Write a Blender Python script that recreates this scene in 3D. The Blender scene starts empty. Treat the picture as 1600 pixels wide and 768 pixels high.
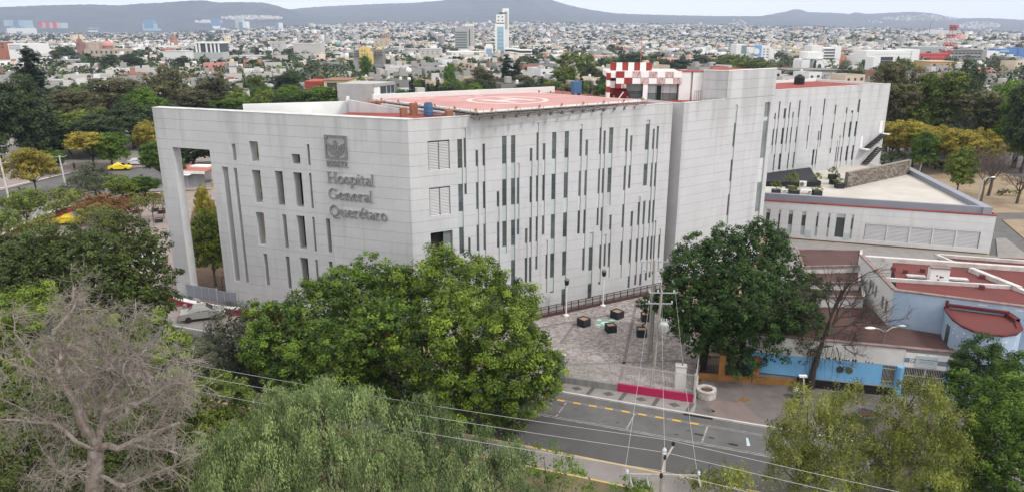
import bpy, math, random
import numpy as np
from mathutils import Vector

S = bpy.context.scene
# ------------------------------------------------------------------ camera
CAM_H, FPX, PITCH = 28.0, 1140.0, math.atan((384 - 46) / 1140.0)
cd = bpy.data.cameras.new("camera"); cam = bpy.data.objects.new("camera", cd)
S.collection.objects.link(cam); S.camera = cam
cam.location = (0, 0, CAM_H); cam.rotation_euler = (math.pi / 2 - PITCH, 0, 0)
cd.sensor_width = 36; cd.lens = 36 * FPX / 1600; cd.clip_start = 0.5; cd.clip_end = 40000
# ------------------------------------------------------------------ sky, sun
SUN_EL, SUN_HD = math.radians(50), math.radians(122)
W = bpy.data.worlds.new("World"); S.world = W; W.use_nodes = True
nt = W.node_tree; bg = nt.nodes["Background"]
sky = nt.nodes.new("ShaderNodeTexSky"); sky.sky_type = 'NISHITA'; sky.sun_disc = False
sky.sun_elevation = SUN_EL; sky.sun_rotation = SUN_HD; sky.altitude = 1800
sky.dust_density = 3.0; sky.air_density = 1.0
hs = nt.nodes.new("ShaderNodeHueSaturation"); hs.inputs["Saturation"].default_value = 0.16
mx = nt.nodes.new("ShaderNodeMix"); mx.data_type = 'RGBA'; mx.inputs[0].default_value = 0.86   # even cloud deck over the clear sky
mx.inputs[7].default_value = (9.9, 9.8, 9.65, 1)
nt.links.new(sky.outputs[0], hs.inputs["Color"]); nt.links.new(hs.outputs[0], mx.inputs[6])
nt.links.new(mx.outputs[2], bg.inputs["Color"]); bg.inputs["Strength"].default_value = 0.1
sl = bpy.data.lights.new("sun", 'SUN'); sun = bpy.data.objects.new("sun", sl); S.collection.objects.link(sun)
sl.energy = 1.5; sl.angle = math.radians(11); sl.color = (1.0, 0.96, 0.9)
sd = Vector((math.sin(SUN_HD) * math.cos(SUN_EL), math.cos(SUN_HD) * math.cos(SUN_EL), math.sin(SUN_EL)))
sun.rotation_euler = sd.to_track_quat('Z', 'Y').to_euler()
S.view_settings.view_transform = 'Standard'; S.view_settings.look = 'None'
S.view_settings.gamma = 1; S.view_settings.use_curve_mapping = False
S.view_settings.exposure = 0.76
S.cycles.use_denoising = True
S.cycles.max_bounces = 6; S.cycles.diffuse_bounces = 3; S.cycles.volume_bounces = 0
S.cycles.transparent_max_bounces = 6; S.cycles.caustics_reflective = False; S.cycles.caustics_refractive = False

# ------------------------------------------------------------------ survey helpers (distances read off the photograph)
CP, SP = math.cos(PITCH), math.sin(PITCH)
def ray(px, py):
    u = (px - 800) / FPX; v = (py - 384) / FPX
    return u, CP - v * SP, -SP - v * CP
def ground(px, py, z=0.0):
    d = ray(px, py); t = (z - CAM_H) / d[2]
    return Vector((d[0] * t, d[1] * t, z))
def at(px, py, Y):
    d = ray(px, py); t = Y / d[1]
    return Vector((d[0] * t, Y, CAM_H + d[2] * t))

# ------------------------------------------------------------------ materials
def srgb(r, g, b):
    f = lambda c: (c / 255 / 12.92) if c / 255 <= 0.04045 else ((c / 255 + 0.055) / 1.055) ** 2.4
    return (f(r), f(g), f(b))
MATS = {}
def mat(name, col, rough=0.8, var=0.0, scale=1.0, bump=0.0, metal=0.0, spec=0.3, col2=None, rnd=0.0, stretch=None, detail=4.0):
    if name in MATS: return MATS[name]
    m = bpy.data.materials.new(name); m.use_nodes = True
    n = m.node_tree; b = n.nodes["Principled BSDF"]
    b.inputs["Roughness"].default_value = rough; b.inputs["Metallic"].default_value = metal
    b.inputs["Specular IOR Level"].default_value = spec
    c = (*col, 1)
    b.inputs["Base Color"].default_value = c
    out = None
    if var > 0 or col2 is not None or bump > 0:
        geo = n.nodes.new("ShaderNodeNewGeometry"); src = geo.outputs["Position"]
        if stretch:
            mp = n.nodes.new("ShaderNodeMapping"); mp.inputs["Scale"].default_value = stretch
            n.links.new(src, mp.inputs[0]); src = mp.outputs[0]
        tx = n.nodes.new("ShaderNodeTexNoise"); tx.inputs["Scale"].default_value = scale
        tx.inputs["Detail"].default_value = detail; tx.inputs["Roughness"].default_value = 0.62
        n.links.new(src, tx.inputs["Vector"])
        rp = n.nodes.new("ShaderNodeValToRGB")
        rp.color_ramp.elements[0].position = 0.32; rp.color_ramp.elements[1].position = 0.68
        if col2 is None:
            rp.color_ramp.elements[0].color = (*[x * (1 - var) for x in col], 1)
            rp.color_ramp.elements[1].color = (*[min(1, x * (1 + var)) for x in col], 1)
        else:
            rp.color_ramp.elements[0].color = c; rp.color_ramp.elements[1].color = (*col2, 1)
        n.links.new(tx.outputs["Fac"], rp.inputs[0]); out = rp.outputs[0]
        if bump > 0:
            bp = n.nodes.new("ShaderNodeBump"); bp.inputs["Strength"].default_value = bump; bp.inputs["Distance"].default_value = 0.05
            n.links.new(tx.outputs["Fac"], bp.inputs["Height"]); n.links.new(bp.outputs[0], b.inputs["Normal"])
    if rnd > 0:
        oi = n.nodes.new("ShaderNodeObjectInfo"); mr = n.nodes.new("ShaderNodeMapRange")
        mr.inputs[3].default_value = 1 - rnd; mr.inputs[4].default_value = 1 + rnd
        n.links.new(oi.outputs["Random"], mr.inputs[0])
        mm = n.nodes.new("ShaderNodeMix"); mm.data_type = 'RGBA'; mm.blend_type = 'MULTIPLY'; mm.inputs[0].default_value = 1
        if out is None: mm.inputs[6].default_value = c
        else: n.links.new(out, mm.inputs[6])
        cb = n.nodes.new("ShaderNodeCombineColor")
        for i in range(3): n.links.new(mr.outputs[0], cb.inputs[i])
        n.links.new(cb.outputs[0], mm.inputs[7]); out = mm.outputs[2]
    if out is not None: n.links.new(out, b.inputs["Base Color"])
    MATS[name] = m
    return m
def cladding(name, col, streak=0.5):
    """pale precast panels: mottling, faint fine vertical ribbing and rain streaks"""
    if name in MATS: return MATS[name]
    m = mat(name, col, 0.75, 0.05, 0.35, 0, rnd=0.022); n = m.node_tree; b = n.nodes["Principled BSDF"]
    src = b.inputs["Base Color"].links[0].from_socket
    geo = n.nodes.new("ShaderNodeNewGeometry"); mp = n.nodes.new("ShaderNodeMapping")
    mp.inputs["Scale"].default_value = (0.9, 0.9, 0.07); n.links.new(geo.outputs["Position"], mp.inputs[0])
    tx = n.nodes.new("ShaderNodeTexNoise"); tx.inputs["Scale"].default_value = 1.0; tx.inputs["Detail"].default_value = 5
    n.links.new(mp.outputs[0], tx.inputs["Vector"])
    rp = n.nodes.new("ShaderNodeValToRGB"); rp.color_ramp.elements[0].position = 0.30; rp.color_ramp.elements[1].position = 0.5
    v = 1 - 0.34 * streak; rp.color_ramp.elements[0].color = (v, v, v * 0.99, 1); rp.color_ramp.elements[1].color = (1, 1, 1, 1)
    sx = n.nodes.new("ShaderNodeSeparateXYZ"); n.links.new(geo.outputs["Position"], sx.inputs[0])
    zr = n.nodes.new("ShaderNodeMapRange"); zr.interpolation_type = 'SMOOTHSTEP'; zr.inputs[1].default_value = 15.5; zr.inputs[2].default_value = 20.6
    zr.inputs[3].default_value = 0.06; zr.inputs[4].default_value = -0.07; n.links.new(sx.outputs[2], zr.inputs[0])
    ad = n.nodes.new("ShaderNodeMath"); ad.operation = 'ADD'; n.links.new(tx.outputs["Fac"], ad.inputs[0]); n.links.new(zr.outputs[0], ad.inputs[1])
    n.links.new(ad.outputs[0], rp.inputs[0])
    mp2 = n.nodes.new("ShaderNodeMapping"); mp2.inputs["Scale"].default_value = (5, 5, 0.5)
    n.links.new(geo.outputs["Position"], mp2.inputs[0])
    t2 = n.nodes.new("ShaderNodeTexNoise"); t2.inputs["Scale"].default_value = 1.2; t2.inputs["Detail"].default_value = 3
    n.links.new(mp2.outputs[0], t2.inputs["Vector"])
    r2 = n.nodes.new("ShaderNodeMapRange"); r2.inputs[1].default_value = 0.3; r2.inputs[2].default_value = 0.7
    r2.inputs[3].default_value = 0.965; r2.inputs[4].default_value = 1.025
    n.links.new(t2.outputs["Fac"], r2.inputs[0])
    cb = n.nodes.new("ShaderNodeCombineColor")
    for i in range(3): n.links.new(r2.outputs[0], cb.inputs[i])
    def mul(a, c):
        k = n.nodes.new("ShaderNodeMix"); k.data_type = 'RGBA'; k.blend_type = 'MULTIPLY'; k.inputs[0].default_value = 1
        n.links.new(a, k.inputs[6]); n.links.new(c, k.inputs[7]); return k.outputs[2]
    n.links.new(mul(mul(src, rp.outputs[0]), cb.outputs[0]), b.inputs["Base Color"])
    return m
def leaf_mat(name, dark, light, trans=0.3):
    if name in MATS: return MATS[name]
    m = bpy.data.materials.new(name); m.use_nodes = True; n = m.node_tree
    b = n.nodes["Principled BSDF"]; o = n.nodes["Material Output"]
    at_ = n.nodes.new("ShaderNodeAttribute"); at_.attribute_name = "tint"
    oi = n.nodes.new("ShaderNodeObjectInfo")
    ma = n.nodes.new("ShaderNodeMath"); ma.operation = 'MULTIPLY_ADD'; ma.inputs[1].default_value = 0.24; ma.inputs[2].default_value = -0.12
    n.links.new(oi.outputs["Random"], ma.inputs[0])
    ad = n.nodes.new("ShaderNodeMath"); ad.operation = 'ADD'; n.links.new(at_.outputs["Fac"], ad.inputs[0]); n.links.new(ma.outputs[0], ad.inputs[1])
    rp = n.nodes.new("ShaderNodeValToRGB")
    rp.color_ramp.elements[0].position = 0.0; rp.color_ramp.elements[0].color = (*dark, 1)
    rp.color_ramp.elements[1].position = 1.0; rp.color_ramp.elements[1].color = (*light, 1)
    n.links.new(ad.outputs[0], rp.inputs[0]); n.links.new(rp.outputs[0], b.inputs["Base Color"])
    b.inputs["Roughness"].default_value = 0.55; b.inputs["Specular IOR Level"].default_value = 0.25
    tr = n.nodes.new("ShaderNodeBsdfTranslucent"); n.links.new(rp.outputs[0], tr.inputs["Color"])
    ms = n.nodes.new("ShaderNodeMixShader"); ms.inputs[0].default_value = trans
    n.links.new(b.outputs[0], ms.inputs[1]); n.links.new(tr.outputs[0], ms.inputs[2]); n.links.new(ms.outputs[0], o.inputs[0])
    MATS[name] = m
    return m

# ------------------------------------------------------------------ geometry helpers
class Fr:
    """a wall line: u runs along the heading, d points outward (to its right), z is up"""
    def __init__(s, x, y, heading_deg, z=0.0):
        h = math.radians(heading_deg); s.o = (x, y, z); s.e = (math.sin(h), math.cos(h)); s.n = (s.e[1], -s.e[0]); s.h = h
    def p(s, u, d=0.0, z=0.0):
        return (s.o[0] + s.e[0] * u + s.n[0] * d, s.o[1] + s.e[1] * u + s.n[1] * d, s.o[2] + z)
    @staticmethod
    def thru(a, b):
        return Fr(a[0], a[1], math.degrees(math.atan2(b[0] - a[0], b[1] - a[1])))
class MB:
    def __init__(s): s.v = []; s.f = []; s.m = []
    def face(s, pts, m=0):
        k = len(s.v); s.v += [tuple(p) for p in pts]; s.f.append(tuple(range(k, k + len(pts)))); s.m.append(m); return s
    def box(s, fr, u0, u1, d0, d1, z0, z1, m=0, top=None):
        P = [fr.p(u, d, z) for z in (z0, z1) for d in (d0, d1) for u in (u0, u1)]
        k = len(s.v); s.v += P
        for i, q in enumerate(((0, 1, 3, 2), (4, 6, 7, 5), (0, 4, 5, 1), (2, 3, 7, 6), (0, 2, 6, 4), (1, 5, 7, 3))):
            s.f.append(tuple(k + i_ for i_ in q)); s.m.append(top if (i == 1 and top is not None) else m)
        return s
    def prism(s, pts, z0, z1, m=0, top=None, bottom=True):
        """pts: plan polygon (x, y)"""
        k = len(s.v); n = len(pts); s.v += [(p[0], p[1], z0) for p in pts] + [(p[0], p[1], z1) for p in pts]
        for i in range(n):
            j = (i + 1) % n; s.f.append((k + i, k + j, k + n + j, k + n + i)); s.m.append(m)
        s.f.append(tuple(k + n + i for i in range(n))); s.m.append(m if top is None else top)
        if bottom: s.f.append(tuple(k + i for i in reversed(range(n)))); s.m.append(m)
        return s
    def tube(s, pts, rad, seg=6, m=0, cap=True):
        pts = [Vector(p) for p in pts]
        rad = list(rad) if hasattr(rad, '__len__') else [rad] * len(pts)
        k = len(s.v); up = Vector((0, 0, 1)); ref = None
        for i, p in enumerate(pts):
            t = (pts[min(i + 1, len(pts) - 1)] - pts[max(i - 1, 0)])
            if t.length < 1e-9: t = Vector((0, 0, 1))
            t.normalize()
            a = t.cross(up if abs(t.z) < 0.95 else Vector((1, 0, 0))).normalized()
            if ref is not None and a.dot(ref) < 0: a = -a
            ref = a; b = t.cross(a)
            for j in range(seg):
                w = 2 * math.pi * j / seg; s.v.append(tuple(p + (a * math.cos(w) + b * math.sin(w)) * rad[i]))
        for i in range(len(pts) - 1):
            for j in range(seg):
                j2 = (j + 1) % seg
                s.f.append((k + i * seg + j, k + i * seg + j2, k + (i + 1) * seg + j2, k + (i + 1) * seg + j)); s.m.append(m)
        if cap and seg > 2:
            s.f.append(tuple(k + j for j in reversed(range(seg)))); s.m.append(m)
            s.f.append(tuple(k + (len(pts) - 1) * seg + j for j in range(seg))); s.m.append(m)
        return s
    def lathe(s, c, prof, seg=14, m=0, sx=1, sy=1):
        k = len(s.v)
        for r, z in prof:
            for j in range(seg):
                w = 2 * math.pi * j / seg; s.v.append((c[0] + r * sx * math.cos(w), c[1] + r * sy * math.sin(w), c[2] + z))
        for i in range(len(prof) - 1):
            for j in range(seg):
                j2 = (j + 1) % seg
                s.f.append((k + i * seg + j, k + i * seg + j2, k + (i + 1) * seg + j2, k + (i + 1) * seg + j)); s.m.append(m)
        if prof[-1][0] > 1e-6: s.f.append(tuple(k + (len(prof) - 1) * seg + j for j in range(seg))); s.m.append(m)
        if prof[0][0] > 1e-6: s.f.append(tuple(k + j for j in reversed(range(seg)))); s.m.append(m)
        return s
    def wall(s, fr, u0, u1, z0, z1, holes, df, db, m=0, back=True, reveal=None):
        """slab u0..u1 x z0..z1 between depths df (front) and db, with rectangular openings cut right through"""
        r = m if reveal is None else reveal
        hs_ = [h for h in holes if h[0] < u1 - 1e-4 and h[1] > u0 + 1e-4 and h[2] < z1 - 1e-4 and h[3] > z0 + 1e-4]
        U = sorted({u0, u1} | {min(max(h[i], u0), u1) for h in hs_ for i in (0, 1)})
        Z = sorted({z0, z1} | {min(max(h[i], z0), z1) for h in hs_ for i in (2, 3)})
        sol = [[not any(h[0] - 1e-5 <= (U[i] + U[i + 1]) / 2 <= h[1] + 1e-5 and h[2] - 1e-5 <= (Z[j] + Z[j + 1]) / 2 <= h[3] + 1e-5 for h in hs_)
                for j in range(len(Z) - 1)] for i in range(len(U) - 1)]
        nu, nz = len(U) - 1, len(Z) - 1
        for i in range(nu):
            for j in range(nz):
                if not sol[i][j]: continue
                a, b, c, d = U[i], U[i + 1], Z[j], Z[j + 1]
                s.face([fr.p(a, df, c), fr.p(b, df, c), fr.p(b, df, d), fr.p(a, df, d)], m)
                if back: s.face([fr.p(a, db, c), fr.p(a, db, d), fr.p(b, db, d), fr.p(b, db, c)], m)
                if i == 0 or not sol[i - 1][j]: s.face([fr.p(a, df, c), fr.p(a, df, d), fr.p(a, db, d), fr.p(a, db, c)], r)
                if i == nu - 1 or not sol[i + 1][j]: s.face([fr.p(b, df, c), fr.p(b, db, c), fr.p(b, db, d), fr.p(b, df, d)], r)
                if j == 0 or not sol[i][j - 1]: s.face([fr.p(a, df, c), fr.p(a, db, c), fr.p(b, db, c), fr.p(b, df, c)], r)
                if j == nz - 1 or not sol[i][j + 1]: s.face([fr.p(a, df, d), fr.p(b, df, d), fr.p(b, db, d), fr.p(a, db, d)], r)
        return s
    def mesh(s, name, mats):
        me = bpy.data.meshes.new(name); me.from_pydata(s.v, [], s.f)
        for mm in (mats if isinstance(mats, (list, tuple)) else [mats]): me.materials.append(mm)
        if any(s.m): me.polygons.foreach_set("material_index", s.m)
        me.update(); return me
def link(o, parent=None):
    S.collection.objects.link(o)
    if parent is not None:
        o.parent = parent; o.matrix_parent_inverse = parent.matrix_basis.inverted()
    return o
def obj(name, mb, mats, parent=None, smooth=False):
    """one mesh object; geometry in world coordinates"""
    me = mb.mesh(name, mats) if isinstance(mb, MB) else mb
    if smooth: me.polygons.foreach_set("use_smooth", [True] * len(me.polygons))
    o = bpy.data.objects.new(name, me)
    return link(o, parent)
def tag(o, label=None, cat=None, group=None, kind=None):
    if label: o["label"] = label
    if cat: o["category"] = cat
    if group: o["group"] = group
    if kind: o["kind"] = kind
    return o
def thing(name, label, cat, loc=(0, 0, 0), rz=0.0, group=None):
    o = bpy.data.objects.new(name, None); S.collection.objects.link(o); o.empty_display_size = 0.3
    o.location = loc; o.rotation_euler = (0, 0, rz)
    return tag(o, label, cat, group)
def struct(name, mb, mats):
    return tag(obj(name, mb, mats), kind="structure")
def put(name, me, parent, loc=(0, 0, 0), rz=0.0, sc=None):
    """a part in its thing's own coordinates, mesh data may be shared"""
    o = bpy.data.objects.new(name, me); S.collection.objects.link(o); o.parent = parent
    o.location = loc; o.rotation_euler = (0, 0, rz)
    if sc: o.scale = sc
    return o
def dup(root, loc, rz=None, label=None, scale=None):
    r = root.copy(); S.collection.objects.link(r); r.location = loc
    if rz is not None: r.rotation_euler = (0, 0, rz)
    if scale: r.scale = scale
    if label: r["label"] = label
    for c in root.children:
        d = c.copy(); S.collection.objects.link(d); d.parent = r
        for g in c.children:
            e = g.copy(); S.collection.objects.link(e); e.parent = d
    return r
O = Fr(0, 0, 90)     # local frame: u = +x, d = -y
# ================================================================== GROUND, ROADS, HILLS, AIR
def sstep(t): t = min(1, max(0, t)); return t * t * (3 - 2 * t)
def px_of(x, y): return 800 + FPX * 0.959 * x / max(y, 1)
_SP = [(-900, 0), (300, 0), (480, 40), (600, 58), (800, 60), (1000, 52), (1150, 40), (1320, 26), (1500, 8), (1650, 0), (3000, 0)]
def gz(x, y):
    """terrain height: flat town, then the slope the far suburbs climb"""
    r = math.hypot(x, y)
    if r < 1700 or y < 1: return 0.0
    p = px_of(x, y)
    a = float(np.interp(p, [q[0] for q in _SP], [q[1] for q in _SP]))
    return a * sstep((r - 1700) / 3000.0)
M_dirt = mat("dry_soil", (0.21, 0.15, 0.10), 0.95, 0.3, 0.25, 0.3, col2=(0.30, 0.24, 0.16))
M_town = mat("town_ground", (0.16, 0.15, 0.14), 0.95, 0, 0.02, 0, col2=(0.26, 0.24, 0.21))
M_asph = mat("asphalt", (0.072, 0.069, 0.070), 0.9, 0, 0.35, 0.15, col2=(0.092, 0.089, 0.088), detail=9)
M_asph2 = mat("worn_asphalt", (0.092, 0.090, 0.090), 0.9, 0, 0.5, 0.1, col2=(0.135, 0.130, 0.127), detail=9)
M_conc = mat("pavement_concrete", (0.23, 0.215, 0.205), 0.9, 0.12, 0.8, 0.1)
M_concp = mat("pinkish_paving", (0.245, 0.200, 0.185), 0.9, 0.14, 0.5, 0.1)
M_whitep = mat("white_paint", (0.72, 0.71, 0.69), 0.7, 0.08, 1.5)
M_linep = mat("worn_road_paint", (0.36, 0.35, 0.34), 0.8, 0, 3.0, 0, col2=(0.16, 0.155, 0.155))
M_yel = mat("yellow_paint", (0.58, 0.34, 0.05), 0.7, 0, 4.0, 0, col2=(0.44, 0.28, 0.08), detail=8)
M_yelw = mat("faded_yellow_paint", (0.50, 0.34, 0.08), 0.8, 0.2, 1.5, col2=(0.33, 0.28, 0.18))
M_mag = mat("maroon_paint", (0.32, 0.012, 0.055), 0.7, 0.1, 1.0)
M_kerb = mat("kerb_white", (0.48, 0.46, 0.44), 0.8, 0.15, 1.0)
M_dark = mat("dark_stain", (0.03, 0.028, 0.025), 0.95)
def cobble_mat():
    m = mat("stone_cobbles", (0.22, 0.19, 0.18), 0.9); n = m.node_tree; b = n.nodes["Principled BSDF"]
    g = n.nodes.new("ShaderNodeNewGeometry"); v = n.nodes.new("ShaderNodeTexVoronoi"); v.inputs["Scale"].default_value = 4.2
    n.links.new(g.outputs["Position"], v.inputs["Vector"])
    rp = n.nodes.new("ShaderNodeValToRGB"); e = rp.color_ramp.elements
    e[0].color = (0.175, 0.150, 0.142, 1); e[1].color = (0.37, 0.330, 0.315, 1)
    sp = n.nodes.new("ShaderNodeSeparateColor"); n.links.new(v.outputs["Color"], sp.inputs[0]); n.links.new(sp.outputs[0], rp.inputs[0])
    nz = n.nodes.new("ShaderNodeTexNoise"); nz.inputs["Scale"].default_value = 0.22; nz.inputs["Detail"].default_value = 5
    n.links.new(g.outputs["Position"], nz.inputs["Vector"])
    mr = n.nodes.new("ShaderNodeMapRange"); mr.inputs[1].default_value = 0.35; mr.inputs[2].default_value = 0.65; mr.inputs[3].default_value = 0.86; mr.inputs[4].default_value = 1.08
    n.links.new(nz.outputs["Fac"], mr.inputs[0]); cb = n.nodes.new("ShaderNodeCombineColor")
    for i in range(3): n.links.new(mr.outputs[0], cb.inputs[i])
    k = n.nodes.new("ShaderNodeMix"); k.data_type = 'RGBA'; k.blend_type = 'MULTIPLY'; k.inputs[0].default_value = 1
    n.links.new(rp.outputs[0], k.inputs[6]); n.links.new(cb.outputs[0], k.inputs[7]); n.links.new(k.outputs[2], b.inputs["Base Color"])
    bp = n.nodes.new("ShaderNodeBump"); bp.inputs["Strength"].default_value = 0.5; bp.inputs["Distance"].default_value = 0.03; bp.invert = True
    n.links.new(v.outputs["Distance"], bp.inputs["Height"]); n.links.new(bp.outputs[0], b.inputs["Normal"])
    return m
M_cob = cobble_mat()

# one ground sheet out to the foot of the hills
def polar_sheet(name, us, rs, zf, mats, mi=None):
    mb = MB()
    for r in rs:
        for u in us:
            k = 1 / math.hypot(u, 1); x, y = r * u * k, r * k; mb.v.append((x, y, zf(x, y, u, r)))
    nu = len(us)
    for i in range(len(rs) - 1):
        for j in range(nu - 1):
            mb.f.append((i * nu + j, i * nu + j + 1, (i + 1) * nu + j + 1, (i + 1) * nu + j)); mb.m.append(0 if mi is None else mi(rs[i], us[j]))
    return mb
g = polar_sheet("ground", [math.tan(math.radians(a)) for a in np.linspace(-62, 62, 140)],
                [0.5, 20, 60, 120, 170, 240, 400, 800, 1300, 1700] + list(np.linspace(2000, 9000, 29)), lambda x, y, u, r: gz(x, y) - 0.13,
                None, lambda r, u: 0 if r < 150 else 1)
struct("ground", g, [M_dirt, M_town])
mb = MB(); mb.face([(-200, -160, -0.135), (200, -160, -0.135), (200, 20, -0.135), (-200, 20, -0.135)]); struct("ground", mb, M_dirt)

HILLS = []
def hill(name, prof, r0, r1, col, col2, seed, pw=1.25, amp=0.04, ripple=2.0):
    rng = np.random.default_rng(seed); ps = [p[0] for p in prof]
    us = np.arange((ps[0] - 800) / (FPX * .959), (ps[-1] - 800) / (FPX * .959), 0.004)
    rs = np.linspace(r0, r1, 26)
    ph = rng.uniform(0, 6.28, 12); fr_ = rng.uniform(20, 160, 12)
    def zf(x, y, u, r):
        p = 800 + FPX * .959 * u; t = (r - r0) / (r1 - r0)
        top = CAM_H + y * (46 - float(np.interp(p, ps, [q[1] for q in prof]))) / (FPX * 0.959) * (r1 / r) ** 0
        top = CAM_H + (r1 / math.hypot(u, 1)) * (46 - float(np.interp(p, ps, [q[1] for q in prof]))) / (FPX * 0.959)
        b = gz(x, y) - 3
        w = sum(math.sin(u * fr_[k] + ph[k] + t * 5 * (k % 3 - 1)) for k in range(12)) / 12
        edge = min(1, (p - ps[0]) / 60 + 0.0, (ps[-1] - p) / 60) if name == 'x' else 1
        z = b + (top - b) * (t ** pw) + w * amp * (top - b) * math.sin(math.pi * min(t, 1)) * 2
        if t > 0.97: z += ripple * math.sin(u * 700 + ph[0]) * math.sin(u * 311 + ph[1])
        return z
    HILLS.append((us[0], us[-1], r0, r1, zf)); m = mat("scrub_" + name + str(seed), col, 0.95, 0, 0.006, 0, col2=col2, detail=10)
    return struct(name, polar_sheet(name, us, rs, zf, None), m)
hill("hill", [(-700, 26), (-300, 22), (0, 16), (65, 16), (130, 13.5), (200, 12), (225, 13), (240, 13.5), (270, 11), (300, 10), (335, 7.5), (352, 6.5), (366, 7), (380, 9.5), (410, 9), (445, 9.5), (462, 13), (475, 17), (482, 19), (500, 24), (540, 34), (600, 44)],
     5400, 7000, (0.022, 0.030, 0.026), (0.075, 0.078, 0.058), 3)
hill("hill", [(380, 44), (430, 32), (478, 19.5), (500, 17), (530, 15), (560, 13.5), (620, 11), (660, 10), (700, 7), (718, 3), (735, -2), (760, -7), (800, -8), (825, -4), (845, 1.5), (862, 8), (885, 14), (910, 19), (945, 24), (980, 25.5), (1040, 27), (1100, 28), (1150, 28), (1172, 28), (1190, 27), (1215, 30), (1300, 36), (1420, 46)],
     5000, 8300, (0.028, 0.036, 0.028), (0.100, 0.100, 0.075), 5, 1.5)
hill("hill", [(1040, 45), (1100, 32), (1150, 29), (1190, 22), (1203, 18.5), (1210, 18.5), (1222, 22.5), (1260, 23.5), (1283, 25), (1291, 22.5), (1305, 25), (1350, 23), (1370, 22), (1400, 24), (1425, 29), (1435, 31), (1480, 30.5), (1530, 33), (1600, 36), (1800, 38), (2300, 40)],
     5600, 9300, (0.055, 0.062, 0.055), (0.13, 0.12, 0.10), 8)
# haze: one closed box of thin air round everything
mb = MB(); mb.box(O, -19000, 19000, -11000, 700, -1.3, 560)
hz = obj("haze", mb, []); tag(hz, kind="stuff")
hm = bpy.data.materials.new("haze_air"); hm.use_nodes = True; hn = hm.node_tree
hn.nodes.remove(hn.nodes["Principled BSDF"])
pv = hn.nodes.new("ShaderNodeVolumePrincipled"); pv.inputs["Color"].default_value = (0.60, 0.715, 0.98, 1)
HAZE = 0.000108
pv.inputs["Density"].default_value = HAZE; pv.inputs["Anisotropy"].default_value = 0.0
hn.links.new(pv.outputs[0], hn.nodes["Material Output"].inputs["Volume"]); hz.data.materials.append(hm)

# ---- the street in front: u along the kerb, d towards the camera
RD = Fr(2.6, 53.8, 110)
def sheet(name, fr, u0, u1, d0, d1, z, m, kind=True):
    mb = MB(); mb.face([fr.p(u0, d1, z), fr.p(u1, d1, z), fr.p(u1, d0, z), fr.p(u0, d0, z)])
    o = obj(name, mb, m); tag(o, kind="structure"); return o
def poly(name, pts, z, m, thick=0.0):
    mb = MB(); pts = [(p[0], p[1]) for p in pts]
    if thick: mb.prism(pts, z - thick, z)
    else: mb.face([(p[0], p[1], z) for p in pts])
    return struct(name, mb, m)
road = sheet("road", RD, -120, 90, 0.1, 8.62, -0.122, M_asph)
mb = MB(); mb.face([RD.p(-120, 4.1, -0.118), RD.p(90, 4.1, -0.118), RD.p(90, 0.1, -0.118), RD.p(-120, 0.1, -0.118)])
pk = obj("parking_lane", mb, M_asph2, road); 
def mark(name, u0, u1, d0, d1, m, z=-0.114):
    mb = MB(); mb.face([RD.p(u0, d1, z), RD.p(u1, d1, z), RD.p(u1, d0, z), RD.p(u0, d0, z)]); return obj(name, mb, m, road)
mark("lane_line", -40, 60, 4.06, 4.14, M_linep); mark("lane_line", -40, 60, 3.86, 3.92, M_linep)
mark("bay_line", -40, 60, 1.2, 1.26, M_linep, -0.112); mark("bay_line", -40, 60, 1.40, 1.46, M_linep, -0.112)
for k in range(-5, 9):
    u = 2.34 + 5.4 * k
    mb = MB(); mb.face([RD.p(u - .06 - .15, 3.86, -.110), RD.p(u + .06 - .15, 3.86, -.110), RD.p(u + .06, 1.46, -.110), RD.p(u - .06, 1.46, -.110)]); obj("bay_divider", mb, M_linep, road)
for k in range(-12, 10):
    u = 0.25 + 1.29 * k
    mark("yellow_dash", u, u + 0.62, 1.21, 1.47, M_yel, -0.106)
# oil stains and patches on the bays
rs_ = random.Random(4)
for k in range(14):
    u, d = rs_.uniform(-2, 16), rs_.uniform(1.9, 3.6); n = 9; ph = rs_.random() * 6
    r = rs_.uniform(.08, .3)
    mb = MB(); mb.face([RD.p(u + r * 1.6 * rs_.uniform(.6, 1.2) * math.cos(ph + 6.28 * i / n), d + r * .6 * rs_.uniform(.6, 1.2) * math.sin(ph + 6.28 * i / n), -.108 + k * .0002) for i in range(n)][::-1]); obj("oil_stain", mb, M_dark, road)
mb = MB(); mb.face([RD.p(15.9, 2.05, -.105), RD.p(16.05, 2.1, -.105), RD.p(16.25, 3.1, -.105), RD.p(16.02, 3.2, -.105)]); obj("pale_blue_mark", mb, mat("pale_blue_paint", (.42, .5, .56)), road)
# pavements, kerbs
sw = sheet("sidewalk", RD, -120, 12.0, -1.55, 0.0, 0.0, M_conc)
struct("kerb", MB().box(RD, -120, 11.2, 0.0, 0.17, -0.13, 0.012), M_kerb)
mb = MB().box(RD, 11.2, 13.6, 0.0, 0.17, -0.13, 0.0); mb.box(RD, 13.6, 90, 0.0, 0.17, -0.13, 0.012); struct("kerb", mb, M_kerb)
struct("kerb_inlet", MB().box(RD, 11.25, 13.4, 0.171, 0.30, -0.13, -0.03), M_dark)
M_inlay = mat("dark_inlay_stone", (0.10, 0.092, 0.088), 0.9, 0.15, 2)
for k in range(-3, 5):
    u = 1.15 + 2.62 * k
    mb = MB(); mb.face([RD.p(u - .32, -.1, .004), RD.p(u + .02, -.1, .004), RD.p(u + .22, -1.5, .004), RD.p(u - .12, -1.5, .004)]); obj("paving_strip", mb, M_inlay, sw)
    mb = MB(); c = u + 1.4; mb.face([RD.p(c - .5, -.8, .004), RD.p(c, -.42, .004), RD.p(c + .5, -.8, .004), RD.p(c, -1.2, .004)]); obj("paving_diamond", mb, M_inlay, sw)
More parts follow.
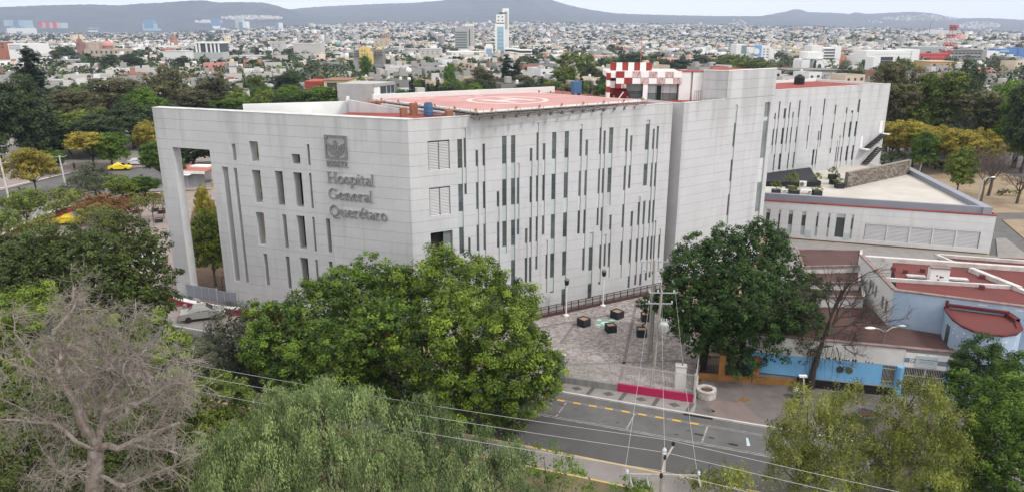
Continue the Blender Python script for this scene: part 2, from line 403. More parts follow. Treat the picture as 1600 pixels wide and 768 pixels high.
ap = poly("forecourt_paving", [RD.p(12, -1.55), RD.p(12, 0), RD.p(90, 0), RD.p(90, -20), RD.p(11.8, -9)], 0.0, mat("stained_concrete", (0.098, 0.086, 0.082), 0.9, 0, 0.45, 0.1, col2=(0.175, 0.152, 0.145), detail=7))
mb = MB(); mb.face([RD.p(13.6, -.02, .004), RD.p(17.4, -.02, .004), RD.p(15.2, -3.1, .004), RD.p(12.6, -2.4, .004)]); obj("ramp_patch", mb, mat("reddish_concrete", (.175, .135, .128), .9, .12, 1), ap)
for cx, cy in ((15.4, -3.5), (14.8, -3.0), (18.9, -3.4), (12.9, -4.4)):
    mb = MB(); r = rs_.uniform(.3, .6); mb.face([RD.p(cx + r * rs_.uniform(.5, 1.2) * math.cos(6.28 * i / 10), cy + .8 * r * rs_.uniform(.5, 1.1) * math.sin(6.28 * i / 10), .008) for i in range(10)][::-1]); obj("leaf_litter", mb, mat("fallen_leaves", (.17, .10, .035), .95, .35, 8), ap)
pz = poly("plaza_paving", [RD.p(-1.2, -1.55), RD.p(12, -1.55), (17.3, 62), (19.3, 78.6), (17, 78.2), (-9, 63.6), (-3, 58)], 0.003, M_cob)
# faint worn bands across the cobbles
M_band = mat("worn_cobble_band", (0.17, 0.145, 0.14), 0.9, 0.25, 3)
for a, b, w in (((2, 66), (12, 70.5), .35), ((4, 58), (15, 58.9), .3), ((9, 55), (13.5, 74), .3), ((4.5, 62.5), (6.3, 67.5), .3)):
    f = Fr.thru(a, b); L = math.dist(a, b); mb = MB(); mb.face([f.p(0, w / 2, .007), f.p(L, w / 2, .007), f.p(L, -w / 2, .007), f.p(0, -w / 2, .007)]); obj("worn_band", mb, M_band, pz)
# median on the camera's side
struct("kerb", MB().box(RD, -120, 90, 8.62, 8.80, -0.13, 0.012), M_yelw)
sheet("sidewalk", RD, -120, 90, 8.80, 10.9, 0.0, mat("grey_footpath", (0.20, 0.18, 0.172), 0.9, 0.12, 0.6))
struct("kerb", MB().box(RD, -120, 90, 10.9, 11.06, -0.13, 0.012), M_yelw)
sheet("verge", RD, -120, 90, 11.06, 60, -0.02, mat("dry_verge", (0.16, 0.125, 0.08), 0.95, 0, 0.35, 0.4, col2=(0.06, 0.062, 0.03)))
poly('clinic_yard', [(26, 75), (31, 86.5), (36, 98.5), (62, 90), (75, 84), (60, 66), (40, 72)], 0.003, M_conc)
# left: forecourt of the hospital, the cross street and its far pavement
G = lambda *ps: [ground(*p) for p in ps]
poly("forecourt_paving", G((-90, 420), (0, 372), (105, 331), (200, 309), (345, 300), (420, 330), (400, 420), (372, 474), (385, 500)) + [Vector(RD.p(-22, -1.56)), Vector(RD.p(-62, -1.56))], 0.006, M_concp)
poly("lawn", G((300, 330), (420, 330), (405, 430), (372, 460), (300, 462), (285, 420)), 0.03, mat("brown_earth_bed", (.10, .062, .04), .95, .3, 1))
poly("road", G((-160, 335), (0, 298), (115, 269), (200, 263), (330, 252), (330, 285), (210, 290), (130, 296), (60, 318), (0, 338), (-160, 400)), -0.122, M_asph2)
poly("sidewalk", G((-160, 290), (0, 268), (60, 258), (115, 254), (330, 240), (330, 252), (200, 263), (115, 269), (0, 298), (-160, 335)), 0.0, M_concp)
poly("sidewalk", G((-160, 400), (0, 338), (60, 318), (130, 296), (210, 290), (330, 285), (330, 296), (212, 300), (140, 309), (70, 334), (0, 356), (-160, 425)), 0.0, M_conc)
f = Fr.thru(ground(-100, 316), ground(115, 268.5)); struct("kerb", MB().box(f, 0, math.dist(ground(-100, 316), ground(115, 268.5)), 0, .2, -.12, .015), M_whitep)
# right: street and dirt islands beyond the annex
poly("road", G((1384, 238), (1420, 232), (1750, 242), (1900, 600), (1600, 560), (1548, 420), (1540, 335), (1440, 262)), -0.122, M_asph2)
poly("traffic_island", G((1424, 258), (1436, 246), (1490, 250), (1560, 268), (1640, 292), (1720, 320), (1640, 331), (1548, 333), (1528, 331)), 0.0, M_dirt, 0.12)
poly("traffic_island", G((1566, 343), (1640, 341), (1700, 352), (1700, 420), (1600, 372)), 0.0, M_dirt, 0.12)
poly("traffic_island", G((1400, 226), (1470, 228), (1560, 236), (1640, 236), (1640, 226), (1400, 215)), 0.0, M_dirt, 0.12)
poly("concrete_ramp", G((1556, 372), (1572, 372), (1620, 410), (1560, 412)), 0.01, M_conc)
# ================================================================== HOSPITAL
M_clad = cladding("precast_cladding", (0.485, 0.486, 0.497), 0.55)
M_core = mat("joint_mortar", (0.36, 0.36, 0.37), 0.9)  # plain grey wall core, seen in the panel joints
M_rev = mat("plain_concrete", (0.50, 0.50, 0.505), 0.85, 0.08, 0.5)
M_glass = mat("dark_glazing", (0.072, 0.088, 0.092), 0.14, 0.25, 0.35, 0, spec=0.5, rnd=0.35)
M_glass2 = mat('black_glazing', (.022, .026, .03), .12, .25, .35, 0, spec=.4, rnd=.3)
M_fros = mat("frosted_spandrel", (0.43, 0.485, 0.475), 0.3, 0.05, 0.6, 0, spec=0.4, rnd=0.10)
M_fros2 = mat("grey_spandrel", (0.50, 0.515, 0.52), 0.45, 0.05, 0.6, 0, spec=0.3, rnd=0.12)
M_inner = mat("painted_interior_shade", (0.03, 0.028, 0.028), 0.9)  # near-black colour stands in for the shade inside
M_red = mat("red_roof_membrane", (0.235, 0.052, 0.042), 0.85, 0.22, 0.35)
M_alum = mat("grey_aluminium", (0.42, 0.42, 0.43), 0.5, metal=0.3)
M_louv = mat("white_louver", (0.60, 0.59, 0.60), 0.6)
M_lett = mat("weathered_metal_lettering", (0.175, 0.178, 0.18), 0.6, 0.2, 4)
M_steel = mat("rusty_steel", (0.16, 0.14, 0.13), 0.8, 0.25, 3)
M_brick = mat("red_brick", (0.27, 0.11, 0.07), 0.9, 0.25, 6)
M_black = mat("black_paint", (0.014, 0.014, 0.016), 0.6)
M_blue = mat("blue_plastic", (0.05, 0.115, 0.23), 0.5)
M_white = mat("white_render", (0.68, 0.68, 0.67), 0.8, 0.06, 0.5)

hosp = thing("hospital_building", "large pale grey hospital with slit windows, raised wall lettering and a pink rooftop helipad", "hospital", (-9, 63.4, 0))
FA = Fr.thru((-35.96, 73.77), (-9.0, 63.42)); FB = Fr.thru((-9.0, 63.42), (16.96, 77.96))
FC = Fr.thru((18.25, 78.45), (24.76, 83.11)); FD = Fr.thru((40.91, 114.83), (65.38, 128.65))
LA, LB, LC, LD = 28.88, 29.76, 15.7, 28.1
holesA = [(1.98, 6.7, 0.0, 16.66), (7.98, 8.72, 3.18, 15.08), (9.40, 9.80, 3.18, 15.05), (9.48, 9.93, 15.80, 17.40), (11.62, 12.62, 15.83, 17.78),
          (11.60, 12.58, 11.73, 15.0), (11.56, 12.52, 7.48, 10.82), (11.98, 12.42, 3.25, 6.63), (14.30, 15.18, 11.73, 15.09), (14.70, 15.16, 7.46, 10.86),
          (14.64, 15.08, 3.25, 6.66), (16.42, 17.34, 15.9, 16.84), (16.40, 17.36, 11.75, 15.1), (16.36, 17.28, 7.58, 10.91), (16.36, 17.26, 3.3, 6.72),
          (18.20, 18.48, 15.86, 17.84), (18.18, 18.45, 11.73, 15.13), (18.15, 18.41, 7.52, 10.91), (18.12, 18.38, 3.3, 6.70), (19.70, 20.16, 7.56, 10.91), (19.66, 20.08, 3.3, 6.70)]
winB = [(4.68, 7.73, 18.5, 0.45), (5.31, 13.36, 19.46, 0.2), (6.5, 4.3, 17.37, 0.23), (7.22, 4.2, 17.91, 0.23), (5.6, 5.2, 9.18, 0.21), (8.68, 3.6, 13.29, 0.24), (9.27, 7.03, 18.48, 0.45),
        (10.23, 3.6, 18.47, 0.43), (10.87, 8.73, 15.81, 0.25), (11.8, 2.1, 9.24, 0.26), (12.29, 2.1, 17.11, 0.25), (13.02, 4.82, 19.48, 0.22), (13.74, 8.34, 17.46, 0.26), (14.23, 2.1, 7.74, 0.2),
        (14.79, 1.97, 18.46, 0.45), (16.24, 0.35, 18.47, 0.46), (18.01, 7.84, 19.02, 0.27), (18.73, 3.79, 17.47, 0.27), (20.40, 8.41, 19.97, 0.22), (19.55, 0.48, 7.79, 0.47), (20.9, 1.84, 18.23, 0.25),
        (21.61, 10.44, 18.49, 0.46), (22.05, 2.36, 9.37, 0.26), (21.48, 3.82, 7.34, 0.22), (23.68, 2.11, 18.24, 0.26), (24.31, 11.96, 17.51, 0.26), (24.86, 0.76, 9.42, 0.27), (25.77, 0.93, 10.9, 0.27),
        (26.48, 0.77, 10.39, 0.27), (26.3, 12.01, 18.98, 0.49), (27.25, 1.24, 18.0, 0.25), (27.78, 1.49, 18.26, 0.25), (28.2, 1.76, 7.98, 0.2), (28.9, 1.98, 6.93, 0.22)]
ventB = [(1.78, 3.88, 15.9, 18.54), (1.78, 3.84, 11.77, 14.33 - 2.0 - 0.56 + 0.0)]
ventB = [(1.78, 3.88, 15.9, 18.54), (1.78, 3.84, 11.72, 14.33)]
bigB = (1.78, 4.0, 5.6, 10.16)
winD = [(0.05, 9.09, 15.49, 0.27), (0.84, 5.64, 17.25, 0.24), (2.08, 5.21, 16.08, 0.48), (3.2, 9.15, 16.95, 0.24), (4.12, 5.2, 15.46, 0.24), (5.4, 5.66, 17.21, 0.28), (8.14, 9.15, 16.08, 0.25),
        (11.3, 9.18, 17.2, 0.29), (9.96, 4.77, 9.09, 0.44), (10.8, 5.76, 12.01, 0.26), (14.2, 8.04, 16.07, 0.3), (15.8, 5.63, 10.03, 0.23), (16.3, 5.2, 10.88, 0.23), (17.1, 4.61, 15.49, 0.31),
        (18.5, 5.78, 14.93, 0.51), (20.05, 4.81, 16.69, 0.47)]
winB = [(u - .02, a, b, w + .04) for u, a, b, w in winB]; winD = [(u - .02, a, b, w + .04) for u, a, b, w in winD]
hB = [(u, u + w, a, b) for u, a, b, w in winB]; hD = [(u, u + w, a, b) for u, a, b, w in winD]
hC = [(8.62, 9.0, 3.5, 19.82), (14.0, 15.0, 3.0, 19.8)]
# structural walls behind the cladding
def part(name, mb, m, parent=hosp, smooth=False): return obj(name, mb, m, parent, smooth)
part("screen_wall", MB().wall(FA, 0, LA, 0, 20.47, holesA, -0.04, -1.0, reveal=1), [M_core, M_rev])
part("wall", MB().wall(FB, 0, LB, 0, 20.47, hB + ventB + [bigB], -0.04, -0.34, reveal=1), [M_core, M_rev])
part("wall", MB().wall(FC, 0, LC, 0, 20.47, hC, -0.04, -0.34, reveal=1).wall(FC, 6.9, LC, 20.47, 23.55, [], -0.04, -0.34), [M_core, M_rev])
part("wall", MB().wall(FD, -8, LD, 0, 18.97, hD, -0.04, -0.34, reveal=1), [M_core, M_rev])
# cladding panels in running bond, each a piece of its own near the corner, the rest joined
CH = 1.02
def panel_list(fr, u0, u1, ztop, zbot, plen, holes, off=0.0):
    out = []; k = 0; z1 = ztop
    while z1 > zbot + 0.05:
        z0 = max(z1 - CH, zbot); sft = (0.5 * plen if k % 2 else 0.0) + off
        us = [u0] + [q for q in [sft + plen * i for i in range(-8, 40)] if u0 + .3 < q < u1 - .3] + [u1]
        for a, b in zip(us[:-1], us[1:]):
            segs = [(a + .0025, b - .0025)]
            for h in holes:
                if h[2] <= z0 + .02 and h[3] >= z1 - .02:
                    segs = [q for s_, e_ in segs for q in ((s_, min(e_, h[0])), (max(s_, h[1]), e_)) if q[1] - q[0] > .05]
            out += [(fr, s_, e_, z0 + .011, z1 - .011, holes) for s_, e_ in segs]
        z1 -= CH; k += 1
    return out
plA = panel_list(FA, 0, LA, 20.5, 0, 3.6, holesA); plB = panel_list(FB, 0, LB, 20.5, 0, 3.6, hB + ventB + [bigB], 1.0)
plA.sort(key=lambda q: -q[2]); plB.sort(key=lambda q: q[1])
def solid(q): 
    _, a, b, c, d, h = q
    return not any(x[0] <= a and x[1] >= b and x[2] <= c and x[3] >= d for x in h)
plA = [q for q in plA if solid(q)]; plB = [q for q in plB if solid(q)]
rp_ = random.Random(11)
def panel(mb, q, jit=True):
    fr, a, b, c, d, h = q; j = rp_.uniform(-.002, .002)
    return mb.wall(fr, a, b, c, d, h, j, -0.045, back=False)
nA = 140; nB = 150
for q in plA[:nA] + plB[:nB]: part("wall_panel", panel(MB(), q), M_clad)
mb = MB()
for q in plA[nA:] + plB[nB:] + panel_list(FC, 0, LC, 20.5, 0, 40.0, hC) + panel_list(FC, 6.9, LC, 23.6, 20.5, 40.0, []) + panel_list(FD, -8, LD, 19.0, 0, 40.0, hD):
    if solid(q): panel(mb, q)
tag(part("cladding", mb, M_clad), kind="stuff")
# bodies and roofs
RZ = 20.3
def body(pts, z1, wall=None, top=None, z0=0): return MB().prism(pts, z0, z1, 0, 1)
bp = [FA.p(19.9, -1.75), FA.p(28.2, -1.75), FB.p(1.0, -.8), FB.p(LB - .05, -.8), FB.p(LB - .05, -26), (-15.8, 84), (-15.75, 71.3)]
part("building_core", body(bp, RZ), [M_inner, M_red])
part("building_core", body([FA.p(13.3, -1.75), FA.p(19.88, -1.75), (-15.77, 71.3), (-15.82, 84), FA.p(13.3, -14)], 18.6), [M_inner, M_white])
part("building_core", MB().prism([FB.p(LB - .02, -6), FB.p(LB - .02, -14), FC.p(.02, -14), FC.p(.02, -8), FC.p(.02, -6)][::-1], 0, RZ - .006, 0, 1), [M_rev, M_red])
part("side_wall", MB().box(FC, 0.0, 0.3, -9, -0.342, 0, 20.46), M_rev)
part("side_wall", MB().box(FB, LB - .3, LB, -9, -0.342, 0, 20.46), M_rev)
part("end_wall", MB().box(FA, 0.0, 0.002, -.98, -.05, 0, 20.46), M_rev)
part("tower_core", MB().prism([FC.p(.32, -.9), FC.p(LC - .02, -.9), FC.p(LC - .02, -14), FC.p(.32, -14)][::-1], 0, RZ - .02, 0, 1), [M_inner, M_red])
tw = [FC.p(6.9, -.35), FC.p(LC - .01, -.35), FC.p(LC - .01, -9), (22.9, 88.2), (21.4, 83.5)]
part("roof_tower", MB().prism([p[:2] for p in tw], RZ - .01, 23.45, 0, 1), [M_rev, M_red])
f = Fr.thru((21.4, 83.45), FC.p(6.9, -.02)); LT = math.dist((21.4, 83.45), FC.p(6.9, -.02)[:2])
mb = MB()
for q in panel_list(f, 0, LT - .03, 23.6, RZ, 2.9, []): mb.wall(q[0], q[1], q[2], q[3], q[4], [], .06, -.02, back=False)
tag(part("tower_cladding", mb, M_clad), kind="stuff")
part("coping", MB().box(f, -.05, LT, -.35, .09, 23.6, 23.66), M_white); part("coping", MB().box(FC, 6.9, LC, -.5, .03, 23.602, 23.66), M_white)
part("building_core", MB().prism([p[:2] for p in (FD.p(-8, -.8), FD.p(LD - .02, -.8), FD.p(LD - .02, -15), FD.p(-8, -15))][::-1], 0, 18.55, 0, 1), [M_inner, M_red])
part("side_wall", MB().box(FD, LD - .3, LD, -15.3, -.342, 0, 18.96).box(FD, -8, LD - .3, -15.3, -15.0, 18.3, 19.05), M_white)
for f_, a, b, k, z in ((FA, -.02, LA, 1.05, 20.5), (FB, .02, LB + .02, .42, 20.503), (FC, -.02, 6.88, .42, 20.5), (FD, -8, LD + .02, .42, 19.0)):
    part("coping", MB().box(f_, a, b, -k, .03, z, z + .05), mat("stained_coping", (.50, .50, .50), .85, .2, .8))
# roof-top parapets behind the screen wall
f = Fr.thru((-26.77, 73.51), (-16.79, 76.64)); part("roof_parapet", MB().box(f, 0, math.dist((-26.77, 73.51), (-16.79, 76.64)), -.35, 0, 18, 20.85), M_white)
f = Fr.thru((-15.75, 71.25), (-9.9, 70.5)); mb = MB(); Lw = math.dist((-15.75, 71.25), (-9.9, 70.5)); q4 = [(0, 18.6), (Lw, 20.2), (Lw, 20.55), (0, 21.5)]
for d_ in (0, -.3): mb.face([f.p(u, d_, z) for u, z in q4])
for i in range(4): (u0, z0), (u1, z1) = q4[i], q4[(i + 1) % 4]; mb.face([f.p(u0, 0, z0), f.p(u0, -.3, z0), f.p(u1, -.3, z1), f.p(u1, 0, z1)])
part("roof_parapet", mb, M_clad); part("roof_parapet", MB().box(Fr.thru((-9.9, 70.5), (-4.6, 68.2)), .02, 5.6, -.25, 0, RZ - .1, 20.5), M_white); part("roof_parapet", MB().box(Fr.thru((-15.75, 71.6), (-16.79, 76.64)), 0, 5, -.3, 0, 18.6, 21.4), M_clad)

# windows: recessed strips of dark panes and pale spandrels
BAND = [(20.6, 18.55, 1), (18.55, 15.87, 0), (15.87, 14.36, 1), (14.36, 11.8, 0), (11.8, 10.27, 1), (10.27, 7.75, 0), (7.75, 6.22, 1), (6.22, 3.65, 0), (3.65, 2.12, 1), (2.12, -.5, 0)]
rw = random.Random(5)
def slit(fr, u, z0, z1, w, dz=0.0, depth=-.09, gm=None):
    wnd = part("window", MB().box(fr, u, u + w, depth - .10, depth - .04, z0, z1), M_core)
    fr_ = MB()
    for (a, b, k) in BAND:
        a, b = min(a + dz, z1), max(b + dz, z0)
        if a - b < .06: continue
        cuts = [b, a]
        if k == 0 and a - b > 1.6 and w > .35: cuts = [b, b + (a - b) * .36, a - (a - b) * .3, a]
        elif k == 0 and a - b > 1.8 and rw.random() < .4: cuts = [b, b + (a - b) * rw.choice((.4, .6)), a]
        for c, d in zip(cuts[:-1], cuts[1:]):
            mm = (gm or M_glass) if k == 0 else (M_fros if w > .35 else M_fros2)
            obj("pane", MB().box(fr, u + .015, u + w - .015, depth - .035, depth, c + .015, d - .015), mm, wnd)
    fm = MB().box(fr, u, u + .02, depth - .03, depth + .025, z0, z1).box(fr, u + w - .02, u + w, depth - .03, depth + .025, z0, z1)
    obj("frame", fm, M_alum, wnd)
    return wnd
for u, a, b, w in winB: slit(FB, u, a, b, w)
for u, a, b, w in winD: slit(FD, u, a, b, w, -1.35, gm=M_glass2)
slit(FC, 8.62, 3.5, 19.82, .38, -.8)
wnd = part("window", MB().box(FC, 14.0, 15.0, -.28, -.22, 3, 19.8), M_core)
M_tall = mat("greenish_glazing", (0.16, 0.185, 0.185), 0.2, 0.25, 0.5, 0, spec=0.5, rnd=0.25)
for z0, z1, kk in ((18.1, 19.8, 0), (17.6, 18.1, 1), (13.2, 17.6, 0), (11.9, 13.2, 1), (10.2, 11.9, 1), (6.6, 10.2, 0), (3, 6.6, 1)):
    obj("pane", MB().box(FC, 14.02, 14.98, -.215, -.17, z0 + .02, z1 - .02), M_fros2 if kk else M_tall, wnd)
# louvred vents
for (u0, u1, z0, z1) in ventB:
    v = part("vent", MB().box(FB, u0, u1, -.30, -.26, z0, z1), mat('vent_back', (.10, .10, .105), .9))
    obj("frame", MB().box(FB, u0, u0 + .04, -.25, -.01, z0, z1).box(FB, u1 - .04, u1, -.25, -.01, z0, z1).box(FB, (u0 + u1) / 2 - .025, (u0 + u1) / 2 + .025, -.25, -.02, z0, z1).box(FB, u0 + .04, u1 - .04, -.25, -.01, z1 - .05, z1), mat("dark_frame", (.10, .10, .10), .6), v)
    n = 18
    for k in range(n):
        z = z0 + .02 + (z1 - z0 - .1) * k / n
        mb = MB()
        for a, b in ((u0 + .05, (u0 + u1) / 2 - .035), ((u0 + u1) / 2 + .035, u1 - .05)):
            mb.face([FB.p(a, -.03, z), FB.p(b, -.03, z), FB.p(b, -.17, z + .085), FB.p(a, -.17, z + .085)])
            mb.face([FB.p(a, -.03, z), FB.p(a, -.03, z - .02), FB.p(b, -.03, z - .02), FB.p(b, -.03, z)])
        obj("slat", mb, M_louv, v)
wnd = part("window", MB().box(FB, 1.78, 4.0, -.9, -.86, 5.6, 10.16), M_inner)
obj("pane", MB().box(FB, 3.15, 3.96, -.3, -.26, 8.9, 10.1), M_tall, wnd); obj("pane", MB().box(FB, 3.15, 3.96, -.3, -.26, 5.7, 8.88), M_fros, wnd)

# ---- raised lettering
def arc(cx, cy, rx, ry, a0, a1, n=14):
    return [(cx + rx * math.cos(math.radians(a0 + (a1 - a0) * i / n)), cy + ry * math.sin(math.radians(a0 + (a1 - a0) * i / n))) for i in range(n + 1)]
T, t_ = .15, .075
def srf(x, y, w=.30): return ([(x - w / 2, y), (x + w / 2, y)], .055)
GL = {
 'H': ([([(.17, 0), (.17, 1)], T), ([(.75, 0), (.75, 1)], T), ([(.17, .52), (.75, .52)], t_), srf(.17, .03), srf(.17, .97), srf(.75, .03), srf(.75, .97)], .95),
 'o': ([(arc(.31, .335, .235, .30, 0, 360, 20), .115)], .63),
 's': ([(arc(.22, .50, .14, .125, 20, 250, 10)[:] + arc(.22, .175, .15, .135, 70, -150, 10), .10), ([(.36, .62), (.36, .5)], .05), ([(.07, .2), (.07, .05)], .05)], .46),
 'p': ([([(.17, -.30), (.17, .66)], .13), (arc(.34, .335, .22, .295, 150, -150, 16), .11), srf(.17, -.28), ([(.04, .63), (.17, .63)], .06)], .66),
 'i': ([([(.16, 0), (.16, .66)], .13), srf(.16, .03, .28), ([(.04, .63), (.16, .63)], .06), (arc(.16, .87, .035, .035, 0, 360, 8), .08)], .33),
 't': ([([(.17, .84), (.17, .14)] + arc(.29, .14, .12, .11, 180, 290, 6)[1:], .12), ([(.02, .63), (.36, .63)], .065)], .40),
 'a': ([(arc(.22, .5, .15, .125, 160, 0, 9) + [(.37, .08), (.44, .04)], .115), (arc(.22, .19, .15, .155, 40, 330, 12), .095)], .52),
 'l': ([([(.16, 0), (.16, 1.04)], .13), srf(.16, .03, .28), ([(.04, 1.01), (.16, 1.01)], .06)], .33),
 'G': ([(arc(.47, .5, .37, .45, 40, 335, 22), .125), ([(.80, .06), (.80, .42)], .13), ([(.66, .42), (.93, .42)], .06), ([(.80, .72), (.80, .95)], .055)], .98),
 'e': ([(arc(.29, .335, .22, .295, 5, 320, 18), .11), ([(.10, .37), (.51, .37)], .06)], .57),
 'n': ([([(.16, 0), (.16, .66)], .13), (arc(.34, .40, .19, .22, 165, 0, 9) + [(.53, 0)], .125), srf(.16, .03, .27), srf(.53, .03, .27), ([(.04, .63), (.16, .63)], .06)], .70),
 'r': ([([(.16, 0), (.16, .66)], .13), (arc(.34, .42, .18, .2, 165, 50, 6), .10), srf(.16, .03, .30), ([(.04, .63), (.16, .63)], .06)], .50),
 'Q': ([(arc(.48, .5, .38, .45, 0, 360, 26), .125), (arc(.62, -.02, .28, .14, 170, 330, 8), .09)], 1.0),
 'u': ([([(.16, .66), (.16, .25)] + arc(.33, .24, .17, .19, 180, 330, 8), .125), ([(.52, .66), (.52, 0)], .13), ([(.04, .63), (.16, .63)], .06), ([(.40, .63), (.52, .63)], .06), ([(.52, .03), (.64, .03)], .06)], .70),
 'I': ([([(.16, 0), (.16, 1)], .2), srf(.16, .03, .3), srf(.16, .97, .3)], .36),
 'S': ([(arc(.32, .73, .2, .21, 20, 260, 10) + arc(.32, .27, .22, .22, 80, -160, 10), .16), ([(.53, .95), (.53, .74)], .06), ([(.1, .28), (.1, .05)], .06)], .66),
 'T': ([([(.38, 0), (.38, 1)], .18), ([(.04, .95), (.72, .95)], .09), srf(.38, .03, .3), ([(.05, .95), (.05, .78)], .06), ([(.71, .95), (.71, .78)], .06)], .78),
 'E': ([([(.17, 0), (.17, 1)], .18), ([(.05, .96), (.62, .96)], .085), ([(.05, .04), (.64, .04)], .085), ([(.17, .52), (.5, .52)], .075), ([(.61, .96), (.61, .78)], .06), ([(.63, .04), (.63, .24)], .06)], .70)}
GL['é'] = (GL['e'][0] + [([(.28, .74), (.44, .95)], .09)], .57)
def stroke(mb, fr, pts, w, d0, d1):
    n = len(pts); closed = math.dist(pts[0], pts[-1]) < 1e-6 and n > 3
    L_, R_ = [], []
    for i in range(n):
        a = pts[i - 1] if i > 0 else (pts[-2] if closed else pts[0]); b = pts[i + 1] if i < n - 1 else (pts[1] if closed else pts[-1])
        tx, tz = b[0] - a[0], b[1] - a[1]; l = math.hypot(tx, tz) or 1; nx, nz = -tz / l * w / 2, tx / l * w / 2
        L_.append((pts[i][0] + nx, pts[i][1] + nz)); R_.append((pts[i][0] - nx, pts[i][1] - nz))
    for i in range(n - 1):
        a, b, c, d = R_[i], R_[i + 1], L_[i + 1], L_[i]
        mb.face([fr.p(a[0], d1, a[1]), fr.p(b[0], d1, b[1]), fr.p(c[0], d1, c[1]), fr.p(d[0], d1, d[1])])
        mb.face([fr.p(d[0], d1, d[1]), fr.p(c[0], d1, c[1]), fr.p(c[0], d0, c[1]), fr.p(d[0], d0, d[1])], 1)
        mb.face([fr.p(b[0], d1, b[1]), fr.p(a[0], d1, a[1]), fr.p(a[0], d0, a[1]), fr.p(b[0], d0, b[1])], 1)
    if not closed:
        for a, b in ((R_[0], L_[0]), (L_[-1], R_[-1])):
            mb.face([fr.p(a[0], d1, a[1]), fr.p(b[0], d1, b[1]), fr.p(b[0], d0, b[1]), fr.p(a[0], d0, a[1])], 1)
M_lside = mat("lettering_edge", (0.30, 0.30, 0.30), 0.6)
def word(txt, u0, z0, h, width):
    tot = sum(GL[c][1] for c in txt); sx = width / tot; x = 0
    for c in txt:
        mb = MB()
        for k, (pts, w) in enumerate(GL[c][0]):
            stroke(mb, FA, [(u0 + (x + p[0]) * sx, z0 + p[1] * h) for p in pts], w * (sx + h) / 2, .0, .16 + k * .003)
        part("letter", mb, [M_lett, M_lside]); x += GL[c][1]
word("Hospital", 20.27, 14.40, 1.06, 5.05)
word("General", 20.27, 12.88, 1.04, 4.78)
word("Querétaro", 20.27, 11.27, 1.06, 6.2)
word("ISSSTE", 20.3, 15.93, .52, 2.35)
emb = part("emblem", MB().box(FA, 20.42, 22.45, 0.008, .05, 16.78, 18.65), mat("emblem_field", (.34, .34, .345), .8))
mb = MB()
for a, b, c, d in ((20.27, 20.44, 16.62, 18.82), (22.43, 22.6, 16.62, 18.82), (20.44, 22.43, 16.62, 16.79), (20.44, 22.43, 18.65, 18.82)): mb.box(FA, a, b, 0, .17, c, d)
for cx in (20.44, 22.29):
    for cz in (16.79, 18.50): mb.box(FA, cx, cx + .14, .05, .15, cz, cz + .15)
obj("emblem_frame", mb, M_lett, emb)
cx, cz = 21.43, 17.55
for s in (-1, 1):
    mb = MB()
    q = lambda pts: [(cx + s * a, cz + b) for a, b in pts]
    stroke(mb, FA, q([(0, -.68), (.45, -.42), (.72, -.12), (.82, .25), (.80, .55)]), .17, .04, .16)
    stroke(mb, FA, q([(.05, -.42), (.42, -.18), (.58, .12), (.62, .48)]), .11, .04, .15)
    stroke(mb, FA, q([(.10, -.18), (.33, .05), (.43, .40)]), .10, .04, .145)
    stroke(mb, FA, q([(.25, -.40), (.52, -.30), (.72, -.02)]), .10, .04, .14)
    obj("emblem_hand", mb, [M_lett, M_lside], emb)
mb = MB()
stroke(mb, FA, [(cx + a, cz + b) for a, b in ((-.02, -.35), (-.08, .0), (.06, .3), (-.1, .55), (-.22, .72))], .20, .04, .15)
stroke(mb, FA, [(cx + a, cz + b) for a, b in ((-.22, .62), (0.02, .82), (.2, .62), (.12, .45))], .11, .04, .155)
stroke(mb, FA, [(cx + a, cz + b) for a, b in ((-.2, .1), (-.28, .35), (-.12, .5))], .10, .04, .145)
stroke(mb, FA, [(cx + a, cz + b) for a, b in ((.18, .05), (.28, .25), (.2, .5))], .10, .04, .148)
obj("emblem_figure", mb, [M_lett, M_lside], emb)

# ---- helipad on its steel brackets
M_pad = mat("faded_pink_deck", (0.37, 0.190, 0.18), 0.85, 0.10, 0.22, 0, col2=(0.46, 0.255, 0.24), detail=6)
pad = [(-14.53, 77.79), (-3.05, 65.75), (13.58, 76.49), (2.27, 86.24)]
hp = part("helipad_deck", MB().prism(pad, 20.86, 21.0, 1, 0), [M_pad, M_whitep])
pc = (-.45, 76.5)
def inset(k): return [(p[0] + (pc[0] - p[0]) * k, p[1] + (pc[1] - p[1]) * k) for p in pad]
mb = MB(); o_, i_ = inset(0.004), inset(.026)
for k in range(4):
    a, b, c, d = o_[k], o_[(k + 1) % 4], i_[(k + 1) % 4], i_[k]; mb.face([(*a, 21.006), (*b, 21.006), (*c, 21.006), (*d, 21.006)])
obj("border_line", mb, M_whitep, hp)
mb = MB(); n = 48
for k in range(n):
    a0, a1 = 2 * math.pi * k / n, 2 * math.pi * (k + 1) / n
    mb.face([(pc[0] + r * math.cos(a), pc[1] + r * math.sin(a), 21.006) for r, a in ((3.72, a0), (4.3, a0), (4.3, a1), (3.72, a1))])
M_padw = mat("worn_deck_white", (.60, .53, .51), .8, 0, 1.2, 0, col2=(.47, .32, .30), detail=7); obj("landing_circle", mb, M_padw, hp)
fh = Fr(pc[0], pc[1], 60.7 + 90 - 20)
mb = MB()
for u0, u1, d0, d1 in ((-2.5, 2.5, -2.05, -1.0), (-2.5, 2.5, 1.0, 2.05), (-.6, .6, -1.0, 1.0)): mb.face([fh.p(u0, d1, 21.008), fh.p(u1, d1, 21.008), fh.p(u1, d0, 21.008), fh.p(u0, d0, 21.008)])
obj("landing_letter", mb, M_padw, hp)
mb = MB(); f = Fr.thru(pad[0], pad[3])
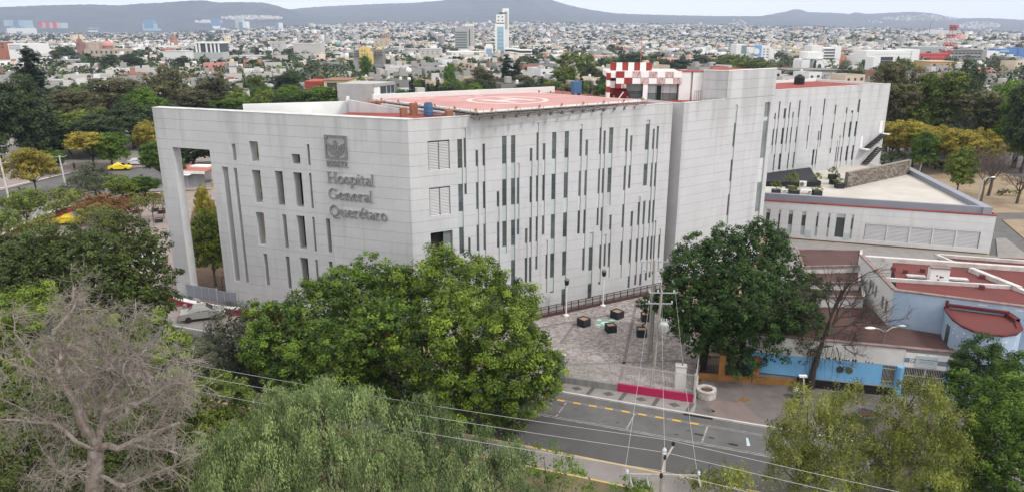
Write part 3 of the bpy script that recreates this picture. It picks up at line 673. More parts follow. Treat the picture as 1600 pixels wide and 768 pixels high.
for u0, u1, d0, d1 in ((3, 4.6, 1.6, 2.0), (5.2, 6.2, 1.5, 1.9), (3.6, 5.2, 2.6, 2.9), (9, 10.2, 1.6, 1.95), (10.8, 11.8, 1.5, 1.9), (8.5, 10, 2.5, 2.8)):
    mb.face([f.p(u0, d1, 21.007), f.p(u1, d1, 21.007), f.p(u1, d0, 21.007), f.p(u0, d0, 21.007)])
obj("worn_deck_paint", mb, mat("worn_white_paint", (.62, .42, .39), .8, .2, 3), hp)
for (a, b, nn) in ((pad[0], pad[1], 11), (pad[1], pad[2], 15)):
    f = Fr.thru(a, b); L_ = math.dist(a, b)
    tr = part("bracket_truss", MB().tube([f.p(0, .12, 20.80), f.p(L_, .12, 20.80)], .06, 5).tube([f.p(0.3, .06, 20.38), f.p(L_ - .3, .06, 20.38)], .05, 5).tube([f.p(0, .75, 20.72), f.p(L_, .75, 20.72)], .035, 4), M_steel)
    for k in range(nn + 1):
        u = .15 + (L_ - .3) * k / nn
        mb = MB().tube([f.p(u, .06, 20.38), f.p(u, .75, 20.72)], .035, 4).tube([f.p(u, .1, 20.8), f.p(u, .06, 20.30)], .045, 4)
        if k < nn: mb.tube([f.p(u, .1, 20.8), f.p(u + (L_ - .3) / nn, .06, 20.38)], .03, 4)
        mb.box(f, u - .09, u + .09, .0, .3, 20.2, 20.45); mb.tube([f.p(u, .72, 20.72), f.p(u, .74, 21.15)], .022, 4)
        obj("bracket", mb, M_steel, tr)
        if k % 2 == 1:
            lt = obj("edge_light", MB().box(f, u - .1, u + .1, .03, .17, 21.01, 21.14).box(f, u - .05, u + .05, .06, .15, 21.14, 21.24), mat("orange_lamp", (.36, .17, .07), .7), tr)
for k in range(9):
    f = Fr.thru(pad[3], pad[2]); u = 1 + k * 1.7
    part("edge_marker", MB().box(f, u - .06, u + .06, -.2, -.08, 20.95, 21.25), M_steel)
# brick plinths and ducts on the roof
for x, y, s, h in ((-9.9, 67.3, .28, .85), (-9.2, 69.0, .3, 1.1), (-5.7, 66.6, .3, .7), (-14.9, 77.2, .7, .5), (-13.6, 76.4, .35, .6)):
    part("brick_vent", MB().box(Fr(x, y, 60), -s, s, -s, s, RZ, RZ + h), M_brick)
part("roof_duct", MB().tube([(-13.2, 75.0, RZ + .35), (-9.2, 70.6, RZ + .35), (-5.2, 66.8, RZ + .3)], .16, 7), M_alum)
part("roof_duct", MB().tube([(-12.2, 74.5, RZ + .25), (-7.2, 68.9, RZ + .25)], .10, 6), M_white)
part("roof_parapet", MB().box(Fr.thru((-15.5, 83), (6, 95)), 0, 24, -.4, 0, RZ, 21.0), M_white)
# ---- checkered roof lobby by the helipad
FL = Fr.thru((10.79, 83.9), (21.77, 83.51)); ck = 1.0417
lob = part("roof_lobby", MB().box(FL, .9, 7.95, -6, -.8, RZ, 22.6), [M_inner])
M_ckr = mat("checker_red", (0.26, 0.035, 0.026), .6, .15, 2); M_ckw = mat("checker_white", (0.78, 0.77, 0.76), .6, .05, 2)
M_ckt = mat("peeling_checker", (0.28, 0.06, 0.045), .7, 0, 5, 0, col2=(.70, .66, .64), stretch=(3, 3, .5))
M_ckd = mat("dark_maroon_wall", (0.11, 0.012, 0.012), .7, .2, 1)
def chk(u0, u1, z0, z1, m, d0=-.25, d1=0.0): obj("checker_panel", MB().box(FL, u0 + .01, u1 - .01, d0, d1, z0 + .01, z1 - .01), m, lob)
rows = [(.30, 4.98, 7, 23.50, 24.40, "rwrwrwr", -.9), (.90, 8.2, 8, 22.78, 23.48, "rwtwtwtw", 0), (.90, 8.2, 8, 22.10, 22.76, "wrwtwtwt", 0)]
for (a, b, n, z0, z1, pat, dd) in rows:
    w = (b - a) / n
    for k in range(n): chk(a + k * w, a + (k + 1) * w, z0, z1, {'r': M_ckr, 'w': M_ckw, 't': M_ckt}[pat[k]], dd - .3, dd + .002 * k)
for k, (z0, z1) in enumerate(((22.5, 23.3), (21.8, 22.5), (21.15, 21.8), (20.3, 21.15))): chk(-.12, .28, z0, z1, (M_ckr, M_ckw)[k % 2], -1.2, .01)
chk(.3, .88, 22.75, 23.3, M_ckw, -.6, -.1); chk(.3, .88, 21.6, 22.4, M_ckw, -.9, -.5); chk(.92, 1.5, 21.6, 22.08, M_ckr); chk(1.5, 2.1, 21.6, 22.08, M_ckt); chk(.3, .7, 20.95, 21.5, M_ckr, -.9, -.5)
obj("lobby_wall", MB().box(FL, .1, 3.0, -.79, -.7, RZ, 21.6).box(FL, .1, 4.0, -.8, -.75, 21.6, 22.7), [M_ckd], lob)
obj("lobby_roof", MB().box(FL, -.1, 8.3, -6, -.31, 22.8, 23.45), M_ckw, lob)
obj("column", MB().box(FL, 3.98, 4.5, -.5, -.06, RZ, 22.12), M_ckw, lob)
for a, b in ((2.2, 3.95), (4.55, 5.5), (5.5, 6.3), (6.3, 7.1), (7.1, 7.9)):
    obj("glazing", MB().box(FL, a + .02, b - .02, -.72, -.68, 21.05, 22.1), M_tall if a < 4 else M_fros2, lob)
    obj("glazing", MB().box(FL, a + .02, b - .02, -.72, -.68, RZ, 21.0), M_tall, lob)
mb = MB()
for k in range(9): mb.tube([FL.p(2.4 + .2 * k, -.3, RZ), FL.p(2.4 + .2 * k, -.3, 21.25)], .02, 4)
mb.tube([FL.p(2.4, -.3, 21.25), FL.p(4.0, -.3, 21.25)], .025, 4); obj("railing", mb, M_black, lob)
obj("door_panel", MB().box(FL, 5.6, 6.1, -.67, -.62, RZ, 21.9), M_black, lob)
obj("stair_side", MB().face([FL.p(.4, -.4, RZ), FL.p(2.8, -.4, RZ), FL.p(2.2, -.4, 21.4), FL.p(.7, -.4, 21.55)]).face([FL.p(1.2, -.35, RZ + .1), FL.p(1.35, -.35, RZ + .1), FL.p(1.9, -.35, 21.2), FL.p(1.75, -.35, 21.2)], 1), [M_ckd, M_ckw], lob)
part("roof_block", MB().box(FL, 8.02, 9.28, -4, -.2, RZ, 23.4).box(FL, 9.5, 11.0, -4, -.2, RZ, 23.4).box(FL, 9.28, 9.5, -4, -.6, RZ, 23.38), M_white)
part("coping", MB().box(FL, 8.0, 11.02, -4.05, -.15, 23.4, 23.46), M_red)
mb = MB()
for k in range(5): mb.tube([FL.p(9.75 + .22 * k, .1, RZ), FL.p(9.75 + .22 * k, .1, 21.35)], .02, 4)
mb.tube([FL.p(9.75, .1, 21.35), FL.p(10.63, .1, 21.35)], .022, 4); part("railing", mb, M_steel)
part("antenna", MB().tube([FL.p(3.75, -1.5, 24.3), FL.p(3.75, -1.5, 27.2)], .035, 5).tube([FL.p(3.4, -1.5, 26.2), FL.p(4.1, -1.5, 26.2)], .02, 4), mat("antenna_red", (.45, .12, .1), .6))
# fire stair on the far wing
M_stair = mat("dark_steel_stair", (.035, .03, .03), .7)
for (u0, z0, u1, z1) in ((22.9, 8.3, 27.2, 10.5), (23.0, 5.6, 26.6, 8.2)):
    st = part("fire_stair", MB().tube([FD.p(u0, .25, z0), FD.p(u1, .25, z1)], .12, 5).tube([FD.p(u0, 1.2, z0), FD.p(u1, 1.2, z1)], .12, 5), M_stair)
    for k in range(10):
        a = (k + .5) / 10; u, z = u0 + (u1 - u0) * a, z0 + (z1 - z0) * a
        obj("tread", MB().box(FD, u - .22, u + .22, .2, 1.25, z - .12, z + .06), M_stair, st)
    obj("handrail", MB().tube([FD.p(u0, 1.25, z0 + .95), FD.p(u1, 1.25, z1 + .95)], .035, 4), M_stair, st)
part("stair_landing", MB().box(FD, 21.9, 23.0, .15, 1.3, 8.1, 8.3).box(FD, 27.0, 28.0, .15, 1.3, 10.4, 10.55), M_white)
part("stair_door", MB().box(FD, 26.6, 27.4, -.02, .05, 10.6, 12.7).box(FD, 21.9, 22.5, -.02, .05, 8.35, 10.3), M_white)
# things standing on the roofs
t = thing("plastic_barrel", "blue plastic barrel on the red roof at the helipad's near edge", "barrel", (-7.7, 68.0, RZ))
mb = MB().lathe((0, 0, 0), [(.36, 0), (.42, .1), (.42, .38), (.45, .42), (.42, .46), (.42, .8), (.45, .84), (.42, .88), (.40, 1.15), (.34, 1.2)], 14); put("drum", mb.mesh("drum", M_blue), t)
put("rim", MB().lathe((0, 0, 1.2), [(.30, 0), (.345, 0), (.345, .04), (.30, .04)], 14).mesh("rim", M_black), t)
t = thing("equipment_cabinet", "small blue equipment cabinet at the far edge of the helipad", "cabinet", (7.3, 84.6, 20.9), math.radians(25))
put("case", MB().box(O, -.5, .5, -.35, .35, .1, 1.45).mesh("case", M_blue), t); put("feet", MB().box(O, -.45, -.3, -.3, .3, -.6, .1).box(O, .3, .45, -.3, .3, -.6, .1).mesh("feet", M_steel), t)
t = thing("globe_lamp", "white globe lamp on a thin dark post beyond the helipad", "lamp", (-12.4, 90.0, RZ))
put("post", MB().tube([(0, 0, 0), (0, 0, 2.6)], .05, 6).mesh("post", M_black), t); put("globe", MB().lathe((0, 0, 2.6), [(.1, 0), (.3, .15), (.36, .36), (.3, .57), (.1, .7), (0, .72)], 12).mesh("globe", M_whitep), t); put("globe", MB().lathe((0, 0, 1.75), [(.08, 0), (.2, .1), (.23, .22), (.17, .36), (0, .42)], 10).mesh("globe", M_whitep), t)
bpos = FD.p(18.2, -11, 18.55)
t = thing("roof_tank", "squat black water tank on the red roof of the far white wing", "tank", bpos)
put("body", MB().lathe((0, 0, 0), [(.8, 0), (.9, .1), (.9, 1.2), (.7, 1.45), (.35, 1.6)], 14).mesh("tank_body", M_black), t); put("lid", MB().lathe((0, 0, 1.6), [(.36, 0), (.36, .12), (0, .14)], 10).mesh("lid", M_black), t)
# ================================================================== LOW ANNEX WITH TERRACE
FE = Fr.thru((35.36, 99.62), (62.19, 90.87)); LE = 28.22
M_clad2 = cladding("annex_cladding", (0.60, 0.60, 0.605), 0.45)
M_bluegrey = mat("blue_grey_render", (0.235, 0.245, 0.285), .8, .06, .4)
M_terr = mat("cream_roof_coat", (0.41, 0.375, 0.335), .85, .10, .25, 0, col2=(.50, .47, .43), detail=8)
M_rubble = mat("rubble_stone", (.13, .11, .09), .95, 0, 2.2, .6, col2=(.30, .26, .21))
anx = thing("annex_building", "low white annex with blue-grey parapet, red line and broad cream roof terrace", "annex", (50, 95, 0))
def ap_(name, mb, m, par=anx): return obj(name, mb, m, par)
winE = [(0.35, 1.3, 3.87, .53), (2.0, .9, 3.85, .26), (3.33, .57, 3.88, .55), (5.05, .51, 3.87, .54), (6.93, .53, 3.87, .27), (8.4, .53, 3.86, .27), (9.45, .58, 3.89, 1.12), (11.35, .55, 3.9, .28)]
lvE = (13.15, 26.83, .57, 2.78)
hE = [(u, u + w, a, b) for u, a, b, w in winE] + [lvE]
ap_("wall", MB().wall(FE, -5, LE, 0, 4.98, hE, -.04, -.34, reveal=1), [M_core, M_rev])
for q in panel_list(FE, -5, LE, 5.0, 0, 3.6, hE):
    if solid(q): ap_("wall_panel", panel(MB(), q), M_clad2)
re = (67.1, 122.2); FR = Fr.thru(FE.p(LE), re); LR = math.dist(FE.p(LE)[:2], re)
ap_("building_core", MB().prism([p[:2] for p in (FE.p(-5, -.8), FE.p(LE - .1, -.8), FR.p(LR, -.1), (64, 128.2), (40.6, 114.2), (33, 109))], 0, 5.3, 0, 1), [M_inner, M_terr])
ap_("side_wall", MB().box(FR, .35, LR, -.3, 0, 0, 5.0), M_rev)
ap_("red_line", MB().box(FE, -5, LE + .03, -.6, .06, 5.0, 5.14).box(FR, .0, LR, -.6, .03, 5.0, 5.137), M_red)
ap_("parapet", MB().box(FE, -5, LE - .45, -.95, -.4, 5.14, 6.02), M_bluegrey); ap_("parapet", MB().box(FR, .42, LR, -1.5, -.4, 5.14, 6.0), M_bluegrey)
for u, a, b, w in winE:
    wnd = ap_("window", MB().box(FE, u, u + w, -.28, -.22, a, b), M_core)
    top = b - .55
    obj("pane", MB().box(FE, u + .02, u + w - .02, -.2, -.16, top + .02, b - .02), M_fros2, wnd)
    lo = a + (1.3 if w < 1 and a < .9 else 0.05)
    obj("pane", MB().box(FE, u + .02, u + w - .02, -.2, -.16, lo + .02, top), M_glass, wnd)
    if lo - a > .3: obj("pane", MB().box(FE, u + .02, u + w - .02, -.2, -.15, a + .02, lo), M_fros, wnd)
    obj("frame", MB().box(FE, u, u + .03, -.2, -.1, a, b).box(FE, u + w - .03, u + w, -.2, -.1, a, b), M_alum, wnd)
for u in (5.7, 10.6): ap_("frosted_panel", MB().box(FE, u, u + .75, -.03, .02, .3, 1.3), M_fros)
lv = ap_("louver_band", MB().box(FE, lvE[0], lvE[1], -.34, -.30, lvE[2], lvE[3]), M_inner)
n5 = 5; wl = (lvE[1] - lvE[0]) / n5
for k in range(n5):
    a = lvE[0] + k * wl
    if k: obj("mullion", MB().box(FE, a - .06, a + .06, -.3, .0, lvE[2], lvE[3]), M_white, lv)
    for j in range(12):
        z = lvE[2] + (lvE[3] - lvE[2]) * j / 12; mb = MB()
        mb.face([FE.p(a + .08, -.05, z), FE.p(a + wl - .08, -.05, z + .02), FE.p(a + wl - .08, -.22, z + .19), FE.p(a + .08, -.22, z + .17)])
        mb.face([FE.p(a + .08, -.05, z), FE.p(a + .08, -.06, z - .03), FE.p(a + wl - .08, -.06, z - .01), FE.p(a + wl - .08, -.05, z + .02)])
        obj("slat", mb, M_louv, lv)
# rubble wall on the terrace: courses of rough stones
s0, s1 = ground(1323, 294, 5.3), ground(1421, 272, 5.3); FS = Fr.thru(s0, s1); LS = math.dist(s0[:2], s1[:2])
sw_ = thing("stone_wall", "rough brown rubble wall crossing the cream roof terrace", "wall", tuple(s0))
obj("core", MB().box(FS, 0, LS, -.5, -.05, 5.3, 7.55), mat("wall_mortar", (.16, .14, .12), .95), sw_)
rg = random.Random(8); z = 5.31
while z < 7.5:
    h = rg.uniform(.24, .34); u = 0.0
    while u < LS - .05:
        w = min(rg.uniform(.35, .8), LS - u); mb = MB(); j = rg.uniform(0, .05)
        a, b, c, d = u + .015, u + w - .015, z + .012, min(z + h - .012, 7.57)
        mb.face([FS.p(a + .03, j, c + .03), FS.p(b - .03, j, c + .02), FS.p(b - .02, j, d - .03), FS.p(a + .02, j, d - .02)])
        P4 = [(a, c), (b, c), (b, d), (a, d)]; Q4 = [(a + .03, c + .03), (b - .03, c + .02), (b - .02, d - .03), (a + .02, d - .02)]
        for i in range(4): mb.face([FS.p(P4[i][0], -.06, P4[i][1]), FS.p(P4[(i + 1) % 4][0], -.06, P4[(i + 1) % 4][1]), FS.p(Q4[(i + 1) % 4][0], j, Q4[(i + 1) % 4][1]), FS.p(Q4[i][0], j, Q4[i][1])])
        m_ = (mat("stone_brown", (.19, .155, .125), .95, .3, 5), mat("stone_grey", (.24, .215, .19), .95, .3, 5), mat("stone_dark", (.13, .11, .095), .95, .3, 5))[rg.randrange(3)]
        obj("stone", mb, m_, sw_); u += w
    z += h
obj("coping", MB().box(FS, 0, LS, -.52, .02, 7.58, 7.64), mat("stone_grey", (.24, .215, .19)), sw_)
# black wedge-shaped skylight box at the foot of the far wing
a, b = ground(1196, 291.5, 5.3), ground(1279, 292.5, 5.3); f = Fr.thru(a, b); L_ = math.dist(a[:2], b[:2])
t = thing("skylight_box", "low black wedge-shaped box on the terrace below the far wing", "skylight", tuple(a))
k1, k2, k3 = f.p(0), f.p(L_), FD.p(9.3, .5)
obj("box_body", MB().prism([p[:2] for p in (k1, k2, k3, FD.p(-4, .5))], 5.3, 6.05), mat("black_sheet", (.012, .012, .014), .6), t)
obj("box_lid", MB().face([f.p(.05, -.05, 6.06), f.p(L_ - .1, -.1, 6.06), (*FD.p(9.0, .6)[:2], 6.25), (*FD.p(-3.8, .6)[:2], 6.25)]), mat("dark_slate_sheet", (.016, .017, .022), .6), t)
# air conditioner and bench
c = ground(1254, 292, 5.3); t = thing("air_conditioner", "white air conditioner unit beside the black skylight box", "air conditioner", tuple(c), math.radians(-15))
put("case", MB().box(O, -.5, .5, -.25, .25, .08, .85).mesh("ac_case", M_white), t); put("fan_grille", MB().lathe((0, 0, 0), [(.3, 0), (.3, .03), (.1, .04)], 12).mesh("fan", M_steel), t, (-.15, -.27, .46)).rotation_euler = (math.pi / 2, 0, 0)
put("feet", MB().box(O, -.45, -.35, -.25, .25, 0, .08).box(O, .35, .45, -.25, .25, 0, .08).mesh("ac_feet", M_steel), t)
c = ground(1245, 302, 5.3); t = thing("terrace_bench", "white stone bench near the annex parapet", "bench", tuple(c), math.radians(-12))
put("seat", MB().box(O, -2.1, 2.1, -.3, .3, .36, .5).mesh("bench_seat", M_white), t)
for x in (-1.7, 1.7): put("leg", MB().box(O, x - .15, x + .15, -.22, .22, 0, .36).mesh("bench_leg", M_white), t)

# ================================================================== CLINIC
CO = (24.66, 53.82); CLF = Fr(CO[0], CO[1], 104)
M_lblue = mat("sky_blue_paint", (0.17, 0.40, 0.66), .75, .10, .6)
M_fblue = mat("faded_blue_render", (0.275, 0.365, 0.485), .85, .12, .5, 0, col2=(.36, .45, .56))
M_peel = mat("peeled_patch", (.56, .58, .60), .9)
M_cream = mat("off_white_render", (.60, .59, .575), .85, .10, .5)
M_broof = mat("brown_red_roof", (.102, .050, .044), .9, 0, .5, 0, col2=(.068, .042, .038), detail=8); M_broof2 = mat("dark_red_roof", (.150, .036, .033), .9, 0, .5, 0, col2=(.100, .034, .031), detail=8)
M_ccop = mat("weathered_pink_coping", (.21, .15, .142), .9, .3, 1.5); M_wcop = mat("weathered_white_coping", (.50, .47, .45), .9, .25, 1.2)
M_maroon = mat("maroon_coping", (.105, .020, .022), .85, .2, 1)
cli = thing("clinic_building", "blue and white clinic with stepped red roofs and a barred entrance", "clinic", (30, 58, 0))
def cp(name, mb, m, par=cli): return obj(name, mb, m, par)
F0 = CLF
frontH = [(4.86, 5.8, .93, 2.58), (6.36, 9.25, .15, 2.62)]
cp("front_wall", MB().wall(F0, -5.6, 9.95, .84, 2.64, frontH, 0, -.3), M_lblue)
cp("front_wall", MB().wall(F0, 5.95, 9.95, 0.0, .838, frontH, -.002, -.3), M_lblue)
cp("upper_wall", MB().box(F0, -5.6, 6.3, -.3, .012, 2.642, 4.12), M_cream); cp("upper_wall", MB().box(F0, 6.3, 10.0, -.3, .03, 2.642, 3.86), M_white)
cp("slab_shade_strip", MB().box(F0, 6.3, 10.0, -.3, .0, 3.862, 4.12), mat("painted_slab_shade", (.25, .245, .25)))  # grey strip: the roof slab's shadow put into the colour
cp("plinth", MB().box(F0, -1.2, 5.94, -.3, .05, 0, .78), mat("black_plinth", (.014, .014, .018), .7)); cp("ledge", MB().box(F0, -1.2, 5.96, -.3, .12, .78, .838), M_conc)
roofp = [F0.p(-5.6, -.3), F0.p(9.95, -.3), F0.p(9.9, -4.0), F0.p(6.0, -5.0), F0.p(5.3, -10), F0.p(-5.6, -10)]
cp("canopy_roof", MB().prism([p[:2] for p in roofp], 3.9, 4.05, 0), M_broof)
cp("roof_coping", MB().box(F0, -5.62, 10.05, -.34, .06, 4.12, 4.24), M_ccop); cp("roof_coping", MB().box(F0, 9.75, 10.0, -4.0, -.345, 4.04, 4.22), M_ccop)
cp("building_core", MB().prism([p[:2] for p in (F0.p(-5.5, -.9), F0.p(9.9, -.9), F0.p(9.8, -3.9), F0.p(5.3, -9.8), F0.p(-5.5, -9.8))], 0, 3.89), M_inner)
cp("end_wall", MB().box(F0, 9.7, 9.95, -3.9, -.31, 0, 4.0), M_lblue)
# window and gates with bars
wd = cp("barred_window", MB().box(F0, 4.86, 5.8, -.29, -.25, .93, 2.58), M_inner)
for k in range(9): obj("bar", MB().box(F0, 4.93 + k * .1, 4.955 + k * .1, -.03, 0.0, .93, 2.58), M_kerb, wd)
for z in (1.2, 2.3): obj("rail", MB().box(F0, 4.86, 5.8, -.035, .005, z, z + .035), M_kerb, wd)
cp("column", MB().lathe(F0.p(6.08, .1, .0), [(.27, .1), (.27, 2.64)], 16), M_lblue)
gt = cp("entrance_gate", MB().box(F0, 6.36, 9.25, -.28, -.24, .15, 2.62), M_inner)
for k in range(24): obj("bar", MB().box(F0, 6.42 + k * .12, 6.445 + k * .12, -.05, -.02, .2, 2.6), M_kerb, gt)
for z in (.2, .85, 1.9, 2.56): obj("rail", MB().box(F0, 6.36, 9.25, -.055, -.015, z, z + .04), M_kerb, gt)
obj("gate_post", MB().box(F0, 7.84, 7.94, -.06, .0, .15, 2.62), M_kerb, gt); obj("lock", MB().box(F0, 7.7, 7.82, -.06, .01, 1.2, 1.4), M_kerb, gt)
cp("threshold", MB().box(F0, 6.2, 9.95, -.0, .7, 0, .15), M_conc)
for k in range(3): cp("step", MB().box(F0, 5.2 + k * .75, 5.8 + k * .75, .25, 1.4, .0, .14 - .03 * k), mat("grey_step", (.2, .17, .165), .9, .1, 2))
# fascia band and sign
cp("fascia_band", MB().box(F0, 6.28, 7.1, .031, .04, 3.05, 3.42), mat("slate_blue_band", (.17, .21, .30), .7)); cp("fascia_band", MB().box(F0, 8.62, 9.75, .031, .04, 3.0, 3.38), mat("slate_blue_band", (.17, .21, .30), .7))
sg = cp("sign_board", MB().box(F0, 7.11, 8.61, .031, .09, 2.72, 3.72), mat("pale_grey_sign", (.46, .50, .53), .5))
for z, a, b, h in ((3.36, 7.24, 8.44, .075), (3.2, 7.36, 8.25, .05), (3.06, 7.3, 8.3, .035)):
    u = a; mb = MB(); rr = random.Random(int(z * 100))
    while u < b:
        w = rr.uniform(.05, .16); mb.face([F0.p(u, .093, z), F0.p(u + w, .093, z), F0.p(u + w, .093, z + h), F0.p(u, .093, z + h)]); u += w + .03
    tag(obj("sign_print", mb, mat("sign_ink", (.10, .12, .17)), sg), kind="stuff")
obj("sign_crest", MB().face([F0.p(7.75, .034, 3.74), F0.p(7.95, .034, 3.74), F0.p(7.97, .034, 3.84), F0.p(7.85, .034, 3.85), F0.p(7.73, .034, 3.84)]), mat("crest_grey", (.5, .52, .54)), sg)
def flat_text(txt, fr, u, z, size, d, m, par, name="lettering"):
    c = bpy.data.curves.new(name, 'FONT'); c.body = txt; c.size = size; c.extrude = .004; c.offset = size * .02
    o0 = bpy.data.objects.new(name, c); S.collection.objects.link(o0); dg = bpy.context.evaluated_depsgraph_get(); dg.update()
    me = bpy.data.meshes.new_from_object(o0.evaluated_get(dg)); bpy.data.objects.remove(o0); me.materials.clear(); me.materials.append(m)
    o = bpy.data.objects.new(name, me); link(o)
    from mathutils import Matrix
    o.matrix_world = Matrix(((fr.e[0], 0, fr.n[0], fr.p(u, d, z)[0]), (fr.e[1], 0, fr.n[1], fr.p(u, d, z)[1]), (0, 1, 0, z), (0, 0, 0, 1)))
    w = o.matrix_world.copy(); o.parent = par; o.matrix_parent_inverse = par.matrix_basis.inverted(); return o
flat_text("SN", F0, 6.62, 3.09, .42, .045, M_whitep, cli)
for u, m_ in ((1.75, mat("dark_disc", (.05, .05, .06), .7)), (2.42, mat("olive_disc", (.10, .11, .05), .7, .5, 6))):
    mb = MB(); n = 16; mb.face([F0.p(u + .29 * math.cos(6.283 * i / n), .03, 1.85 + .29 * math.sin(6.283 * i / n)) for i in range(n)])
    for i in range(n): mb.face([F0.p(u + .29 * math.cos(6.283 * i / n), .03, 1.85 + .29 * math.sin(6.283 * i / n)), F0.p(u + .29 * math.cos(6.283 * i / n), .0, 1.85 + .29 * math.sin(6.283 * i / n)), F0.p(u + .29 * math.cos(6.283 * (i + 1) / n), .0, 1.85 + .29 * math.sin(6.283 * (i + 1) / n)), F0.p(u + .29 * math.cos(6.283 * (i + 1) / n), .03, 1.85 + .29 * math.sin(6.283 * (i + 1) / n))])
    cp("wall_disc", mb, m_)
# broken row of black paint marks above the blue
rr = random.Random(3)
for k in range(17):
    u = .05 + k * .245 + rr.uniform(-.05, .05); h = rr.uniform(.08, .24); w = rr.uniform(.06, .16)
    if k in (12, 13): continue
    cp("paint_mark", MB().face([F0.p(u, .015, 2.65), F0.p(u + w, .015, 2.65), F0.p(u + w * rr.uniform(.5, 1.2), .015, 2.65 + h), F0.p(u + w * .1, .015, 2.65 + h * rr.uniform(.6, 1))]), M_black)
# upper block
bl = [F0.p(6.1, -4.9)[:2], F0.p(21.5, -2.0)[:2], F0.p(22.5, -16.2)[:2], F0.p(5.35, -15.0)[:2]]
FBk = Fr.thru(bl[0], bl[1]); LBk = math.dist(bl[0], bl[1]); FLf = Fr.thru(bl[3], bl[0]); LLf = math.dist(bl[3], bl[0])
cp("upper_block", MB().prism([FBk.p(.3, -.3)[:2], FBk.p(LBk - .3, -.3)[:2], FBk.p(LBk - .3, -13.5)[:2], FBk.p(.3, -10)[:2]], 0, 6.85, 0, 1), [M_inner, M_broof2])
cp("block_front", MB().box(FBk, 0, LBk, -.3, 0, 0, 7.18), M_fblue)
hL = [(LLf - 6.3 + .85 * k, LLf - 5.75 + .85 * k, 5.0, 6.15) for k in range(3)] + [(LLf - 2.6 + 1.0 * k, LLf - 1.95 + 1.0 * k, 4.75, 5.9) for k in range(2)]
cp("block_side", MB().wall(FLf, 0, LLf - .02, 0, 7.18, hL, 0, -.28), M_white)
for h in hL:
    wd = cp("window", MB().box(FLf, h[0], h[1], -.2, -.15, h[2], h[3]), M_glass)
    for k in range(4): obj("bar", MB().box(FLf, h[0] + .1 + k * .14, h[0] + .12 + k * .14, -.06, -.03, h[2], h[3]), M_alum, wd)
cp("roof_coping", MB().box(FBk, -.05, LBk, -.36, .05, 7.18, 7.30), M_ccop); cp("roof_coping", MB().box(FLf, 0, LLf - .36, -.34, .05, 7.18, 7.297), M_ccop)
rc = random.Random(2)
for k in range(16):      # peeled paint
    u = rc.choice((rc.uniform(8.5, 13.5), rc.uniform(10.2, 13.2), rc.uniform(5.0, 8))); z = rc.uniform(6.6, 7.05) if u > 8 else 6.95; r = rc.uniform(.06, .3)
    cp("peeled_patch", MB().face([FBk.p(u + r * 1.3 * rc.uniform(.5, 1.1) * math.cos(6.283 * i / 8), .006 + k * .0003, z + .45 * r * rc.uniform(.5, 1.1) * math.sin(6.283 * i / 8)) for i in range(8)]), M_peel)
# parapet walls dividing the roof
def rwall(a, b, w=.3, z0=6.85, z1=7.15, m=M_wcop, cop=None):
    f = Fr.thru(a, b); L_ = math.dist(a[:2], b[:2]); cp("roof_parapet", MB().box(f, 0, L_, -w / 2, w / 2, z0, z1), m)
Lc = lambda u, n: F0.p(u, -n)
rwall(Lc(6.25, 8.55), Lc(16.1, 8.9), .28); rwall(Lc(16.6, 8.4), Lc(14.4, 13.2), .5, z1=7.25); rwall(Lc(5.5, 14.7), Lc(20.5, 14.6), .5, z1=7.25); rwall(Lc(16.6, 8.4), Lc(17.6, 6.0), .4)
rwall(Lc(13.6, 15.0), Lc(12.6, 17.4), .3); rwall(Lc(12.6, 17.4), Lc(22, 17.0), .3)
cp("rear_block", MB().prism([p[:2] for p in (Lc(12.7, 14.9), Lc(23, 14.9), Lc(24, 19.4), Lc(12.7, 18.2))], 0, 6.8, 0, 1), [M_cream, M_broof2])
ch = cp("chimney", MB().box(F0, 9.85, 11.35, -9.75, -8.95, 6.85, 8.15), M_white); obj("chimney_cap", MB().box(F0, 9.8, 11.4, -9.8, -8.9, 8.15, 8.27), M_ccop, ch)
for k in range(7):
    u = 10.1 + rc.random() * 1.0; z = 7.0 + rc.random() * .5; obj("rust_patch", MB().face([F0.p(u, -8.945, z), F0.p(u + .18, -8.945, z - .02), F0.p(u + .15, -8.945, z + .1), F0.p(u + .02, -8.945, z + .13)]), mat("rust", (.12, .05, .02), .9), ch)
cp("roof_slab", MB().box(F0, 8.3, 9.8, -10.3, -9.7, 6.95, 7.1), M_wcop); cp("roof_slab", MB().box(F0, 11.5, 13.2, -10.4, -9.8, 6.95, 7.1), M_wcop)
for u, n in ((7.6, 11.8), (8.5, 11.3), (10.1, 12.0), (14.7, 11.3), (13.7, 8.2)): cp("roof_vent", MB().box(F0, u - .17, u + .17, -n - .17, -n + .17, 6.85, 7.2), M_broof2)
# lower stepped roofs on the left
for (pts, z) in ((((1246, 389), (1346, 391), (1343, 414), (1255, 416)), 6.3), (((1250, 419), (1343, 420), (1343, 441), (1266, 441)), 5.7), (((1270, 444), (1347, 447), (1350, 463), (1282, 462)), 5.1)):
    q = [ground(a, b, z) for a, b in pts]; q2 = [(p[0], p[1]) for p in q]
    st = cp("stepped_roof", MB().prism(q2[::-1], 0, z - .12, 1, 0), [M_broof, M_cream])
    for i in range(4):
        a, b = q2[i], q2[(i + 1) % 4]; f = Fr.thru(a, b); obj("coping", MB().box(f, -.12 if i % 2 else .125, math.dist(a, b) + (.12 if i % 2 else -.125), -.12, .12, z - .125, z + .04), M_ccop if i != 1 else M_wcop, st)
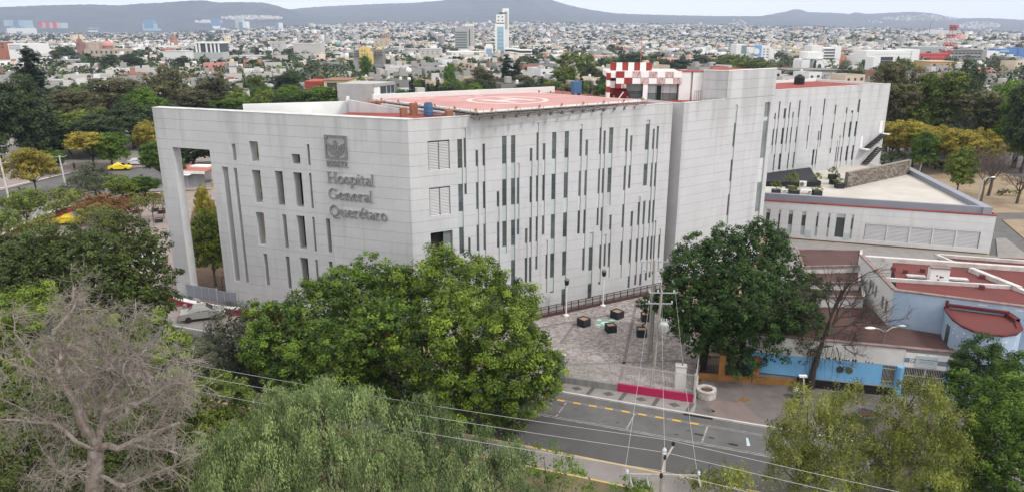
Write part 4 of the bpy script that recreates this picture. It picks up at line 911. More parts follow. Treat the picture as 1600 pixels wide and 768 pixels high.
# rounded stair volume on the right
cur = [(1475, 476), (1480, 486), (1490, 498), (1504, 508), (1522, 516), (1544, 521), (1568, 523), (1588, 520), (1597, 513), (1592, 502), (1563, 481)]
cq = [ground(a, b, 6.4)[:2] for a, b in cur]
rv = cp("rounded_wing", MB().prism([(p[0], p[1]) for p in cq], 0, 6.3, 0, 1), [M_fblue, M_broof2])
cc = (sum(p[0] for p in cq) / len(cq), sum(p[1] for p in cq) / len(cq)); mb = MB(); n = len(cq)
for i in range(n):
    a, b = cq[i], cq[(i + 1) % n]; ia, ib = [(p[0] + (cc[0] - p[0]) * .13, p[1] + (cc[1] - p[1]) * .13) for p in (a, b)]; oa, ob = [(p[0] - (cc[0] - p[0]) * .03, p[1] - (cc[1] - p[1]) * .03) for p in (a, b)]
    h = 6.62 if i in (n - 1, n - 2) else 6.42
    mb.face([(*oa, h), (*ob, h), (*ib, h), (*ia, h)]); mb.face([(*oa, 6.28), (*ob, 6.28), (*ob, h), (*oa, h)]); mb.face([(*ia, h), (*ib, h), (*ib, 6.28), (*ia, 6.28)])
obj("coping", mb, M_maroon, rv)
for k in range(26):
    i = rc.randrange(1, 8); a, b = cq[i], cq[i + 1]; ff = Fr.thru(a, b); L_ = math.dist(a, b); u = rc.uniform(.1, .9) * L_; z = rc.uniform(5.3, 6.1) if k % 3 else rc.uniform(3, 6); r = rc.uniform(.05, .22)
    obj("peeled_patch", MB().face([ff.p(u + min(r, L_ * .3) * rc.uniform(.5, 1.1) * math.cos(6.283 * j / 7), .006 + .0003 * k, z + .7 * r * rc.uniform(.5, 1.1) * math.sin(6.283 * j / 7)) for j in range(7)]), M_peel, rv)
f = Fr.thru(cq[1], cq[3]); obj("door", MB().box(f, .6, 1.3, -.1, .12, 3.4, 5.6), M_glass, rv)
cp("downpipe", MB().tube([FBk.p(3.9, .12, 4.1), FBk.p(3.9, .12, 7.0)], .1, 6), M_maroon)
cp("roof_edge", MB().box(FBk, 3.85, 8.2, 0.01, .3, 6.55, 6.75), M_maroon)
# ochre forecourt wall with pillars and black railings
q0, q1 = ground(1088, 591.5), ground(1245, 603.2); FY = Fr.thru(q0, q1); LY = math.dist(q0[:2], q1[:2])
M_och = mat("ochre_paint", (.30, .14, .045), .85, .15, 1.5)
yw = thing("ochre_wall", "low ochre wall with square pillars and black railings under the dark fig tree", "wall", tuple(q0))
obj("low_wall", MB().box(FY, 0, LY, -.25, 0, 0, .52), M_och, yw)
for u in (1.75, 4.45): obj("pillar", MB().box(FY, u, u + .5, -.38, .06, 0, 2.3), M_och, yw)
for a, b in ((.05, 1.73), (2.27, 4.43)):
    pn = obj("railing_panel", MB().box(FY, a, b, -.16, -.10, 2.05, 2.11).box(FY, a, b, -.16, -.10, .62, .68), M_black, yw)
    n = int((b - a) / .13)
    for k in range(n): obj("bar", MB().box(FY, a + .06 + k * .13, a + .085 + k * .13, -.145, -.12, .53, 2.05), M_black, pn)
obj("ledge", MB().box(FY, 5.0, LY, -1.6, -.26, 0, .75), M_conc, yw)
# ================================================================== STREET FURNITURE, PLAZA, CARS, PEOPLE
M_pole = mat("weathered_concrete_pole", (.30, .28, .255), .9, .15, 2); M_galv = mat("galvanised_steel", (.42, .44, .45), .5, metal=.4)
M_wire = mat("aluminium_cable", (.46, .46, .46), .4, metal=.3); M_ins = mat("white_insulator", (.45, .48, .49), .3)
M_brail = mat("brown_painted_rail", (.055, .028, .026), .7); M_soil = mat("planter_soil", (.30, .20, .145), .95, .2, 4); M_pot = mat("charcoal_planter", (.022, .024, .03), .65, .15, 3)
# brown railing along the long facade, on a low dark brick wall
rl = thing("railing", "dark brown metal railing on a low brick kerb along the slit-window facade", "railing", FB.p(8, 1.2, 0))
a0, a1 = 7.5, 28.6
obj("base_wall", MB().box(FB, a0, a1, 1.05, 1.25, 0, .28), mat("dark_brown_brick", (.075, .04, .036), .9, .3, 5), rl)
for k in range(24):
    u = a0 + .1 + k * (a1 - a0 - .2) / 23; obj("post", MB().box(FB, u - .035, u + .035, 1.12, 1.19, .28, 1.18), M_brail, rl)
for z in (1.12, .85, .42): obj("rail", MB().box(FB, a0, a1, 1.13, 1.18, z, z + .05), M_brail, rl)
mb = MB()
for k in range(150):
    u = a0 + .1 + k * (a1 - a0 - .2) / 150; mb.box(FB, u, u + .03, 1.145, 1.165, .30, 1.10)
tag(obj("bars", mb, M_brail, rl), kind="stuff")
# front fence: low wall, white bars, magenta stretch
FF = Fr.thru((4.39, 54.61), (14.2, 51.36)); LF = math.dist((4.39, 54.61), (14.2, 51.36))
fe = thing("street_fence", "white barred fence on a low grey and magenta wall in front of the plaza", "fence", (4.4, 54.6, 0))
obj("low_wall", MB().box(FF, 0, 4.35, -.2, 0, 0, .55), mat("stained_grey_wall", (.17, .165, .16), .9, 0, 1.2, 0, col2=(.28, .27, .26), stretch=(2, 2, .4)), fe); obj("magenta_wall", MB().box(FF, 4.36, LF, -.2, .03, 0, .66), mat("magenta_paint", (.40, .018, .085), .7, .08, 1), fe)
mb_ = MB().box(FF, 0, .028, -.12, -.09, 0, 1.9).mesh("bar", M_kerb)
for k in range(88):
    u = .08 + k * (LF - .16) / 87; o = bpy.data.objects.new("bar", mb_); S.collection.objects.link(o); o.parent = fe; o.matrix_parent_inverse = fe.matrix_basis.inverted(); o.location = (FF.e[0] * u, FF.e[1] * u, .5)
for z in (.9, 2.25): obj("rail", MB().box(FF, 0, LF, -.125, -.085, z, z + .04), M_kerb, fe)
for u in (0, 3.6, 7.0, LF - .06): obj("post", MB().box(FF, u, u + .07, -.14, -.07, .0, 2.45), M_kerb, fe)
FG = Fr.thru((14.25, 51.3), (17.4, 61.5)); LG = math.dist((14.25, 51.3), (17.4, 61.5))
f2 = thing("side_fence", "white barred fence running back from the street beside the ochre wall", "fence", (14.25, 51.3, 0))
mb_ = MB().box(FG, 0, .03, -.02, .01, 0, 2.0).mesh("bar", M_kerb)
for k in range(80):
    u = .1 + k * (LG - .2) / 79; o = bpy.data.objects.new("bar", mb_); S.collection.objects.link(o); o.parent = f2; o.matrix_parent_inverse = f2.matrix_basis.inverted(); o.location = (FG.e[0] * u, FG.e[1] * u, .4)
for z in (.7, 2.2): obj("rail", MB().box(FG, 0, LG, -.03, .02, z, z + .05), M_kerb, f2)
obj("low_wall", MB().box(FG, 0, LG, -.1, .1, 0, .4), M_kerb, f2); obj("post", MB().box(FG, -.05, .05, -.05, .06, 0, 2.45), M_kerb, f2)
t = thing("fence_pillar", "grey blue rendered pillar at the left end of the street fence", "pillar", (3.6, 55.0, 0)); FP = Fr(3.6, 55.0, 108)
obj("shaft", MB().box(FP, -.9, .75, -.6, 0, 0, 1.0), mat("grey_blue_wall", (.24, .25, .29), .85, .1, 1), t); obj("panel", MB().box(FP, -.2, .7, -.35, -.1, 1.0, 2.3), mat("grey_blue_wall", (.24, .25, .29)), t); obj("cap", MB().box(FP, -.3, .8, -.4, -.05, 2.3, 2.38), M_kerb, t)
# plaza planters
def planter(px, py, size, h, rz, label, soil=M_soil, group="black square planters on the plaza"):
    c = ground(px, py); t = thing("planter", label, "planter", tuple(c), math.radians(rz), group); s = size / 2
    mb = MB()
    for a, b, c_, d in ((-s, s, -s, -s + .07), (-s, s, s - .07, s), (-s, -s + .07, -s + .07, s - .07), (s - .07, s, -s + .07, s - .07)): mb.box(O, a, b, c_, d, 0, h)
    put("box", mb.mesh("planter_box", M_pot), t); put("soil", MB().box(O, -s + .072, s - .072, -s + .072, s - .072, .05, h - .08).mesh("soil", soil), t)
    put("rim", MB().box(O, -s - .01, s + .01, -s - .012, -s + .0, h - .06, h + .012).box(O, -s - .01, s + .01, s - .0, s + .012, h - .06, h + .012).mesh("rim", mat("rust_brown_rim", (.09, .04, .03), .8)), t)
    return t
planter(912, 508, .98, .78, 40, "black planter nearest the facade railing, left of the painted paving mark")
planter(964, 495.5, 1.0, .76, 42, "black planter behind the painted paving mark, farthest from the street")
planter(954, 517, .92, .74, 14, "black planter with reddish rim in front of the painted paving mark")
planter(1002, 524, .90, .78, -3, "black planter with tan soil nearest the street on the plaza")
planter(1009, 500, .92, .78, 0, "black planter partly under the dark fig tree's hanging leaves")
mk = thing("paving_mark", "pale green painted turtle-like mark on the plaza cobbles", "painted mark", tuple(ground(946, 504)))
c = ground(946, 504); M_mint = mat("mint_paint", (.42, .60, .50), .7, .2, 4); M_mint2 = mat("green_paint", (.20, .30, .25), .8, .3, 4)
def blob(cx, cy, rx, ry, z, n=12): return MB().face([(c.x + cx + rx * math.cos(6.283 * i / n), c.y + cy + ry * math.sin(6.283 * i / n), z) for i in range(n)])
obj("dark_base", blob(0, 0, 1.0, 1.0, .010), M_mint2, mk); obj("body", blob(0, -.05, .5, .42, .013), M_mint, mk)
for a, b in ((.75, .75), (-.55, .8), (-.75, -.5)): obj("limb", blob(a, b, .26, .2, .012), M_mint, mk)
# plaza lamps
def plaza_lamp(px, py, label):
    t = thing("plaza_lamp", label, "lamp", tuple(ground(px, py)), 0, "white lamp posts on the plaza")
    put("base", MB().lathe((0, 0, 0), [(.28, 0), (.28, .12), (.1, .18)], 10).mesh("lamp_base", M_whitep), t)
    put("post", MB().tube([(0, 0, .15), (0, 0, 3.3)], .07, 8).mesh("lamp_post", M_whitep), t)
    put("lantern", MB().lathe((0, 0, 3.3), [(.08, 0), (.2, .1), (.24, .55), (.1, .7)], 8).mesh("lantern", M_black), t); put("lantern_cap", MB().lathe((0, 0, 4.0), [(.26, -.14), (.2, -.02), (.05, .1)], 8).mesh("lantern_cap", M_steel), t)
plaza_lamp(884.5, 493, "white lamp post by the brown railing, nearer the big bright fig tree"); plaza_lamp(942, 477.5, "white lamp post by the brown railing, farther along the facade")
# utility poles and wires
def pole(name, x, y, h, lean, label, r0=.14, r1=.09):
    t = thing(name, label, "utility pole", (x, y, 0), 0, None)
    put("shaft", MB().tube([(0, 0, 0), (lean[0] * .5, lean[1] * .5, h * .5), (lean[0], lean[1], h)], [r0, (r0 + r1) / 2, r1], 10).mesh("pole_shaft", M_pole), t); return t
def arm(t, z, L_, rz, off=(0, 0), ins=(), half=0.0, m=M_galv, sz=.036):
    f = Fr(0, 0, rz); put("crossarm", MB().box(f, -L_ / 2 + half, L_ / 2 + half, -sz, sz, -sz, sz).mesh("crossarm", m), t, (off[0], off[1], z))
    for u in ins: p = f.p(u, 0, 0); put("insulator", MB().lathe((0, 0, 0), [(.04, .04), (.075, .08), (.05, .15), (.075, .18), (.03, .25)], 8).mesh("insulator", M_ins), t, (off[0] + p[0], off[1] + p[1], z))
b = ground(1018.5, 603); pa = pole("utility_pole", b.x, b.y, 8.3, (.35, .1), "leaning concrete utility pole carrying a white transformer inside the plaza fence")
arm(pa, 8.1, 2.2, 92, (.35, .1), (-.95, -.3, .95), .1); arm(pa, 7.2, 2.1, 92, (.3, .1), (-.9, .0, .9), -.1)
tf = put("transformer", MB().lathe((0, 0, 0), [(.26, 0), (.36, .06), (.36, .66), (.31, .76), (.18, .8)], 12).mesh("transformer", mat("transformer_grey", (.42, .43, .43), .6, .1, 3)), pa, (.62, -.1, 4.9))
mb = MB()
for k in range(14): mb.box(Fr(0, 0, 360 * k / 14), -.02, .02, .34, .44, .1, .6)
put("cooling_fins", mb.mesh("fins", mat("transformer_grey", (.42, .43, .43))), tf)
for k in range(3): put("bushing", MB().lathe((0, 0, 0), [(.05, 0), (.07, .08), (.04, .1), (.06, .2), (.02, .28)], 8).mesh("bushing", M_ins), tf, (-.2 + .2 * k, 0, .84))
put("bracket", MB().box(O, .1, .35, -.08, .08, 5.1, 5.5).mesh("bracket", M_galv), pa, (.1, 0, 0))
b2 = ground(1012, 562); pb = pole("utility_pole", b2.x, b2.y, 9.3, (.1, 0), "tall straight utility pole on the cobbles, behind the transformer pole", .13, .085)
arm(pb, 9.1, 2.6, 88, (.1, 0), (-1.1, -.4, .4, 1.1)); arm(pb, 8.3, 1.9, 88, (.1, 0), (-.8, .8))
b3 = ground(1017, 548); pc_ = pole("utility_pole", b3.x, b3.y, 6.4, (.05, 0), "dark short utility pole close behind the transformer pole", .13, .1); put("collar", MB().lathe((0, 0, 0), [(.16, 0), (.16, .2)], 10).mesh("collar", M_steel), pc_, (0, 0, 5.0))
pd = pole("utility_pole", 6.75, 28.4, 9.95, (0.0, 0.0), "pale concrete pole with a single crossarm in the near foreground", .15, .10)
arm(pd, 9.0, 3.35, 92, (0, -.14), (-1.62, 1.55), -.1, m=M_pole, sz=.04); put("post_insulator", MB().lathe((0, 0, 9.95), [(.05, 0), (.11, .06), (.06, .16), (.11, .22), (.04, .34)], 8).mesh("top_ins", M_ins), pd)
put("diagonal_arm", MB().tube([(-.28, -.9, 9.35), (.0, -.1, 9.7), (.62, 1.0, 9.75)], .045, 6).mesh("diag_arm", M_pole), pd)
for p in ((-.28, -.9, 9.38), (.62, 1.0, 9.78), (.02, -.05, 9.75)): put("dark_insulator", MB().lathe((0, 0, 0), [(.06, 0), (.09, .1), (.05, .22)], 8).mesh("dark_ins", M_black), pd, p)
for u in (-1.5, -.75, 1.55): put("hanging_cutout", MB().tube([(u, -.15, 8.95), (u + .05, -.2, 8.7), (u + .12, -.3, 8.5)], [.035, .05, .02], 6).mesh("cutout", M_galv), pd)
def wire(name, a, b, sag, label, r=.016, n=18):
    a, b = Vector(a), Vector(b); pts = [a.lerp(b, i / n) - Vector((0, 0, sag * 4 * (i / n) * (1 - i / n))) for i in range(n + 1)]
    o = obj(name, MB().tube(pts, r, 4), M_wire); tag(o, label, "wire"); return o
w0 = (6.75, 28.4)
fw = Fr(w0[0], w0[1], 110.2)
for k, (d, z, lab) in enumerate(((-1.0, 10.12, "power line highest of the three crossing the whole street, farthest from the camera"), (.05, 10.1, "power line in the middle of the three crossing above the street"), (.9, 9.7, "power line lowest of the three crossing above the street"))):
    wire("power_line", fw.p(-62, d, z + .2), fw.p(0.0, d, z), .9, lab + ", left span", .0095, 40); wire("power_line", fw.p(0.0, d, z), fw.p(60, d, z + .2), .9, lab + ", right span", .0095, 40)
ta = (b.x + .35, b.y + .1)
for k, (q, p) in enumerate((((-1.72, -.14, 9.3), (-.85, 0, 8.4)), ((0.0, 0, 10.25), (.0, 0, 8.45)), ((1.45, -.14, 9.3), (1.05, 0, 8.4)))):
    wire("service_line", (w0[0] + q[0], w0[1] + q[1], q[2]), (ta[0] + p[0], ta[1] + p[1], p[2]), .35, ("left", "middle", "right")[k] + " of the three lines joining the near pole to the transformer pole", .009)
wire("service_line", (ta[0], ta[1], 8.3), (b2.x + .1, b2.y, 9.3), .2, "short line between the two plaza utility poles", .014)
wire("service_cable", (b.x + .5, b.y, 4.8), (17.0, 61.0, 3.2), .9, "black cable sagging from the transformer into the dark fig tree", .025)
# white meter pillar, round planter
t = thing("meter_pillar", "white square meter pillar behind the street fence", "pillar", tuple(ground(1062, 604)), math.radians(-8))
put("shaft", MB().box(O, -.42, .42, -.3, .3, 0, 1.9).mesh("meter_shaft", M_white), t); put("cap", MB().box(O, -.46, .46, -.34, .34, 1.9, 1.97).mesh("meter_cap", M_kerb), t); put("conduit", MB().tube([(.1, 0, 1.95), (.1, 0, 3.4)], .06, 6).mesh("conduit", M_steel), t)
c = ground(1103, 618); t = thing("round_planter", "round white brick planter of dry leaves beside the ochre wall", "planter", tuple(c))
rr = random.Random(6)
for row in range(3):
    for k in range(16):
        a0_, a1_ = 2 * math.pi * (k + .5 * (row % 2)) / 16 + .012, 2 * math.pi * (k + 1 + .5 * (row % 2)) / 16 - .012; ro, ri = .78 + rr.uniform(-.02, .03), .5; z0, z1 = .01 + row * .22, .215 + row * .22; mb = MB()
        P = [(r * math.cos(a), r * math.sin(a)) for r, a in ((ro, a0_), (ro, a1_), (ri, a1_), (ri, a0_))]; mb.prism(P, z0, z1); put("brick", mb.mesh("brick", mat("whitewashed_brick", (.46, .43, .41), .9, .2, 4, rnd=.12)), t)
put("soil", MB().lathe((0, 0, 0), [(.49, 0), (.49, .5), (0, .56)], 14).mesh("soil", mat("leafy_soil", (.10, .06, .035), .95, .5, 9)), t)
# clinic street lamp: grey pole with two arms
c = ground(1366, 611); t = thing("street_lamp", "grey street lamp with two arms in front of the blue clinic", "street lamp", tuple(c))
put("base", MB().box(O, -.25, .25, -.25, .25, 0, .18).mesh("lamp_foot", M_conc), t); put("pole", MB().tube([(0, 0, 0), (.12, 0, 5.4)], [.11, .075], 10).mesh("street_pole", M_steel), t)
put("arm", MB().tube([(.12, 0, 5.2), (-.5, -.2, 5.55), (-1.1, -.3, 5.65)], .035, 6).mesh("arm_l", M_galv), t); put("arm", MB().tube([(.12, 0, 5.2), (.7, .15, 5.5), (1.4, .2, 5.62)], .035, 6).mesh("arm_r", M_galv), t)
put("lamp_head", MB().lathe((0, 0, 0), [(.05, -.08), (.2, -.04), (.22, .02), (.08, .1)], 12, sx=2.0, sy=.8).mesh("head_l", M_whitep), t, (-1.25, -.3, 5.66)); put("lamp_head", MB().lathe((0, 0, 0), [(.05, -.08), (.2, -.04), (.22, .02), (.08, .1)], 12, sx=1.4, sy=.5).mesh("head_r", mat("grey_lamp_head", (.45, .5, .53), .4)), t, (1.5, .2, 5.62))
c = ground(1256, 630); t = thing("bollard_lamp", "short white post with a flat lamp head beside the bare tree", "lamp", tuple(c))
put("post", MB().tube([(0, 0, 0), (-.1, .0, 1.4), (-.28, .05, 2.3)], [.06, .055, .05], 8).mesh("bollard_post", M_whitep), t); put("lamp_head", MB().box(O, -.3, .3, -.14, .14, -.05, .07).mesh("bollard_head", M_whitep), t, (-.32, .05, 2.35))
# street lamps on the right
def arm_lamp(px, py, top, tx, ty, label):
    c = ground(px, py); q = at(tx, ty, c.y); e = at(px + (tx - px) * .2, ty + (top), c.y)
    t = thing("street_lamp", label, "street lamp", tuple(c), 0, "curved arm street lamps by the right-hand street"); dx, h = q.x - c.x, q.z - c.z
    put("pole", MB().tube([(0, 0, 0), (dx * .12, 0, h * .8), (dx * .25, 0, h * .93), (dx * .6, 0, h * .99), (dx, 0, h)], [.12, .09, .08, .06, .05], 8).mesh("lamp_pole", M_galv), t)
    put("lamp_head", MB().lathe((0, 0, 0), [(.08, -.1), (.26, -.04), (.26, .04), (.08, .14)], 10, sx=1.6, sy=.7).mesh("lamp_head", M_whitep), t, (dx, 0, h))
arm_lamp(1436, 272, 0, 1459, 241, "curved arm street lamp behind the corner of the rubble wall"); arm_lamp(1526, 318, 0, 1552, 277, "curved arm street lamp past the annex's far corner")
# white utility poles at left
for px, py, ty, dxp, lab in ((17, 325, 239, 0, "white utility pole with a double crossarm at the far left pavement"), (105, 303, 243, 0, "white utility pole beside the left street, right of the yellow tree")):
    c = ground(px, py); h = at(px - 8, ty, c.y).z; t = pole("utility_pole", c.x, c.y, h, (-.25, 0), lab, .17, .12); t.children[0].data.materials[0] = M_kerb
    arm(t, h - .25, 2.6, 75, (-.25, 0), (-1.1, .2, 1.1), -.4); arm(t, h - 1.6, 1.8, 75, (-.2, 0), (-.6, .7), .5)
c1_, c2_ = ground(17, 325), ground(105, 303)
# low maroon boundary walls at left, and the kerb wall under the screen wall
def lwall(a, b, h, label, gaps=()):
    f = Fr.thru(a, b); L_ = math.dist(a[:2], b[:2]); t = thing("boundary_wall", label, "wall", tuple(a))
    obj("painted_wall", MB().box(f, 0, L_, -.25, 0, 0, h), M_mag, t); obj("coping", MB().box(f, -.02, L_ + .02, -.32, .06, h, h + .09), M_whitep, t); return t
lwall(ground(-30, 392), ground(52, 352), .75, "maroon boundary wall with white coping at the far left edge"); lwall(ground(52.3, 351.8), ground(114, 330), .9, "maroon boundary wall with white coping behind the yellow taxi"); lwall(ground(190, 312), ground(250, 309), .8, "maroon boundary wall partly hidden by young trees near the screen wall")
kw = thing("kerb_wall", "low maroon wall with white top curving past the foot of the screen wall", "wall", FA.p(0, 1.3, 0)); pts = [(-2.2, .4), (0, .9), (2.5, 1.35), (6, 1.5), (9, 1.15), (12, .85), (16, .7), (28, .7)]
for i in range(len(pts) - 1):
    a, b = FA.p(*pts[i]), FA.p(*pts[i + 1]); f = Fr.thru(a, b); L_ = math.dist(a[:2], b[:2]); obj("wall_segment", MB().box(f, 0, L_, -.2, 0, 0, .62 - .0 * i), M_mag, kw); obj("top", MB().box(f, 0, L_, -.55 if i < 4 else -.22, .02, .62, .72 if i < 4 else .66), M_whitep if i < 4 else M_mag, kw)
gt = thing("metal_gate", "blue-grey sheet metal gate closing the tall opening in the screen wall", "gate", FA.p(2, .2, 0))
obj("gate_leaf", MB().box(FA, 1.5, 5.5, .1, .16, .75, 2.1), M_bluegrey, gt); obj("gate_leaf", MB().box(FA, 5.6, 8.1, .1, .16, .55, 1.95), M_bluegrey, gt)
for u in (1.4, 5.5, 8.1): obj("post", MB().box(FA, u, u + .1, .06, .2, .4, 2.15), M_alum, gt)
obj("ribs", MB().box(FA, 2.5, 2.54, .161, .18, .8, 2.05).box(FA, 3.5, 3.54, .161, .18, .8, 2.05).box(FA, 4.5, 4.54, .161, .18, .8, 2.05).box(FA, 6.5, 6.54, .161, .18, .6, 1.9).box(FA, 7.3, 7.34, .161, .18, .6, 1.9), M_alum, gt)["kind"] = "stuff"
t = thing("stair_rail", "brown railing with a white ramp inside the tall opening", "railing", FA.p(5, -4, 0))
mb = MB()
for k in range(8): mb.tube([FA.p(3.2 + .6 * k, -3.2, .2), FA.p(3.2 + .6 * k, -3.2, 2.0)], .035, 5)
mb.tube([FA.p(3.2, -3.2, 2.0), FA.p(7.4, -3.2, 2.0)], .04, 5); obj("rail", mb, M_brail, t); obj("ramp_edge", MB().face([FA.p(5.2, -2.4, .9), FA.p(8, -2.4, 2.3), FA.p(8, -2.4, 2.7), FA.p(5.2, -2.4, 1.25)]).face([FA.p(5.2, -2.4, 1.25), FA.p(8, -2.4, 2.7), FA.p(8, -2.7, 2.7), FA.p(5.2, -2.7, 1.25)]), M_whitep, t)
for k, (px, py) in enumerate(((290.5, 489), (312, 482))):
    t = thing("bollard", ("grey concrete bollard left of the silver car", "grey concrete bollard behind the silver car")[k], "bollard", tuple(ground(px, py)), 0, "concrete bollards by the drive"); put("shaft", MB().lathe((0, 0, 0), [(.2, 0), (.2, .95), (.12, 1.02)], 12).mesh("bollard", M_conc), t); put("foot", MB().lathe((0, 0, 0), [(.27, 0), (.27, .06)], 12).mesh("bollard_foot", M_conc), t)
# ---- cars
def car_meshes(cx, paint):
    """body profile swept across the width, glass band, wheels"""
    prof = [(-2.1, .35), (-2.15, .62), (-2.05, .92), (-1.35, .98), (-.85, 1.42), (.35, 1.44), (1.0, 1.0), (1.95, .86), (2.15, .62), (2.1, .35)]
    mb = MB(); W2 = .84; n = len(prof); rows = []
    for s, k in ((-1, 1.0), (-1, .0), (1, .0), (1, 1.0)):
        pass
    ys = [(-W2, 0.0), (-W2 + .12, .04), (W2 - .12, .04), (W2, 0.0)]
    for y, add in ys:
        rows.append(len(mb.v))
        for x, z in prof:
            t = .22 if z > 1.1 else 0.0; yy = y * (1 - t); mb.v.append((x, yy, z + (add if z > .6 else 0)))
    for r in range(3):
        for i in range(n - 1): mb.f.append((rows[r] + i, rows[r + 1] + i, rows[r + 1] + i + 1, rows[r] + i + 1)); mb.m.append(0)
        mb.f.append((rows[r] + n - 1, rows[r + 1] + n - 1, rows[r + 1], rows[r])); mb.m.append(1)
    for r in (0, 3): mb.f.append(tuple(rows[r] + i for i in range(n))); mb.m.append(0)
    body = mb.mesh("car_body", [paint, M_black])
    g = MB()
    for s in (-1, 1):
        a, b = W2 + .004, W2 * .79 + .006
        for q in (((-1.15, a * .985, 1.0), (-.15, a * .985, 1.02), (-.15, b, 1.38), (-.78, b, 1.37)), ((-.08, a * .985, 1.02), (.85, a * .985, 1.03), (.34, b, 1.38), (-.08, b, 1.38))): g.face([(x, s * y, z) for x, y, z in q])
    g.face([(-1.34, -.66, 1.03), (-1.34, .66, 1.03), (-.88, .56, 1.44), (-.88, -.56, 1.44)]); g.face([(.99, -.66, 1.055), (.99, .66, 1.055), (.39, .56, 1.475), (.39, -.56, 1.475)])
    glass = g.mesh("car_glass", mat("car_glass", (.03, .035, .04), .08, spec=.6))
    tyre = MB().lathe((0, 0, 0), [(.2, -.1), (.3, -.1), (.32, 0), (.3, .1), (.2, .1)], 16).mesh("tyre", mat("rubber", (.02, .02, .02), .8)); rim = MB().lathe((0, 0, 0), [(.2, -.08), (.2, .09), (.05, .1), (0, .08)], 10).mesh("rim", M_galv)
    hl = MB().box(O, 2.03, 2.17, -.16, .16, .62, .76).mesh("headlight", M_whitep); tl = MB().box(O, -2.17, -2.05, -.14, .14, .68, .86).mesh("tail_light", mat("tail_light_red", (.28, .01, .01), .4)); pl = MB().box(O, -2.19, -2.14, -.25, .25, .5, .62).mesh("plate", M_whitep); bp_ = MB().box(O, -2.21, -2.1, -.8, .8, .36, .52).mesh("bumper", paint)
    return dict(body=body, glass=glass, tyre=tyre, rim=rim, hl=hl, tl=tl, pl=pl, bp=bp_)
def car(label, px, py, rz, paint, cat="car", name="parked_car", roof_sign=False, group=None):
    K_ = car_meshes(0, paint); t = thing(name, label, cat, tuple(ground(px, py)), math.radians(rz), group); t.location.z = -.115 if name != "parked_car" else 0.008
    put("body", K_['body'], t); put("window_glass", K_['glass'], t); put("bumper", K_['bp'], t)
    for x in (-1.32, 1.32):
        for s in (-1, 1): w = put("wheel", K_['tyre'], t, (x, s * .78, .32)); w.rotation_euler = (-s * math.pi / 2, 0, 0); put("rim", K_['rim'], w)
    for s in (-1, 1): put("headlight", K_['hl'], t, (0, s * .62, 0)); put("tail_light", K_['tl'], t, (0, s * .62, 0)); put("mirror", MB().box(O, .7, .86, -.08, .08, 1.0, 1.12).mesh("mirror", paint), t, (0, s * .93, 0))
    put("number_plate", K_['pl'], t)
    if roof_sign: put("roof_sign", MB().box(O, -.4, -.15, -.3, .3, 1.48, 1.62).mesh("roof_sign", M_whitep), t)
    return t
M_silver = mat("silver_paint", (.34, .335, .32), .35, metal=.3, spec=.5); M_taxi = mat("taxi_yellow", (.75, .56, .02), .4, spec=.5); M_wcar = mat("white_car_paint", (.72, .73, .74), .35, spec=.5)
car("silver saloon car parked by the maroon kerb wall", 318, 497, 20, M_silver)
car("yellow taxi parked behind the dark tree by the maroon wall", 106, 350, 195, M_taxi, "taxi"); car("yellow taxi on the far left street beneath the yellow tree", 188, 265, 8, M_taxi, "taxi", "street_taxi", True); car("white car just ahead of the street taxi", 214, 257, 8, M_wcar, "car", "street_car"); car("white car glimpsed through the gap in the dark left tree", 232, 412, 160, M_wcar)
for k, (px, py, lab) in enumerate(((30, 272, "white van behind the yellow tree at the far left"), )):
    pass
# kiosk and planters in the forecourt behind the screen wall
kp = ground(306, 291); kx, ky = kp.x, kp.y; t = thing("kiosk", "small grey kiosk with red and white canopy roof framed by the tall opening", "kiosk", (kx, ky, 0)); kf = Fr(kx - 3.2, ky, 97)
obj("wall", MB().box(kf, .2, 3.6, -3, -.2, 0, 2.3), mat("kiosk_grey", (.26, .27, .28), .8), t); obj("door", MB().box(kf, 1.2, 2.0, -.2, -.15, 0, 2.0), M_alum, t); obj("roof", MB().box(kf, -1.2, 5.6, -6.5, .3, 2.75, 2.95), mat("kiosk_red_roof", (.36, .12, .10), .8, .1, 1), t); obj("fascia", MB().box(kf, -1.22, 5.62, .301, .36, 2.45, 2.97), M_whitep, t); obj("roof_panel", MB().box(kf, .6, 4.2, -5.8, -3.4, 2.951, 3.12), M_white, t); obj("awning", MB().box(kf, .1, 3.0, -.1, 1.4, 2.32, 2.42), M_white, t)
for u in (-1.0, 5.3): obj("post", MB().box(kf, u, u + .12, .1, .22, 0, 2.75), M_steel, t)
for px, py, lab in ((243, 330, "small black planter of a sapling, rear left by the screen wall's outer leg"), (253, 333, "small black planter of a sapling, rear right by the screen wall's outer leg"), (249, 347, "small black planter nearest the screen wall's outer leg"), (219, 354, "small black planter under the left yellowish sapling")): planter(px, py, 1.0, .6, 20, lab, M_soil, "black planters in the forecourt")
